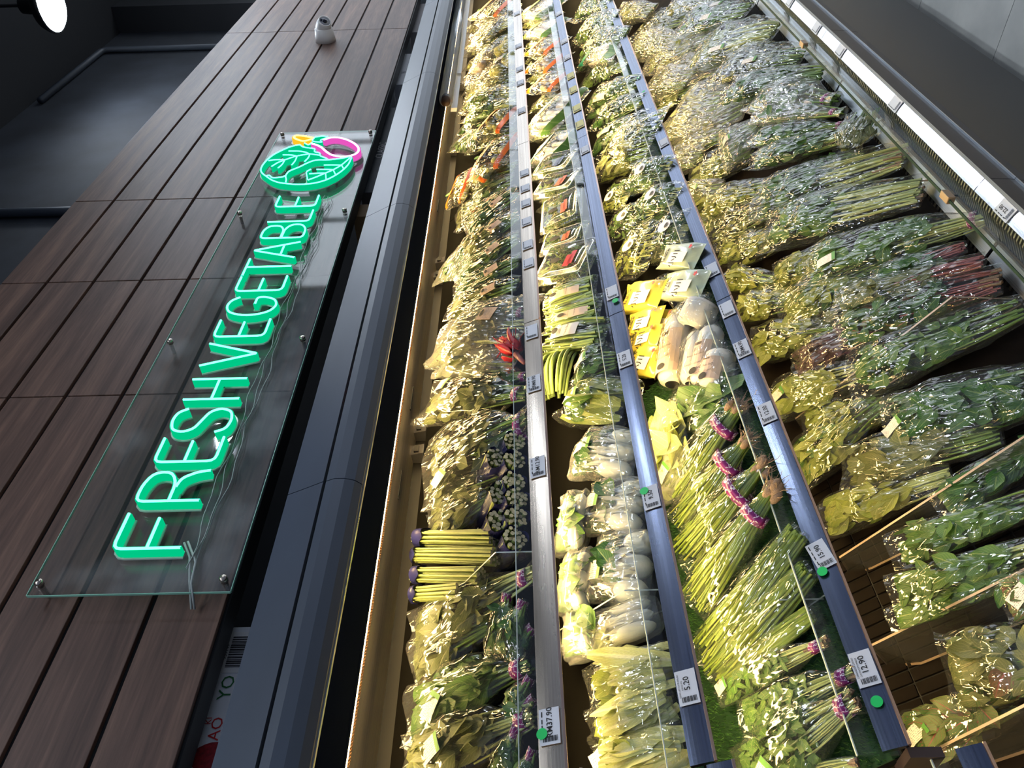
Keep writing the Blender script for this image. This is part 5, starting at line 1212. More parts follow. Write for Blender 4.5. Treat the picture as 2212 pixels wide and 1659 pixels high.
 ('greens', [3.4526, 1.4573, 0.8488], [0.745, 0.46, 0.483], [0.0, -0.724, 0.69], 0.3244, 0.2202, 0.075, 'tan lit bag of leaves between two crumpled bags', None, {'leaf': 'yellow', 'film': FILMH, 'single': 4}),
 ('greens', [2.6885, 1.4149, 0.8042], [0.549, 0.577, 0.605], [0.0, -0.724, 0.69], 0.306, 0.2029, 0.075, 'yellow lit netted bag beneath the fine leaved greens', None, {'leaf': 'yellow', 'film': FILM2, 'single': 4}),
 ('greens', [2.3745, 1.4137, 0.803], [0.545, 0.578, 0.607], [0.0, -0.724, 0.69], 0.1958, 0.158, 0.075, 'yellow lit leaf bag under the netted herbs', None, {'leaf': 'yellow', 'film': FILM2, 'single': 4}),
 ('greens', [2.0183, 1.3691, 0.7583], [0.607, 0.548, 0.576], [0.0, -0.724, 0.69], 0.2536, 0.1441, 0.0721, 'bag of yellow leaves beneath the glossy leaf bag', None, {'leaf': 'yellow', 'film': FILM2, 'single': 4}),
 ('greens', [1.8023, 1.3217, 0.7064], [0.365, 0.642, 0.674], [0.0, -0.724, 0.69], 0.2388, 0.152, 0.075, 'bag of green leaves beneath the amaranth', None, {'leaf': 'olive', 'film': FILM2, 'single': 4}),
 ('greens', [1.503, 1.2316, 0.6155], [0.271, 0.664, 0.697], [0.0, -0.724, 0.69], 0.2166, 0.1397, 0.0698, 'bag of dark leaves beneath the water spinach', None, {'leaf': 'dark', 'film': FILM2, 'single': 4}),
 ('greens', [1.4584, 1.3854, 0.7826], [0.252, 0.667, 0.701], [0.0, -0.724, 0.69], 0.1768, 0.1244, 0.0622, 'yellow leaf bag beneath the sweet potato leaves', None, {'leaf': 'yellow', 'film': FILM2, 'single': 4}),
 ('greens', [1.8653, 1.1017, 0.4899], [0.529, 0.585, 0.615], [0.0, -0.724, 0.69], 0.1874, 0.11, 0.055, 'shaded bag of stems beneath the choy sum', None, {'leaf': 'olive', 'film': FILM2, 'single': 4}),
 ('greens', [2.1936, 1.1704, 0.5476], [0.518, 0.59, 0.62], [0.0, -0.724, 0.69], 0.2286, 0.1577, 0.075, 'shaded bag of leaves beneath the mustard greens', None, {'leaf': 'dark', 'film': FILM2, 'single': 4}),
 ('greens', [2.4385, 1.1663, 0.5457], [0.645, 0.527, 0.554], [0.0, -0.724, 0.69], 0.2641, 0.1432, 0.0716, 'shaded bag of greens beneath the long stalked greens', None, {'leaf': 'dark', 'film': FILM2, 'single': 4}),
 ('greens', [2.8725, 1.1909, 0.5702], [0.812, 0.402, 0.422], [0.0, -0.724, 0.69], 0.2922, 0.1469, 0.0734, 'shaded bag of greens beneath the milky spinach', None, {'leaf': 'dark', 'film': FILM2, 'single': 4}),
 ('herb', [0.6279, 1.2458, 1.1514], [0.036, 0.799, 0.6], [0.0, -0.6, 0.8], 0.2459, 0.0894, 0.0447, 'coriander bag with purple band lying on grass mat', None, {'band': 1, 'leaf': 'mid', 'n': 170, 'stem': 'pale', 'ends': 1}),
 ('herb', [0.559, 1.256, 1.168], [-0.174, 0.788, 0.591], [0.0, -0.6, 0.8], 0.2628, 0.1249, 0.0625, 'large coriander bag with purple star printed band and leafy sprigs', None, {'band': 1, 'leaf': 'mid', 'n': 240, 'stem': 'pale', 'ends': 1, 'ns': 40, 'st': [(0.75, 0.4, 0.05, 0.035, 0.4)]}),
 ('herb', [0.5135, 1.2573, 1.1592], [0.144, 0.792, 0.594], [0.0, -0.6, 0.8], 0.1767, 0.0398, 0.03, 'small coriander bag beneath the large coriander bag', None, {'leaf': 'mid', 'stem': 'pale', 'ends': 1}),
 ('herb', [0.7005, 1.2738, 1.1696], [0.074, 0.798, 0.598], [0.0, -0.6, 0.8], 0.2528, 0.0664, 0.0332, 'slim parsley bag with purple band and brown root ends', None, {'band': 1, 'leaf': 'mid', 'stem': 'pale', 'ends': 1, 'st': [(0.93, -0.1, 0.03, 0.025, 0.3)]}),
 ('chives', [0.7382, 1.2746, 1.1704], [-0.1, 0.796, 0.597], [0.0, -0.6, 0.8], 0.242, 0.0656, 0.0328, 'netted bag of chives with bare cut ends beside the parsley', None, {'roots': False}),
 ('chives', [0.7844, 1.2706, 1.1692], [-0.291, 0.765, 0.574], [0.0, -0.6, 0.8], 0.298, 0.0919, 0.046, 'wide netted bag of straight chives in the middle of the grass mat', None, {'roots': False, 'n': 120}),
 ('chives', [0.8399, 1.262, 1.1737], [-0.389, 0.737, 0.553], [0.0, -0.6, 0.8], 0.3255, 0.1049, 0.0525, 'netted bag of straight chives on top of the chive pile', None, {'roots': False, 'n': 120}),
 ('chives', [0.951, 1.2546, 1.1818], [-0.425, 0.724, 0.543], [0.0, -0.6, 0.8], 0.3009, 0.1093, 0.0546, 'bag of spring onions with reddish roots and purple band', None, {'band': 1, 'bs': 0.25}),
 ('chives', [1.0518, 1.2708, 1.181], [-0.281, 0.768, 0.576], [0.0, -0.6, 0.8], 0.2844, 0.1187, 0.0594, 'bag of spring onions with brown roots and wide purple band', None, {'band': 1, 'bs': 0.3}),
 ('chives', [1.1428, 1.2796, 1.1787], [-0.318, 0.758, 0.569], [0.0, -0.6, 0.8], 0.2653, 0.1153, 0.0576, 'bag of spring onions with pinkish shallot roots', None, {'band': 1, 'bs': 0.3}),
 ('chives', [1.2417, 1.2802, 1.1755], [-0.328, 0.756, 0.567], [0.0, -0.6, 0.8], 0.2714, 0.1267, 0.0634, 'bag of spring onions with twisted film over brown roots', None, {'band': 1, 'bs': 0.25}),
 ('romaine', [1.3821, 1.2932, 1.158], [0.452, 0.714, 0.535], [0.0, -0.6, 0.8], 0.2616, 0.2165, 0.075, 'flat clear bag of broad celery leaves with price sticker', None, {'leaf': 'mid', 'strap': 'mid', 'film': FILM, 'shape': 'plump', 'st': [(0.8, 0.25, 0.045, 0.035, 0)]}),
 ('romaine', [1.3222, 1.3567, 1.2257], [0.12, 0.794, 0.596], [0.0, -0.6, 0.8], 0.1258, 0.2849, 0.075, 'glowing pale bag of white stems behind the celery bag', None, {'film': FILMH, 'shape': 'plump', 'st': [(0.6, 0.55, 0.045, 0.035, 0.5)]}),
 ('roll', [1.6547, 1.2829, 1.1659], [0.922, -0.31, -0.232], [0.0, -0.6, 0.8], 0.2727, 0.1013, 0.05, 'long white mushroom roll with upside down kraft label beside the yellow packs', None, {}),
 ('roll', [1.559, 1.2438, 1.1429], [0.901, -0.347, -0.26], [0.0, -0.6, 0.8], 0.1885, 0.0659, 0.04, 'slim white mushroom roll wedged between two labelled rolls', None, {'card': False}),
 ('roll', [1.5318, 1.215, 1.1181], [0.868, -0.398, -0.298], [0.0, -0.6, 0.8], 0.2038, 0.0762, 0.045, 'white mushroom roll with torn kraft label', None, {}),
 ('roll', [1.4569, 1.2072, 1.1091], [0.844, -0.429, -0.322], [0.0, -0.6, 0.8], 0.1231, 0.0907, 0.05, 'short white mushroom roll with kraft label next to the grass mat', None, {}),
 ('roll', [1.6758, 1.1979, 1.1153], [0.613, -0.632, -0.474], [0.0, -0.6, 0.8], 0.0971, 0.1097, 0.045, 'white mushroom roll with twisted film top behind the others', None, {'card': False}),
 ('brick', [1.9241, 1.314, 1.2224], [0.696, 0.574, 0.431], [0.0, -0.6, 0.8], 0.2065, 0.1107, 0.045, 'yellow mushroom pack with black characters on top of its pile', None, {}),
 ('brick', [1.8248, 1.3389, 1.2291], [0.612, 0.633, 0.475], [0.0, -0.6, 0.8], 0.1617, 0.0924, 0.04, 'yellow mushroom pack tilted in the middle of the pile', None, {}),
 ('brick', [1.7629, 1.3511, 1.2333], [0.565, 0.66, 0.495], [0.0, -0.6, 0.8], 0.1332, 0.0783, 0.04, 'yellow mushroom pack squeezed near the bottom of the pile', None, {}),
 ('brick', [1.6738, 1.3627, 1.2408], [0.748, 0.531, 0.398], [0.0, -0.6, 0.8], 0.1493, 0.1007, 0.05, 'yellow mushroom pack standing apart beside the second tier rail', None, {}),
 ('brick', [1.7965, 1.3208, 1.1775], [0.75, 0.529, 0.397], [0.0, -0.6, 0.8], 0.1295, 0.09, 0.045, 'yellow mushroom pack hidden behind the white rolls', None, {}),
 ('brick', [1.9435, 1.1911, 1.1202], [0.793, 0.488, 0.366], [0.0, -0.6, 0.8], 0.1984, 0.0872, 0.045, 'white green mushroom pack with black characters beyond the yellow packs', None, {'pale': 1}),
 ('brick', [1.815, 1.2062, 1.1315], [0.75, 0.529, 0.397], [0.0, -0.6, 0.8], 0.2021, 0.0944, 0.045, 'white green mushroom pack with red mark beside the rolls', None, {'pale': 1}),
 ('roundlabel', [2.1897, 1.3171, 1.206], [0.655, 0.604, 0.453], [0.0, -0.6, 0.8], 0.2208, 0.2168, 0.075, 'bag of yellow lit sprouts with a round white label', None, {'leaf': 'yellow'}),
 ('roundlabel', [2.3919, 1.3185, 1.2], [0.747, 0.532, 0.399], [0.0, -0.6, 0.8], 0.2891, 0.1404, 0.0702, 'bag of curly greens with folded oval label', None, {'leaf': 'mid'}),
 ('roundlabel', [2.1296, 1.2143, 1.109], [0.741, 0.537, 0.403], [0.0, -0.6, 0.8], 0.1743, 0.1496, 0.0748, 'bag of dark curly greens with oval label by the acrylic riser', None, {'leaf': 'dark'}),
 ('roundlabel', [2.3399, 1.2088, 1.1266], [0.813, 0.466, 0.349], [0.0, -0.6, 0.8], 0.2545, 0.1121, 0.056, 'bag of curly greens with long oval label near the rail', None, {'leaf': 'mid'}),
 ('roundlabel', [2.5301, 1.2122, 1.1301], [0.798, 0.482, 0.362], [0.0, -0.6, 0.8], 0.285, 0.1409, 0.0704, 'crinkled bag with large white oval label topmost in its heap', None, {'leaf': 'mid'}),
 ('roundlabel', [2.6347, 1.3637, 1.2233], [0.793, 0.487, 0.365], [0.0, -0.6, 0.8], 0.1992, 0.1104, 0.0552, 'small bag with kraft toned oval label at the back', None, {'leaf': 'yellow'}),
 ('greens', [2.8747, 1.2558, 1.16], [0.765, 0.516, 0.387], [0.0, -0.6, 0.8], 0.4147, 0.2727, 0.075, 'wide glossy bag of pale wrapped greens with draped film', None, {'leaf': 'pale', 'film': FILM2, 'shape': 'pillow'}),
 ('greens', [3.0567, 1.2702, 1.1608], [0.707, 0.566, 0.425], [0.0, -0.6, 0.8], 0.3953, 0.1662, 0.075, 'bag of green stalks with kraft card label', None, {'leaf': 'dark', 'stem': 'green', 'film': FILM2, 'card': [(0.7, 0.0, 0.1, 0.03, 0, None)]}),
 ('greens', [3.2429, 1.2588, 1.154], [0.785, 0.496, 0.372], [0.0, -0.6, 0.8], 0.424, 0.1443, 0.0721, 'bag of dark leafy stalks in bright film', None, {'leaf': 'dark', 'film': FILM2}),
 ('greens', [3.4503, 1.2554, 1.1497], [0.803, 0.477, 0.357], [0.0, -0.6, 0.8], 0.4529, 0.1526, 0.075, 'bag of green stalks with narrow kraft card beside the teal pack', None, {'leaf': 'mid', 'stem': 'green', 'film': FILM2, 'card': [(0.6, 0.5, 0.11, 0.028, 0, None)]}),
 ('printbag', [3.9871, 1.2651, 1.1607], [0.904, 0.342, 0.257], [0.0, -0.6, 0.8], 0.4872, 0.1061, 0.053, 'teal printed pack among far green bags', None, {'col': 'teal'}),
 ('greens', [4.0833, 1.2309, 1.1313], [0.885, 0.373, 0.279], [0.0, -0.6, 0.8], 0.56, 0.1907, 0.075, 'far bag of long fine green stalks with kraft card', None, {'leaf': 'mid', 'stem': 'green', 'film': FILM2, 'ns': 30, 'card': [(0.65, 0.2, 0.11, 0.03, 0, None)]}),
 ('greens', [4.4009, 1.2408, 1.1387], [0.891, 0.363, 0.273], [0.0, -0.6, 0.8], 0.56, 0.1871, 0.075, 'far bag of leafy stalks with white hang tag', None, {'leaf': 'mid', 'stem': 'green', 'film': FILM2, 'card': [(0.6, 0.3, 0.11, 0.03, 0, None)]}),
 ('greens', [4.7165, 1.2189, 1.1223], [0.916, 0.321, 0.24], [0.0, -0.6, 0.8], 0.56, 0.1878, 0.075, 'bag of green stalks at the far end of the third tier', None, {'leaf': 'mid', 'film': FILM2}),
 ('romaine', [0.5512, 1.2801, 1.4095], [0.025, 0.485, 0.874], [0.0, -0.874, 0.486], 0.1752, 0.0873, 0.09, 'pale king lettuce bag with tilted price sticker', None, {'st': [(0.88, -0.2, 0.05, 0.045, 0.4)]}),
 ('romaine', [0.6215, 1.2814, 1.4171], [-0.058, 0.485, 0.873], [0.0, -0.874, 0.486], 0.1744, 0.0806, 0.085, 'pale lettuce head in clear bag between two other lettuce heads', None, {}),
 ('romaine', [0.6889, 1.28, 1.4145], [-0.022, 0.486, 0.874], [0.0, -0.874, 0.486], 0.1795, 0.0912, 0.085, 'pale green lettuce head in crinkled bag next to tan cabbage bag', None, {}),
 ('pakchoy', [0.795, 1.294, 1.4351], [-0.067, 0.485, 0.872], [0.0, -0.874, 0.486], 0.1969, 0.0796, 0.07, 'tan tinted bag of pale cabbage beneath the lettuce', None, {'leaf': 'pale'}),
 ('pakchoy', [0.9186, 1.2715, 1.4044], [0.328, 0.459, 0.826], [0.0, -0.874, 0.486], 0.152, 0.1741, 0.08, 'bag of white pak choy with price sticker between second tier dividers', None, {'st': [(0.84, 0.25, 0.05, 0.04, 0)]}),
 ('pakchoy', [1.0688, 1.2651, 1.3979], [0.377, 0.45, 0.81], [0.0, -0.874, 0.486], 0.1626, 0.1387, 0.075, 'bag of white pak choy with scribbled film highlight and sticker', None, {'st': [(0.84, 0.0, 0.045, 0.035, 0.1)]}),
 ('pakchoy', [1.226, 1.2668, 1.4011], [0.469, 0.429, 0.772], [0.0, -0.874, 0.486], 0.1861, 0.1456, 0.075, 'bag of white pak choy bulbs and sticker beside lettuce', None, {'st': [(0.84, -0.1, 0.05, 0.035, 0.2)]}),
 ('romaine', [1.4104, 1.2696, 1.406], [0.567, 0.4, 0.72], [0.0, -0.874, 0.486], 0.2061, 0.1501, 0.075, 'clear bag of green lettuce leaves with square sticker beneath the beans', None, {'leaf': 'mid', 'strap': 'yellow', 'st': [(0.85, 0.1, 0.045, 0.035, 0.4)]}),
 ('pakchoy', [1.0626, 1.3083, 1.4909], [0.249, 0.47, 0.847], [0.0, -0.874, 0.486], 0.0757, 0.1533, 0.07, 'brightly lit pale bag behind the pak choy under the top tier shelf', None, {'leaf': 'mid', 'nb': 2}),
 ('pakchoy', [0.9114, 1.3106, 1.495], [0.211, 0.475, 0.855], [0.0, -0.874, 0.486], 0.073, 0.1446, 0.07, 'brightly lit white pak choy bag at the back of the second tier', None, {'leaf': 'mid', 'nb': 3}),
 ('pakchoy', [0.7958, 1.3151, 1.4932], [0.184, 0.477, 0.859], [0.0, -0.874, 0.486], 0.0734, 0.0907, 0.07, 'glowing white bag of stems behind the tan cabbage', None, {'leaf': 'mid', 'nb': 2}),
 ('greens', [1.5473, 1.2616, 1.3968], [0.302, 0.463, 0.833], [0.0, -0.874, 0.486], 0.1215, 0.167, 0.07, 'bag of bright green lettuce with sticker next to french beans', None, {'leaf': 'mid', 'size': 1.2, 'film': FILM2, 'st': [(0.8, 0.1, 0.05, 0.035, 0.3)], 'single': 10}),
 ('longbeans', [1.5813, 1.3178, 1.4985], [0.964, -0.13, -0.233], [0.0, -0.874, 0.486], 0.1631, 0.098, 0.05, 'looped bunch of long beans hanging beside the dark gap', None, {}),
 ('beans', [1.679, 1.2697, 1.442], [0.406, 0.444, 0.799], [0.0, -0.874, 0.486], 0.205, 0.1186, 0.05, 'bag of french beans with white printed card', None, {'card': [(0.62, 0.0, 0.085, 0.045, 0.05, 'French Beans', 1)]}),
 ('beans', [1.7734, 1.2682, 1.4444], [0.22, 0.474, 0.853], [0.0, -0.874, 0.486], 0.1832, 0.1203, 0.045, 'bag of french beans with long kraft card', None, {'card': [(0.45, 0.3, 0.1, 0.03, 0.0, 'French Beans')]}),
 ('beans', [1.8737, 1.2681, 1.4443], [0.2, 0.476, 0.856], [0.0, -0.874, 0.486], 0.1742, 0.1206, 0.045, 'bag of french beans with kraft card touching the sprout punnets', None, {'card': [(0.55, 0.2, 0.1, 0.03, 0.0, 'French Beans')]}),
 ('shell', [2.0339, 1.263, 1.4399], [0.436, 0.437, 0.787], [0.0, -0.874, 0.486], 0.2098, 0.1884, 0.05, 'clear sprout punnet with red sticker on its lid', None, {'col': 'red'}),
 ('shell', [2.1775, 1.2666, 1.4415], [0.318, 0.46, 0.829], [0.0, -0.874, 0.486], 0.1664, 0.1184, 0.045, 'clear sprout punnet with orange sticker lying flat above the red one', None, {'col': 'orange'}),
 ('shell', [2.3706, 1.2641, 1.437], [0.093, 0.484, 0.87], [0.0, -0.874, 0.486], 0.1617, 0.207, 0.045, 'clear sprout punnet with orange sticker tilted on edge', None, {'col': 'orange'}),
 ('shell', [2.5672, 1.2637, 1.4364], [0.534, 0.411, 0.739], [0.0, -0.874, 0.486], 0.206, 0.1494, 0.045, 'clear sprout punnet with pale orange sticker and white glare', None, {'col': 'orange'}),
 ('shell', [2.727, 1.2628, 1.4347], [0.545, 0.407, 0.733], [0.0, -0.874, 0.486], 0.2035, 0.155, 0.045, 'clear sprout punnet with blue sticker on its lid', None, {'col': 'blue'}),
 ('printbag', [2.9197, 1.2758, 1.4327], [0.646, 0.371, 0.667], [0.0, -0.874, 0.486], 0.1998, 0.202, 0.06, 'mushroom bag with aqua and green leaf borders beside the punnets', None, {'col': 'aqua', 'text': 'BUNA'}),
 ('printbag', [3.2604, 1.2751, 1.4212], [0.661, 0.364, 0.656], [0.0, -0.874, 0.486], 0.2293, 0.3208, 0.07, 'mushroom bag with lime border and grey lettering', None, {'col': 'aqua', 'text': 'BUNA'}),
 ('stripes', [3.6233, 1.2661, 1.4255], [0.778, 0.305, 0.549], [0.0, -0.874, 0.486], 0.2747, 0.1535, 0.05, 'orange printed mushroom bag below the lettered bag', None, {'mush': 1}),
 ('stripes', [3.8896, 1.266, 1.4253], [0.812, 0.284, 0.51], [0.0, -0.874, 0.486], 0.2868, 0.1674, 0.05, 'orange printed bag of grey mushrooms in the middle', None, {'mush': 1}),
 ('stripes', [4.1407, 1.2623, 1.4186], [0.821, 0.277, 0.498], [0.0, -0.874, 0.486], 0.3036, 0.1634, 0.05, 'orange printed mushroom bag next to a lime bordered bag', None, {'mush': 1}),
 ('printbag', [4.4298, 1.2602, 1.4148], [0.826, 0.274, 0.493], [0.0, -0.874, 0.486], 0.3342, 0.1705, 0.05, 'mushroom bag with bright lime border', None, {'col': 'lime'}),
 ('printbag', [4.8235, 1.2609, 1.4162], [0.861, 0.247, 0.444], [0.0, -0.874, 0.486], 0.3961, 0.2159, 0.05, 'mushroom bag with broad green border at the far end', None, {'col': 'lime'}),
 ('greens', [0.61, 1.3392, 1.7057], [-0.048, 0.554, 0.831], [0.0, -0.832, 0.555], 0.2967, 0.1312, 0.07, 'large basil bag with purple band and white sticker', None, {'band': 1, 'leaf': 'olive', 'stem': 'pale', 'size': 1.0, 'lk': 'heart', 'n': 80, 'st': [(0.68, 0.1, 0.045, 0.04, 0.3)], 'single': 20}),
 ('greens', [0.5658, 1.2906, 1.6309], [-0.908, 0.232, 0.348], [0.0, -0.832, 0.555], 0.0881, 0.062, 0.05, 'small purple banded herb bunch under the basil bag', None, {'band': 1, 'leaf': 'dark', 'stem': 'pale'}),
 ('greens', [0.5317, 1.2653, 1.6019], [-0.899, 0.243, 0.364], [0.0, -0.832, 0.555], 0.053, 0.0415, 0.04, 'purple banded bunch with twisted film top beside grass mat', None, {'band': 1, 'leaf': 'dark'}),
 ('greens', [0.7031, 1.3407, 1.7079], [-0.055, 0.554, 0.831], [0.0, -0.832, 0.555], 0.2874, 0.1103, 0.07, 'basil bag with broad pointed leaves and purple lettered band', None, {'band': 1, 'leaf': 'mid', 'size': 1.05, 'lk': 'heart', 'n': 80, 'st': [(0.72, 0.3, 0.05, 0.03, 0.8)], 'single': 20}),
 ('greens', [0.6585, 1.2766, 1.6099], [-0.761, 0.36, 0.54], [0.0, -0.832, 0.555], 0.0649, 0.0534, 0.05, 'purple banded herb bunch beneath the pointed leaf basil bag', None, {'band': 1, 'leaf': 'dark'}),
 ('greens', [0.8778, 1.338, 1.704], [-0.125, 0.55, 0.826], [0.0, -0.832, 0.555], 0.3202, 0.1386, 0.07, 'mint bag with purple band and long stem over the riser', None, {'band': 1, 'leaf': 'olive', 'stem': 'pale', 'n': 60, 'single': 10}),
 ('greens', [0.8065, 1.2903, 1.6404], [-0.988, 0.085, 0.127], [0.0, -0.832, 0.555], 0.1313, 0.0701, 0.05, 'herb bunch with purple band in brown shade', None, {'band': 1, 'leaf': 'dark'}),
 ('greens', [0.7849, 1.2696, 1.6194], [-0.916, 0.222, 0.333], [0.0, -0.832, 0.555], 0.1124, 0.0607, 0.05, 'herb bunch with purple lettered band next to the riser', None, {'band': 1, 'leaf': 'dark'}),
 ('greens', [0.82, 1.3813, 1.7478], [-0.157, 0.548, 0.822], [0.0, -0.832, 0.555], 0.1988, 0.1437, 0.06, 'shaded bag of dark leaves behind the mint bag', None, {'leaf': 'olive'}),
 ('greens', [0.7449, 1.3536, 1.7063], [-0.032, 0.554, 0.832], [0.0, -0.832, 0.555], 0.2059, 0.0717, 0.06, 'shaded leafy bag squeezed between the basil bags', None, {'leaf': 'dark'}),
 ('asparagus', [1.067, 1.3566, 1.7489], [0.42, 0.503, 0.755], [0.0, -0.832, 0.555], 0.2537, 0.0414, 0.04, 'asparagus bundle laid lengthwise with navy wrap nearest the carpet strip', None, {'wrap': (0.86, 0.985)}),
 ('asparagus', [1.0177, 1.3555, 1.7472], [0.412, 0.505, 0.758], [0.0, -0.832, 0.555], 0.2499, 0.0397, 0.04, 'asparagus bundle laid lengthwise in clear film without wrap', None, {'wrap': (0.95, 0.99)}),
 ('asparagus', [0.9765, 1.3654, 1.762], [0.388, 0.511, 0.767], [0.0, -0.832, 0.555], 0.2061, 0.0387, 0.04, 'asparagus bundle laid lengthwise in crinkled film with navy wrap', None, {'wrap': (0.86, 0.985)}),
 ('asparagus', [0.9409, 1.3788, 1.7821], [0.324, 0.525, 0.787], [0.0, -0.832, 0.555], 0.1417, 0.0388, 0.04, 'asparagus bundle laid lengthwise against the mint bag', None, {'wrap': (0.86, 0.985)}),
 ('asparagus', [1.2274, 1.3566, 1.6845], [0.047, 0.946, 0.322], [0, 0, 1], 0.2, 0.052, 0.052, 'upright navy wrapped asparagus bundle with white lettering topmost in its row', None, {'wrap': (0.03, 0.8), 'text': 'Fresh'}),
 ('asparagus', [1.2613, 1.3412, 1.6385], [0.048, 0.962, 0.269], [0, 0, 1], 0.2, 0.052, 0.052, 'navy wrapped asparagus bundle showing cut ends beside purple band', None, {'wrap': (0.03, 0.8), 'text': None}),
 ('asparagus', [1.2026, 1.3412, 1.6392], [0.048, 0.962, 0.269], [0, 0, 1], 0.2, 0.052, 0.052, 'navy wrapped asparagus bundle pressed on the grass strip', None, {'wrap': (0.03, 0.8), 'text': None}),
 ('asparagus', [1.1388, 1.3412, 1.6409], [0.048, 0.962, 0.269], [0, 0, 1], 0.2, 0.052, 0.052, 'navy wrapped asparagus bundle with barcode on the grass strip', None, {'wrap': (0.03, 0.8), 'text': None}),
 ('asparagus', [1.12, 1.3566, 1.6748], [0.047, 0.946, 0.322], [0, 0, 1], 0.2, 0.052, 0.052, 'navy wrapped asparagus bundle with barcode and bright film rim', None, {'wrap': (0.03, 0.8), 'text': None}),
 ('asparagus', [1.091, 1.3412, 1.6355], [0.048, 0.962, 0.269], [0, 0, 1], 0.2, 0.052, 0.052, 'asparagus bundle with bare tan cut ends on the grass strip', None, {'wrap': (0.03, 0.8), 'text': None}),
 ('asparagus', [1.0457, 1.3566, 1.6786], [0.047, 0.946, 0.322], [0, 0, 1], 0.2, 0.052, 0.052, 'navy wrapped asparagus bundle with silver lettering', None, {'wrap': (0.03, 0.8), 'text': 'Easy'}),
 ('asparagus', [1.0406, 1.3412, 1.6372], [0.048, 0.962, 0.269], [0, 0, 1], 0.2, 0.052, 0.052, 'asparagus bundle in clear film beside grass strip', None, {'wrap': (0.03, 0.8), 'text': None}),
 ('asparagus', [0.9855, 1.3412, 1.6407], [0.048, 0.962, 0.269], [0, 0, 1], 0.2, 0.052, 0.052, 'asparagus bundle with silver lettering above the mint band', None, {'wrap': (0.03, 0.8), 'text': 'Easy'}),
 ('greens', [1.3074, 1.3199, 1.7068], [-0.028, 0.554, 0.832], [0.0, -0.832, 0.555], 0.3179, 0.2757, 0.07, 'large cone shaped herb bag with white sticker and purple bands', None, {'band': 1, 'leaf': 'olive', 'lk': 'lance', 'size': 0.9, 'n': 70, 'st': [(0.8, 0.45, 0.045, 0.035, 0.6)], 'single': 10}),
 ('greens', [1.1748, 1.3579, 1.7227], [0.002, 0.555, 0.832], [0.0, -0.832, 0.555], 0.2468, 0.192, 0.06, 'shaded herb bag drooping below the cone shaped bag', None, {'leaf': 'olive'}),
 ('greens', [1.1327, 1.3588, 1.7431], [-0.166, 0.547, 0.82], [0.0, -0.832, 0.555], 0.1655, 0.0988, 0.05, 'small folded herb bag hanging above the asparagus', None, {'leaf': 'olive'}),
 ('greens', [1.5015, 1.3335, 1.7172], [0.472, 0.489, 0.734], [0.0, -0.832, 0.555], 0.3934, 0.1623, 0.07, 'wide herb bag with purple band and square white sticker', None, {'band': 1, 'leaf': 'olive', 'n': 70, 'st': [(0.86, -0.6, 0.045, 0.045, 0.0)], 'single': 12}),
 ('greens', [0.7571, 1.2782, 1.6118], [-0.611, 0.439, 0.659], [0.0, -0.832, 0.555], 0.0783, 0.0699, 0.045, 'purple banded herb bunch beside the grass strip below the mint', None, {'leaf': 'dark', 'band': 1}),
 ('greens', [0.629, 1.2774, 1.6105], [-0.517, 0.475, 0.712], [0.0, -0.832, 0.555], 0.0628, 0.0559, 0.045, 'purple banded herb bunch hidden under the large basil bag', None, {'leaf': 'dark', 'band': 1}),
 ('greens', [1.2718, 1.2897, 1.6289], [-0.224, 0.541, 0.811], [0.0, -0.832, 0.555], 0.1251, 0.1092, 0.045, 'small purple banded bag under the cone shaped bag', None, {'leaf': 'dark', 'band': 1}),
 ('greens', [1.5267, 1.2913, 1.6314], [0.436, 0.499, 0.749], [0.0, -0.832, 0.555], 0.1471, 0.0853, 0.045, 'shaded herb bag beneath the wide herb bag', None, {'leaf': 'dark', 'band': 1}),
 ('greens', [1.8203, 1.2974, 1.6405], [0.474, 0.489, 0.733], [0.0, -0.832, 0.555], 0.183, 0.1247, 0.045, 'crumpled clear bag tucked under the puffed bag', None, {'leaf': 'dark', 'band': 1}),
 ('flower', [1.5864, 1.2441, 1.6111], [0.921, 0.216, 0.324], [0.0, -0.832, 0.555], 0.1566, 0.0722, 0.05, 'red torch ginger flower leaning on the acrylic riser', None, {}),
 ('greens', [1.7732, 1.3252, 1.7057], [0.544, 0.465, 0.698], [0.0, -0.832, 0.555], 0.3671, 0.2741, 0.08, 'large puffed clear bag of leaves with kraft label', None, {'leaf': 'olive', 'stem': 'pale', 'film': FILMH, 'shape': 'pillow', 'size': 1.2, 'card': [(0.42, -0.3, 0.055, 0.05, 0.0, None)]}),
 ('greens', [1.6492, 1.336, 1.7189], [0.546, 0.465, 0.697], [0.0, -0.832, 0.555], 0.3306, 0.1024, 0.05, 'flattened clear bag beneath the puffed bag', None, {'leaf': 'olive', 'film': FILMH, 'shape': 'pillow'}),
 ('greens', [2.4647, 1.3029, 1.6839], [-0.201, 0.543, 0.815], [0.0, -0.832, 0.555], 0.2403, 0.2355, 0.045, 'herb bag with kraft label next to the orange printed bags', None, {'leaf': 'dark', 'lk': 'lance', 'film': FILM2, 'n': 70, 'yaw': 0.25, 'card': [(0.36, 0.1, 0.05, 0.035, 0.3, None)]}),
 ('greens', [2.2976, 1.3056, 1.6879], [-0.161, 0.547, 0.821], [0.0, -0.832, 0.555], 0.2513, 0.2199, 0.045, 'thyme bag with kraft label in bright crinkled film', None, {'leaf': 'olive', 'lk': 'lance', 'film': FILM2, 'n': 70, 'yaw': 0.25, 'card': [(0.36, 0.1, 0.05, 0.035, 0.3, None)]}),
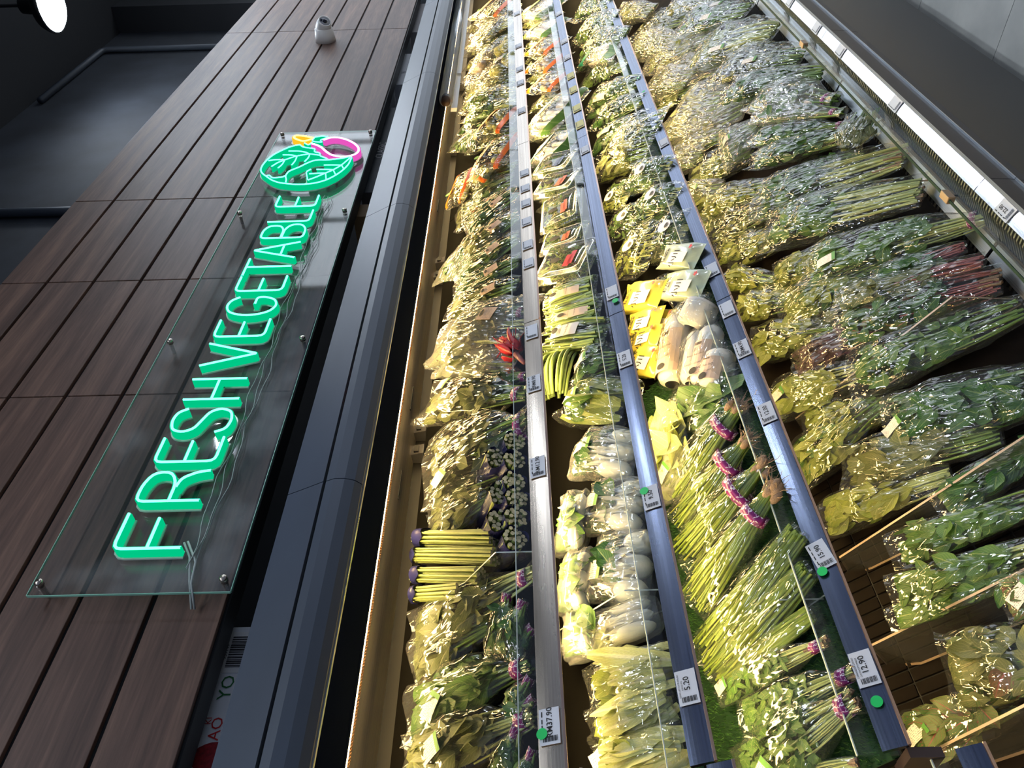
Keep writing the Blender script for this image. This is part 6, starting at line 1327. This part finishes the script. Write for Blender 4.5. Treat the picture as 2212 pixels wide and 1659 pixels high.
 ('greens', [2.162, 1.3096, 1.6938], [-0.035, 0.554, 0.832], [0.0, -0.832, 0.555], 0.258, 0.1894, 0.045, 'bag of grass green lemongrass leaves with kraft label', None, {'leaf': 'mid', 'lk': 'lance', 'film': FILM2, 'n': 70, 'yaw': 0.25, 'card': [(0.36, 0.1, 0.05, 0.035, 0.3, None)]}),
 ('greens', [2.0482, 1.3122, 1.6977], [0.152, 0.548, 0.822], [0.0, -0.832, 0.555], 0.2662, 0.1699, 0.045, 'dark herb bag with kraft label in crinkled film', None, {'leaf': 'dark', 'lk': 'lance', 'film': FILM2, 'n': 70, 'yaw': 0.25, 'card': [(0.36, 0.1, 0.05, 0.035, 0.3, None)]}),
 ('greens', [1.9513, 1.3164, 1.704], [0.334, 0.523, 0.784], [0.0, -0.832, 0.555], 0.2843, 0.1379, 0.045, 'herb bag with kraft label touching the puffed bag', None, {'leaf': 'olive', 'lk': 'lance', 'film': FILM2, 'n': 70, 'yaw': 0.25, 'card': [(0.36, 0.1, 0.05, 0.035, 0.3, None)]}),
 ('greens', [2.2768, 1.3927, 1.7939], [-0.872, 0.272, 0.408], [0.0, -0.832, 0.555], 0.2021, 0.1665, 0.05, 'silvery crumpled film bag at the back of the herb row', None, {'leaf': 'dark', 'film': FILMH}),
 ('stripes', [2.9227, 1.2959, 1.6608], [0.6, 0.444, 0.666], [0.0, -0.832, 0.555], 0.2369, 0.2149, 0.07, 'round bag with orange bands and green leaf print below another orange bag', None, {}),
 ('stripes', [3.223, 1.2906, 1.6619], [0.713, 0.389, 0.583], [0.0, -0.832, 0.555], 0.2733, 0.1761, 0.06, 'round bag with orange bands beneath the long green bag', None, {}),
 ('stripes', [2.8245, 1.3367, 1.72], [-0.675, 0.409, 0.614], [0.0, -0.832, 0.555], 0.1426, 0.1477, 0.05, 'slender orange banded bag standing at the back', None, {}),
 ('stripes', [2.8519, 1.4064, 1.8146], [0.219, 0.541, 0.812], [0.0, -0.832, 0.555], 0.109, 0.2512, 0.05, 'orange banded bag lying against the back panel', None, {}),
 ('greens', [3.2995, 1.3986, 1.7929], [-0.666, 0.414, 0.621], [0.0, -0.832, 0.555], 0.149, 0.2504, 0.05, 'dark green bag in shade behind the orange bags', None, {'leaf': 'dark'}),
 ('greens', [3.5829, 1.3174, 1.7021], [0.76, 0.36, 0.541], [0.0, -0.832, 0.555], 0.4686, 0.1732, 0.06, 'long bag of green stalks with square stickers', None, {'leaf': 'mid', 'stem': 'pale', 'ns': 30, 'film': FILM2, 'st': [(0.75, 0.2, 0.06, 0.04, 0)]}),
 ('greens', [3.4307, 1.308, 1.6969], [0.716, 0.387, 0.581], [0.0, -0.832, 0.555], 0.4047, 0.1363, 0.05, 'slim bag of pale stalks beneath the stickered bag', None, {'leaf': 'mid', 'stem': 'pale', 'ns': 30, 'film': FILM2}),
 ('fruit', [3.9484, 1.2973, 1.6628], [0.681, 0.406, 0.61], [0.0, -0.832, 0.555], 0.2739, 0.2179, 0.07, 'bag of chayote with white label beside a fruit bag', None, {'st': [(0.4, -0.2, 0.06, 0.035, 0.2)], 'n': 4}),
 ('fruit', [4.2004, 1.3825, 1.7796], [0.284, 0.532, 0.798], [0.0, -0.832, 0.555], 0.1292, 0.4397, 0.06, 'small bag of tan fruit at the back of the top tier', None, {'c': 1}),
 ('fruit', [4.237, 1.2974, 1.672], [0.785, 0.344, 0.516], [0.0, -0.832, 0.555], 0.3834, 0.2195, 0.06, 'bag of smooth green gourds with twisted film', None, {'n': 4}),
 ('fruit', [4.6718, 1.3502, 1.7412], [0.79, 0.34, 0.511], [0.0, -0.832, 0.555], 0.3884, 0.2872, 0.06, 'bag of pale tan fruit below the far stalks', None, {'c': 1}),
 ('greens', [4.6373, 1.3014, 1.687], [0.67, 0.412, 0.618], [0.0, -0.832, 0.555], 0.4057, 0.2932, 0.05, 'far bag of thin pale stalks in crinkled film', None, {'leaf': 'yellow', 'stem': 'pale', 'ns': 26, 'film': FILM2}),
 ('stripes', [5.0444, 1.3, 1.6849], [0.868, 0.276, 0.414], [0.0, -0.832, 0.555], 0.56, 0.2082, 0.05, 'orange banded bag at the far end of the top tier', None, {}),
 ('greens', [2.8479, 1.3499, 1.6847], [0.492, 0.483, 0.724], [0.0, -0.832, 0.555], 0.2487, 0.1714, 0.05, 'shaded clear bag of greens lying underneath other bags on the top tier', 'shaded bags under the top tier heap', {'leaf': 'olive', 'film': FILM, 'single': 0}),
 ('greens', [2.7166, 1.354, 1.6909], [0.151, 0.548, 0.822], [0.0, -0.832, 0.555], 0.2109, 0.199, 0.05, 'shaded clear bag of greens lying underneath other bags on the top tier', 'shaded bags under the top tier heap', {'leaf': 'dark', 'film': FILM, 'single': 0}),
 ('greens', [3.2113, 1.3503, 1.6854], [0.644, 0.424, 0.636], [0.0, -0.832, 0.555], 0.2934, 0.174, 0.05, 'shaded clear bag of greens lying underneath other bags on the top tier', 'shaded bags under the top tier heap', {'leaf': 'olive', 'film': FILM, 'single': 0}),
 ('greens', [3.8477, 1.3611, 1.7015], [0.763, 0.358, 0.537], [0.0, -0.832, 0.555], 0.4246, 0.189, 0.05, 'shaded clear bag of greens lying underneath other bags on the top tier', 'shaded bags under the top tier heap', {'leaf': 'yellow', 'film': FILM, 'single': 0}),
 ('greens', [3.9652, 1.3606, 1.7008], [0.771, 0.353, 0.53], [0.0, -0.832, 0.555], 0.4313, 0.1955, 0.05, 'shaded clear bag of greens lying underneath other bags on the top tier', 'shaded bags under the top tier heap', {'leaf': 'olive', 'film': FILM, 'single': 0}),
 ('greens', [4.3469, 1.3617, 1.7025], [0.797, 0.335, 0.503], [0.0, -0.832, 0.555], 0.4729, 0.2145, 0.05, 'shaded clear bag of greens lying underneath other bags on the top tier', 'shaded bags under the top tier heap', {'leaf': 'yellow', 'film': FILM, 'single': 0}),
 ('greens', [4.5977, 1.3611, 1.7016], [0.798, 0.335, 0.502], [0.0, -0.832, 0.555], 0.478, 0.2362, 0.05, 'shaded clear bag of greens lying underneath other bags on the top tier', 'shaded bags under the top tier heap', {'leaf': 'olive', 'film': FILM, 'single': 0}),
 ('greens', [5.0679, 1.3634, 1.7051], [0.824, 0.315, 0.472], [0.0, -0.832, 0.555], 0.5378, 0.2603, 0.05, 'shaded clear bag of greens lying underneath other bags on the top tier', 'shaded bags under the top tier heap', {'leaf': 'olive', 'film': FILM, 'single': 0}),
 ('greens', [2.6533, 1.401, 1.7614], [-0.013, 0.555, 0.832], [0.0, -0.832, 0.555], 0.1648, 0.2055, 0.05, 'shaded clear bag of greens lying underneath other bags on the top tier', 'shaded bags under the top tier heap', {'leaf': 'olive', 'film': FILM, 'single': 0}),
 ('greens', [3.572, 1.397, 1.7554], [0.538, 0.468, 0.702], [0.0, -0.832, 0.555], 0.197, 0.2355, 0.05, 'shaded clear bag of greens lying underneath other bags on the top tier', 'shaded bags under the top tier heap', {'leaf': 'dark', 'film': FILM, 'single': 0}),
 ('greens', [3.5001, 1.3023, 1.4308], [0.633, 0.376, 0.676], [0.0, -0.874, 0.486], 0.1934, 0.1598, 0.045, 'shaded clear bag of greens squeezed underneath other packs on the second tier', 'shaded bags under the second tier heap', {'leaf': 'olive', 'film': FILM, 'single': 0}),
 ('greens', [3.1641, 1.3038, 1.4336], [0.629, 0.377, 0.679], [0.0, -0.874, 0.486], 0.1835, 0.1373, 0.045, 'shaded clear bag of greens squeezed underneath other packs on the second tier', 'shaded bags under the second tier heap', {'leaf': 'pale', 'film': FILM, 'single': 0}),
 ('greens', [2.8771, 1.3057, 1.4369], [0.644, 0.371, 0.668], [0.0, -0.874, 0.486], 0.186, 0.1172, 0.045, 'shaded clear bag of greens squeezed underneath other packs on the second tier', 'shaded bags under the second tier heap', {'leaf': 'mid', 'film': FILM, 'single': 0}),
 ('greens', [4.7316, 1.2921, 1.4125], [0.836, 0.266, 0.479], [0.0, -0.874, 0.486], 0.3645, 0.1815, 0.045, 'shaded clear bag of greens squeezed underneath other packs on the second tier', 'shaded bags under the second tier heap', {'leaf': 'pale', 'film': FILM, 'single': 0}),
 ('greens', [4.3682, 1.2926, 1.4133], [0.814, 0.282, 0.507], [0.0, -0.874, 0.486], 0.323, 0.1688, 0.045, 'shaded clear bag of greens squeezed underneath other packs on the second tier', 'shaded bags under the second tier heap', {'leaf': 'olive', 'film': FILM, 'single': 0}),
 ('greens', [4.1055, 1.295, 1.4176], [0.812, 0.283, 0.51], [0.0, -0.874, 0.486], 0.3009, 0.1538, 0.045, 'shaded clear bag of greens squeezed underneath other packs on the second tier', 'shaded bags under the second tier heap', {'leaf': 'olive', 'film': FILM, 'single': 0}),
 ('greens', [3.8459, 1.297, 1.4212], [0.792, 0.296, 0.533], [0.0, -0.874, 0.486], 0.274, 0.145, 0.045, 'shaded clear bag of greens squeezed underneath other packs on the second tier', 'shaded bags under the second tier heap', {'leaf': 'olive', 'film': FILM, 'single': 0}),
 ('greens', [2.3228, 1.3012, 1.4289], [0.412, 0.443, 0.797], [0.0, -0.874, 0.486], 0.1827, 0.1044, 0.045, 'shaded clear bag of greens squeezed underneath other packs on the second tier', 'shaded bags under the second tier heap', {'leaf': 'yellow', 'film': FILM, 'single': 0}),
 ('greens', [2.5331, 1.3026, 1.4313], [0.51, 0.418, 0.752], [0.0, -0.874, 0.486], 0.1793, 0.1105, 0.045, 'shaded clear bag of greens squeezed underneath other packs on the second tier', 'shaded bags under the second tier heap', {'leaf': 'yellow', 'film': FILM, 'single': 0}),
 ('greens', [3.8458, 1.2983, 1.1475], [0.854, 0.416, 0.312], [0.0, -0.6, 0.8], 0.5419, 0.1663, 0.05, 'shaded clear bag of greens lying underneath other bags on the third tier', 'shaded bags under the third tier heap', {'leaf': 'mid', 'film': FILM, 'single': 0}),
 ('greens', [4.0793, 1.2858, 1.1381], [0.883, 0.375, 0.282], [0.0, -0.6, 0.8], 0.56, 0.1661, 0.05, 'shaded clear bag of greens lying underneath other bags on the third tier', 'shaded bags under the third tier heap', {'leaf': 'dark', 'film': FILM, 'single': 0}),
 ('greens', [2.839, 1.3168, 1.1614], [0.77, 0.51, 0.383], [0.0, -0.6, 0.8], 0.3901, 0.1288, 0.05, 'shaded clear bag of greens lying underneath other bags on the third tier', 'shaded bags under the third tier heap', {'leaf': 'yellow', 'film': FILM, 'single': 0}),
 ('greens', [2.6684, 1.3341, 1.1743], [0.791, 0.49, 0.367], [0.0, -0.6, 0.8], 0.332, 0.113, 0.05, 'shaded clear bag of greens lying underneath other bags on the third tier', 'shaded bags under the third tier heap', {'leaf': 'mid', 'film': FILM, 'single': 0}),
 ('greens', [3.4715, 1.2971, 1.1466], [0.796, 0.484, 0.363], [0.0, -0.6, 0.8], 0.4606, 0.1667, 0.05, 'shaded clear bag of greens lying underneath other bags on the third tier', 'shaded bags under the third tier heap', {'leaf': 'dark', 'film': FILM, 'single': 0}),
 ('greens', [3.0993, 1.3039, 1.1517], [0.802, 0.477, 0.358], [0.0, -0.6, 0.8], 0.4393, 0.1373, 0.05, 'shaded clear bag of greens lying underneath other bags on the third tier', 'shaded bags under the third tier heap', {'leaf': 'mid', 'film': FILM, 'single': 0}),
 ('greens', [2.3486, 1.3062, 1.1534], [0.54, 0.673, 0.505], [0.0, -0.6, 0.8], 0.223, 0.1346, 0.05, 'shaded clear bag of greens lying underneath other bags on the third tier', 'shaded bags under the third tier heap', {'leaf': 'dark', 'film': FILM, 'single': 0}),
 ('greens', [2.0995, 1.2591, 1.1181], [0.681, 0.585, 0.439], [0.0, -0.6, 0.8], 0.1659, 0.0983, 0.05, 'shaded clear bag of greens lying underneath other bags on the third tier', 'shaded bags under the third tier heap', {'leaf': 'olive', 'film': FILM, 'single': 0}),
 ('greens', [1.9551, 1.3087, 1.1553], [-0.212, 0.782, 0.586], [0.0, -0.6, 0.8], 0.0884, 0.1474, 0.05, 'shaded clear bag of greens lying underneath other bags on the third tier', 'shaded bags under the third tier heap', {'leaf': 'yellow', 'film': FILM, 'single': 0}),
 ('greens', [4.402, 1.2619, 1.1201], [0.901, 0.347, 0.261], [0.0, -0.6, 0.8], 0.56, 0.1764, 0.05, 'shaded clear bag of greens lying underneath other bags on the third tier', 'shaded bags under the third tier heap', {'leaf': 'mid', 'film': FILM, 'single': 0}),
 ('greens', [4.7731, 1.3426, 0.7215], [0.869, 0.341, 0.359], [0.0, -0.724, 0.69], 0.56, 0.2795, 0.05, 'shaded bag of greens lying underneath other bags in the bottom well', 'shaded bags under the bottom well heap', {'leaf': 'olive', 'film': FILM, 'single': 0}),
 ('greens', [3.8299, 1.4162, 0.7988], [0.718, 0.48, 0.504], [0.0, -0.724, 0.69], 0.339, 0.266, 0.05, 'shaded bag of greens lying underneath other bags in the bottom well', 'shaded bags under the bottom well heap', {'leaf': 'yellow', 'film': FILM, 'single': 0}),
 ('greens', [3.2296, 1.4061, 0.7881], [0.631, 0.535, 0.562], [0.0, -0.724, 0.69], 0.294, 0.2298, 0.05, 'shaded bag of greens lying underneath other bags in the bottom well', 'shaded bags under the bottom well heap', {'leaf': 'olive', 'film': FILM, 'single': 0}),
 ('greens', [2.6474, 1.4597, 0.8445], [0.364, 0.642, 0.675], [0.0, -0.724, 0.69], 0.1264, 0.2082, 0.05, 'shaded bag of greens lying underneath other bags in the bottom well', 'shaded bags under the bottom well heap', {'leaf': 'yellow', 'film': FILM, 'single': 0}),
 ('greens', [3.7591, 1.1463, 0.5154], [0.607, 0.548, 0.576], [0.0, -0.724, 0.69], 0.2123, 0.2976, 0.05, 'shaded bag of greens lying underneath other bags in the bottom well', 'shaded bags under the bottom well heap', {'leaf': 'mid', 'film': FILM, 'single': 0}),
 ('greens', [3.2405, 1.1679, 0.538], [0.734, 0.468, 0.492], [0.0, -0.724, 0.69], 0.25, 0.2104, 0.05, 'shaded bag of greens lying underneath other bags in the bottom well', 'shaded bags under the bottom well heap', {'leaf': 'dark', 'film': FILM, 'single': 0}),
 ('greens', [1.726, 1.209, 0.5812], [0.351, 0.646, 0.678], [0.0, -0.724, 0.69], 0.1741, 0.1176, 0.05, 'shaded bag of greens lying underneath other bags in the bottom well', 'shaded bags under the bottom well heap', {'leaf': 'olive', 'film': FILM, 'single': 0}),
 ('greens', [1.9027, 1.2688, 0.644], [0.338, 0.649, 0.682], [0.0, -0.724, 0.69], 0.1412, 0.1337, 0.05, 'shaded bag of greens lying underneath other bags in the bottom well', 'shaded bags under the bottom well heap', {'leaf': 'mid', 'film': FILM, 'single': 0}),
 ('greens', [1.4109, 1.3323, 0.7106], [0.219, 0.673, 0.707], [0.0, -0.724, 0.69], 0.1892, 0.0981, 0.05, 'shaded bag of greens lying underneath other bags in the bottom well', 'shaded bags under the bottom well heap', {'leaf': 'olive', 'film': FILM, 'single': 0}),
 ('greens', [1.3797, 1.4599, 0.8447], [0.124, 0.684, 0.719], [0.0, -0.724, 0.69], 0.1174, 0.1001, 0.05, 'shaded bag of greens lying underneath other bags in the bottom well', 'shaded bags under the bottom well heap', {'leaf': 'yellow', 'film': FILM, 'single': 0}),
]

def place(i, kind, mid, ax, nz, L_, W_, T_, label, group, o):
    rng = np.random.default_rng(100+i)
    x = Vector(ax).normalized(); z = Vector(nz); z = (z - x*z.dot(x)).normalized(); y = z.cross(x)
    M = Matrix(((x.x, y.x, z.x, mid[0]), (x.y, y.y, z.y, mid[1]), (x.z, y.z, z.z, mid[2]), (0, 0, 0, 1)))
    t = empty(NAMES[kind], M, label, CATS[kind], group)
    prof = KIND[kind](t, rng, L_, W_, T_, o)
    if prof is not None:
        for s in o.get('st', []):
            add_sticker(t, rng, L_, W_, T_, prof, *s)
        for s in o.get('card', []) if isinstance(o.get('card', None), list) else []:
            c = add_sticker(t, rng, L_, W_, T_, prof, s[0], s[1], s[2], s[3], s[4], CARD if s[5] is None else (plain('label_%d' % i, (.80, .62, .47) if len(s) < 7 else (.78, .78, .80), .6)), False, 'paper_label')
            zz = lerp_prof(prof[1], s[0])*T_*1.03 + .006
            B = Matrix.Translation((s[0]*L_-L_/2, s[1]*W_*.5, zz)) @ Matrix.Rotation(s[4], 4, 'Z')
            ov = [tuple(B @ Vector((s[2]*.32+s[2]*.11*math.cos(a), s[3]*.28*math.sin(a), 0))) for a in np.linspace(0, 2*PI, 17)[:-1]]
            MB().add(ov, [tuple(range(16))]).build('dark_emblem', INK, c)
            if s[5] is None: continue
            q = part('lettering', text_mesh(s[5], s[3]*.20, INK), c); q.matrix_local = B @ Matrix.Translation((-s[2]*.12, 0, 0)) @ Matrix.Rotation(-PI/2, 4, 'Z')
            q = part('lettering', text_mesh('COMPOST GROWN', s[3]*.10, INK), c); q.matrix_local = B @ Matrix.Translation((s[2]*.08, 0, 0)) @ Matrix.Rotation(-PI/2, 4, 'Z')
    return t
for i, row in enumerate(GOODS): place(i, *row)

# ------------------------------------------------------------------ price tags and green dots on the rails
RAILP = dict(RAILS); RAILP[4] = ((.822,.513),(.852,.526))
def rail_frame(k, x, s=.5, off=.0035):
    (ly,lz),(uy,uz) = RAILP[k]; h = math.hypot(uy-ly, uz-lz); ty, tz = (uy-ly)/h, (uz-lz)/h; ny, nz = -tz, ty
    p = (x, ly+ty*h*s+ny*off, lz+tz*h*s+nz*off)
    return Matrix(((1,0,0,p[0]), (0,ty,ny,p[1]), (0,tz,nz,p[2]), (0,0,0,1))), h
TAGME = {}
def price_tag(k, x, txt, label, group=None, w=.058, mat=None, tilt=0., hh=.034, small=None):
    M, h = rail_frame(k, x); M = M @ Matrix.Rotation(tilt, 4, 'Z')
    t = empty('price_tag', M, label, 'price tag', group)
    key = (w, hh, (mat or PAPER).name)
    if key not in TAGME:
        # blank paper with print only in the lower corner
        TAGME[key] = mesh_np('paper', [(-w/2,-hh/2,0),(w/2,-hh/2,0),(w/2,hh/2,0),(-w/2,hh/2,0),(-w/2,-hh/2,-.0004),(w/2,-hh/2,-.0004),(w/2,hh/2,-.0004),(-w/2,hh/2,-.0004)],
            [(0,1,2,3),(7,6,5,4),(0,4,5,1),(1,5,6,2),(2,6,7,3),(3,7,4,0)], mats=[mat or plain('tag_paper', (.74,.74,.78), .5)])
    part('paper', TAGME[key], t)
    if txt:
        o = part('lettering', text_mesh(txt, hh*.40, INK, .0002), t); o.location = (w*.10, -hh*.02, .0006)
    if small:
        for q, ln in enumerate(small): o = part('small_print', text_mesh(ln, hh*.115, INK), t); o.location = (w*.06, hh*(.38-.15*q), .0006)
    else:
        pr = MB()
        for q in range(4): pr.box(-w*.30+q*w*.19, -w*.30+q*w*.19+w*(.15 if q % 2 else .12), hh*.33, hh*.385, .0004, .0006)
        pr.build('small_print', INK, t)
    bc = MB()
    for q in range(14): bc.box(-w*.42, -w*.27, -hh*.38+q*hh*.052, -hh*.38+q*hh*.052+hh*(.034 if q % 3 else .018), .0005, .0007)
    bc.build('barcode', INK, t)
    return t
def dot(k, x, s, label, r=.009):
    M, h = rail_frame(k, x, s, .0052)
    o = MB().lathe([(r,0),(r,.0006)], 24).build('green_dot', GREENDOT); o.matrix_world = M
    return tag(o, label, 'sticker')
TIER = {1: 'top tier', 2: 'second tier', 3: 'third tier', 4: 'bottom tier'}
price_tag(1, .567, 'RM37.90', 'white price tag reading RM37.90 with green dot on the top tier rail')
dot(1, .556, .80, 'bright green dot stuck on the RM37.90 price tag')
price_tag(1, 1.123, 'RM12.90', 'white price tag reading RM12.90 on the top tier rail')
price_tag(1, 1.395, 'RM8.90', 'white price tag reading RM8.90 on the top tier rail near purple banded bags')
price_tag(1, 1.601, None, 'white price tag with small print on the top tier rail below the red torch ginger')
for x in (1.936, 2.041, 2.184, 2.308, 2.415, 2.532):
    price_tag(1, x, None, 'small white price tag in the row on the top tier rail below the herb bags', 'price tags below the herb bags', .05)
for x in (3.108, 3.429, 3.609, 3.943, 4.501):
    price_tag(1, x, None, 'small printed white price tag on the far stretch of the top tier rail', 'far top tier price tags', .06)
price_tag(2, .617, '5.20', 'white price tag reading 5.20 on the second tier rail below pale lettuce', small=('KING LETTUCE SALAD', 'KING KG'))
price_tag(2, 1.016, '9.50', 'white price tag reading 9.50 on the second tier rail below white pak choy')
dot(2, 1.035, .78, 'bright green dot stuck on the 9.50 price tag')
price_tag(2, 1.456, '5.20', 'white price tag reading 5.20 on the second tier rail beside yellow mushroom packs')
price_tag(2, 1.745, None, 'white small print tag above a green dot on the second tier rail')
dot(2, 1.700, .35, 'bright green dot stuck on the second tier rail beside the yellow packs')
price_tag(2, 2.668, None, 'small print white price tag on the second tier rail near sprout punnets')
for x in (2.902, 3.067, 3.274, 3.443):
    price_tag(2, x, None, 'yellow offer tag on the far stretch of the second tier rail', 'yellow offer tags on the second tier rail', .07, plain('tag_yellow', (.78,.68,.22), .5) if not bpy.data.materials.get('tag_yellow') else bpy.data.materials['tag_yellow'])
for x in (3.691, 3.931, 4.406): price_tag(2, x, None, 'plain white tag on the far end of the second tier rail', 'white tags far along the second tier rail', .06)
price_tag(3, .840, '15.90', 'white tilted price tag reading 15.90 on the third tier rail', tilt=.16)
dot(3, .806, .70, 'bright green dot beside the tilted 15.90 price tag')
price_tag(3, .622, '12.90', 'white price tag reading 12.90 on the third tier rail', small=('CORIANDER LEAVES', 'DAUN KETUMBAR'))
dot(3, .567, .50, 'bright green dot alone on the third tier rail beyond the 12.90 tag')
price_tag(3, 1.213, '12.00', 'white price tag reading 12.00 on the third tier rail below the brown roots')
price_tag(3, 1.437, 'RM4.90', 'white price tag reading RM4.90 on the third tier rail below white mushroom rolls')
price_tag(3, 1.600, None, 'white small print tag beside the rail joint on the third tier')
for x in (1.785, 2.624): price_tag(3, x, None, 'faded small print white tag on the third tier rail', 'printed tags on the third tier rail')
dot(3, 3.121, .5, 'small green dot on the third tier rail below dark stalks in bright film', .007)
dot(3, 3.283, .5, 'small green dot on the third tier rail below the kale card', .007)
price_tag(4, 1.524, '22.90', 'white price tag reading 22.90 on the bottom bumper rail')
for x in (2.151, 2.616, 2.868, 3.202): price_tag(4, x, None, 'small print white tag on the bottom bumper rail', 'printed tags on the bottom bumper rail')
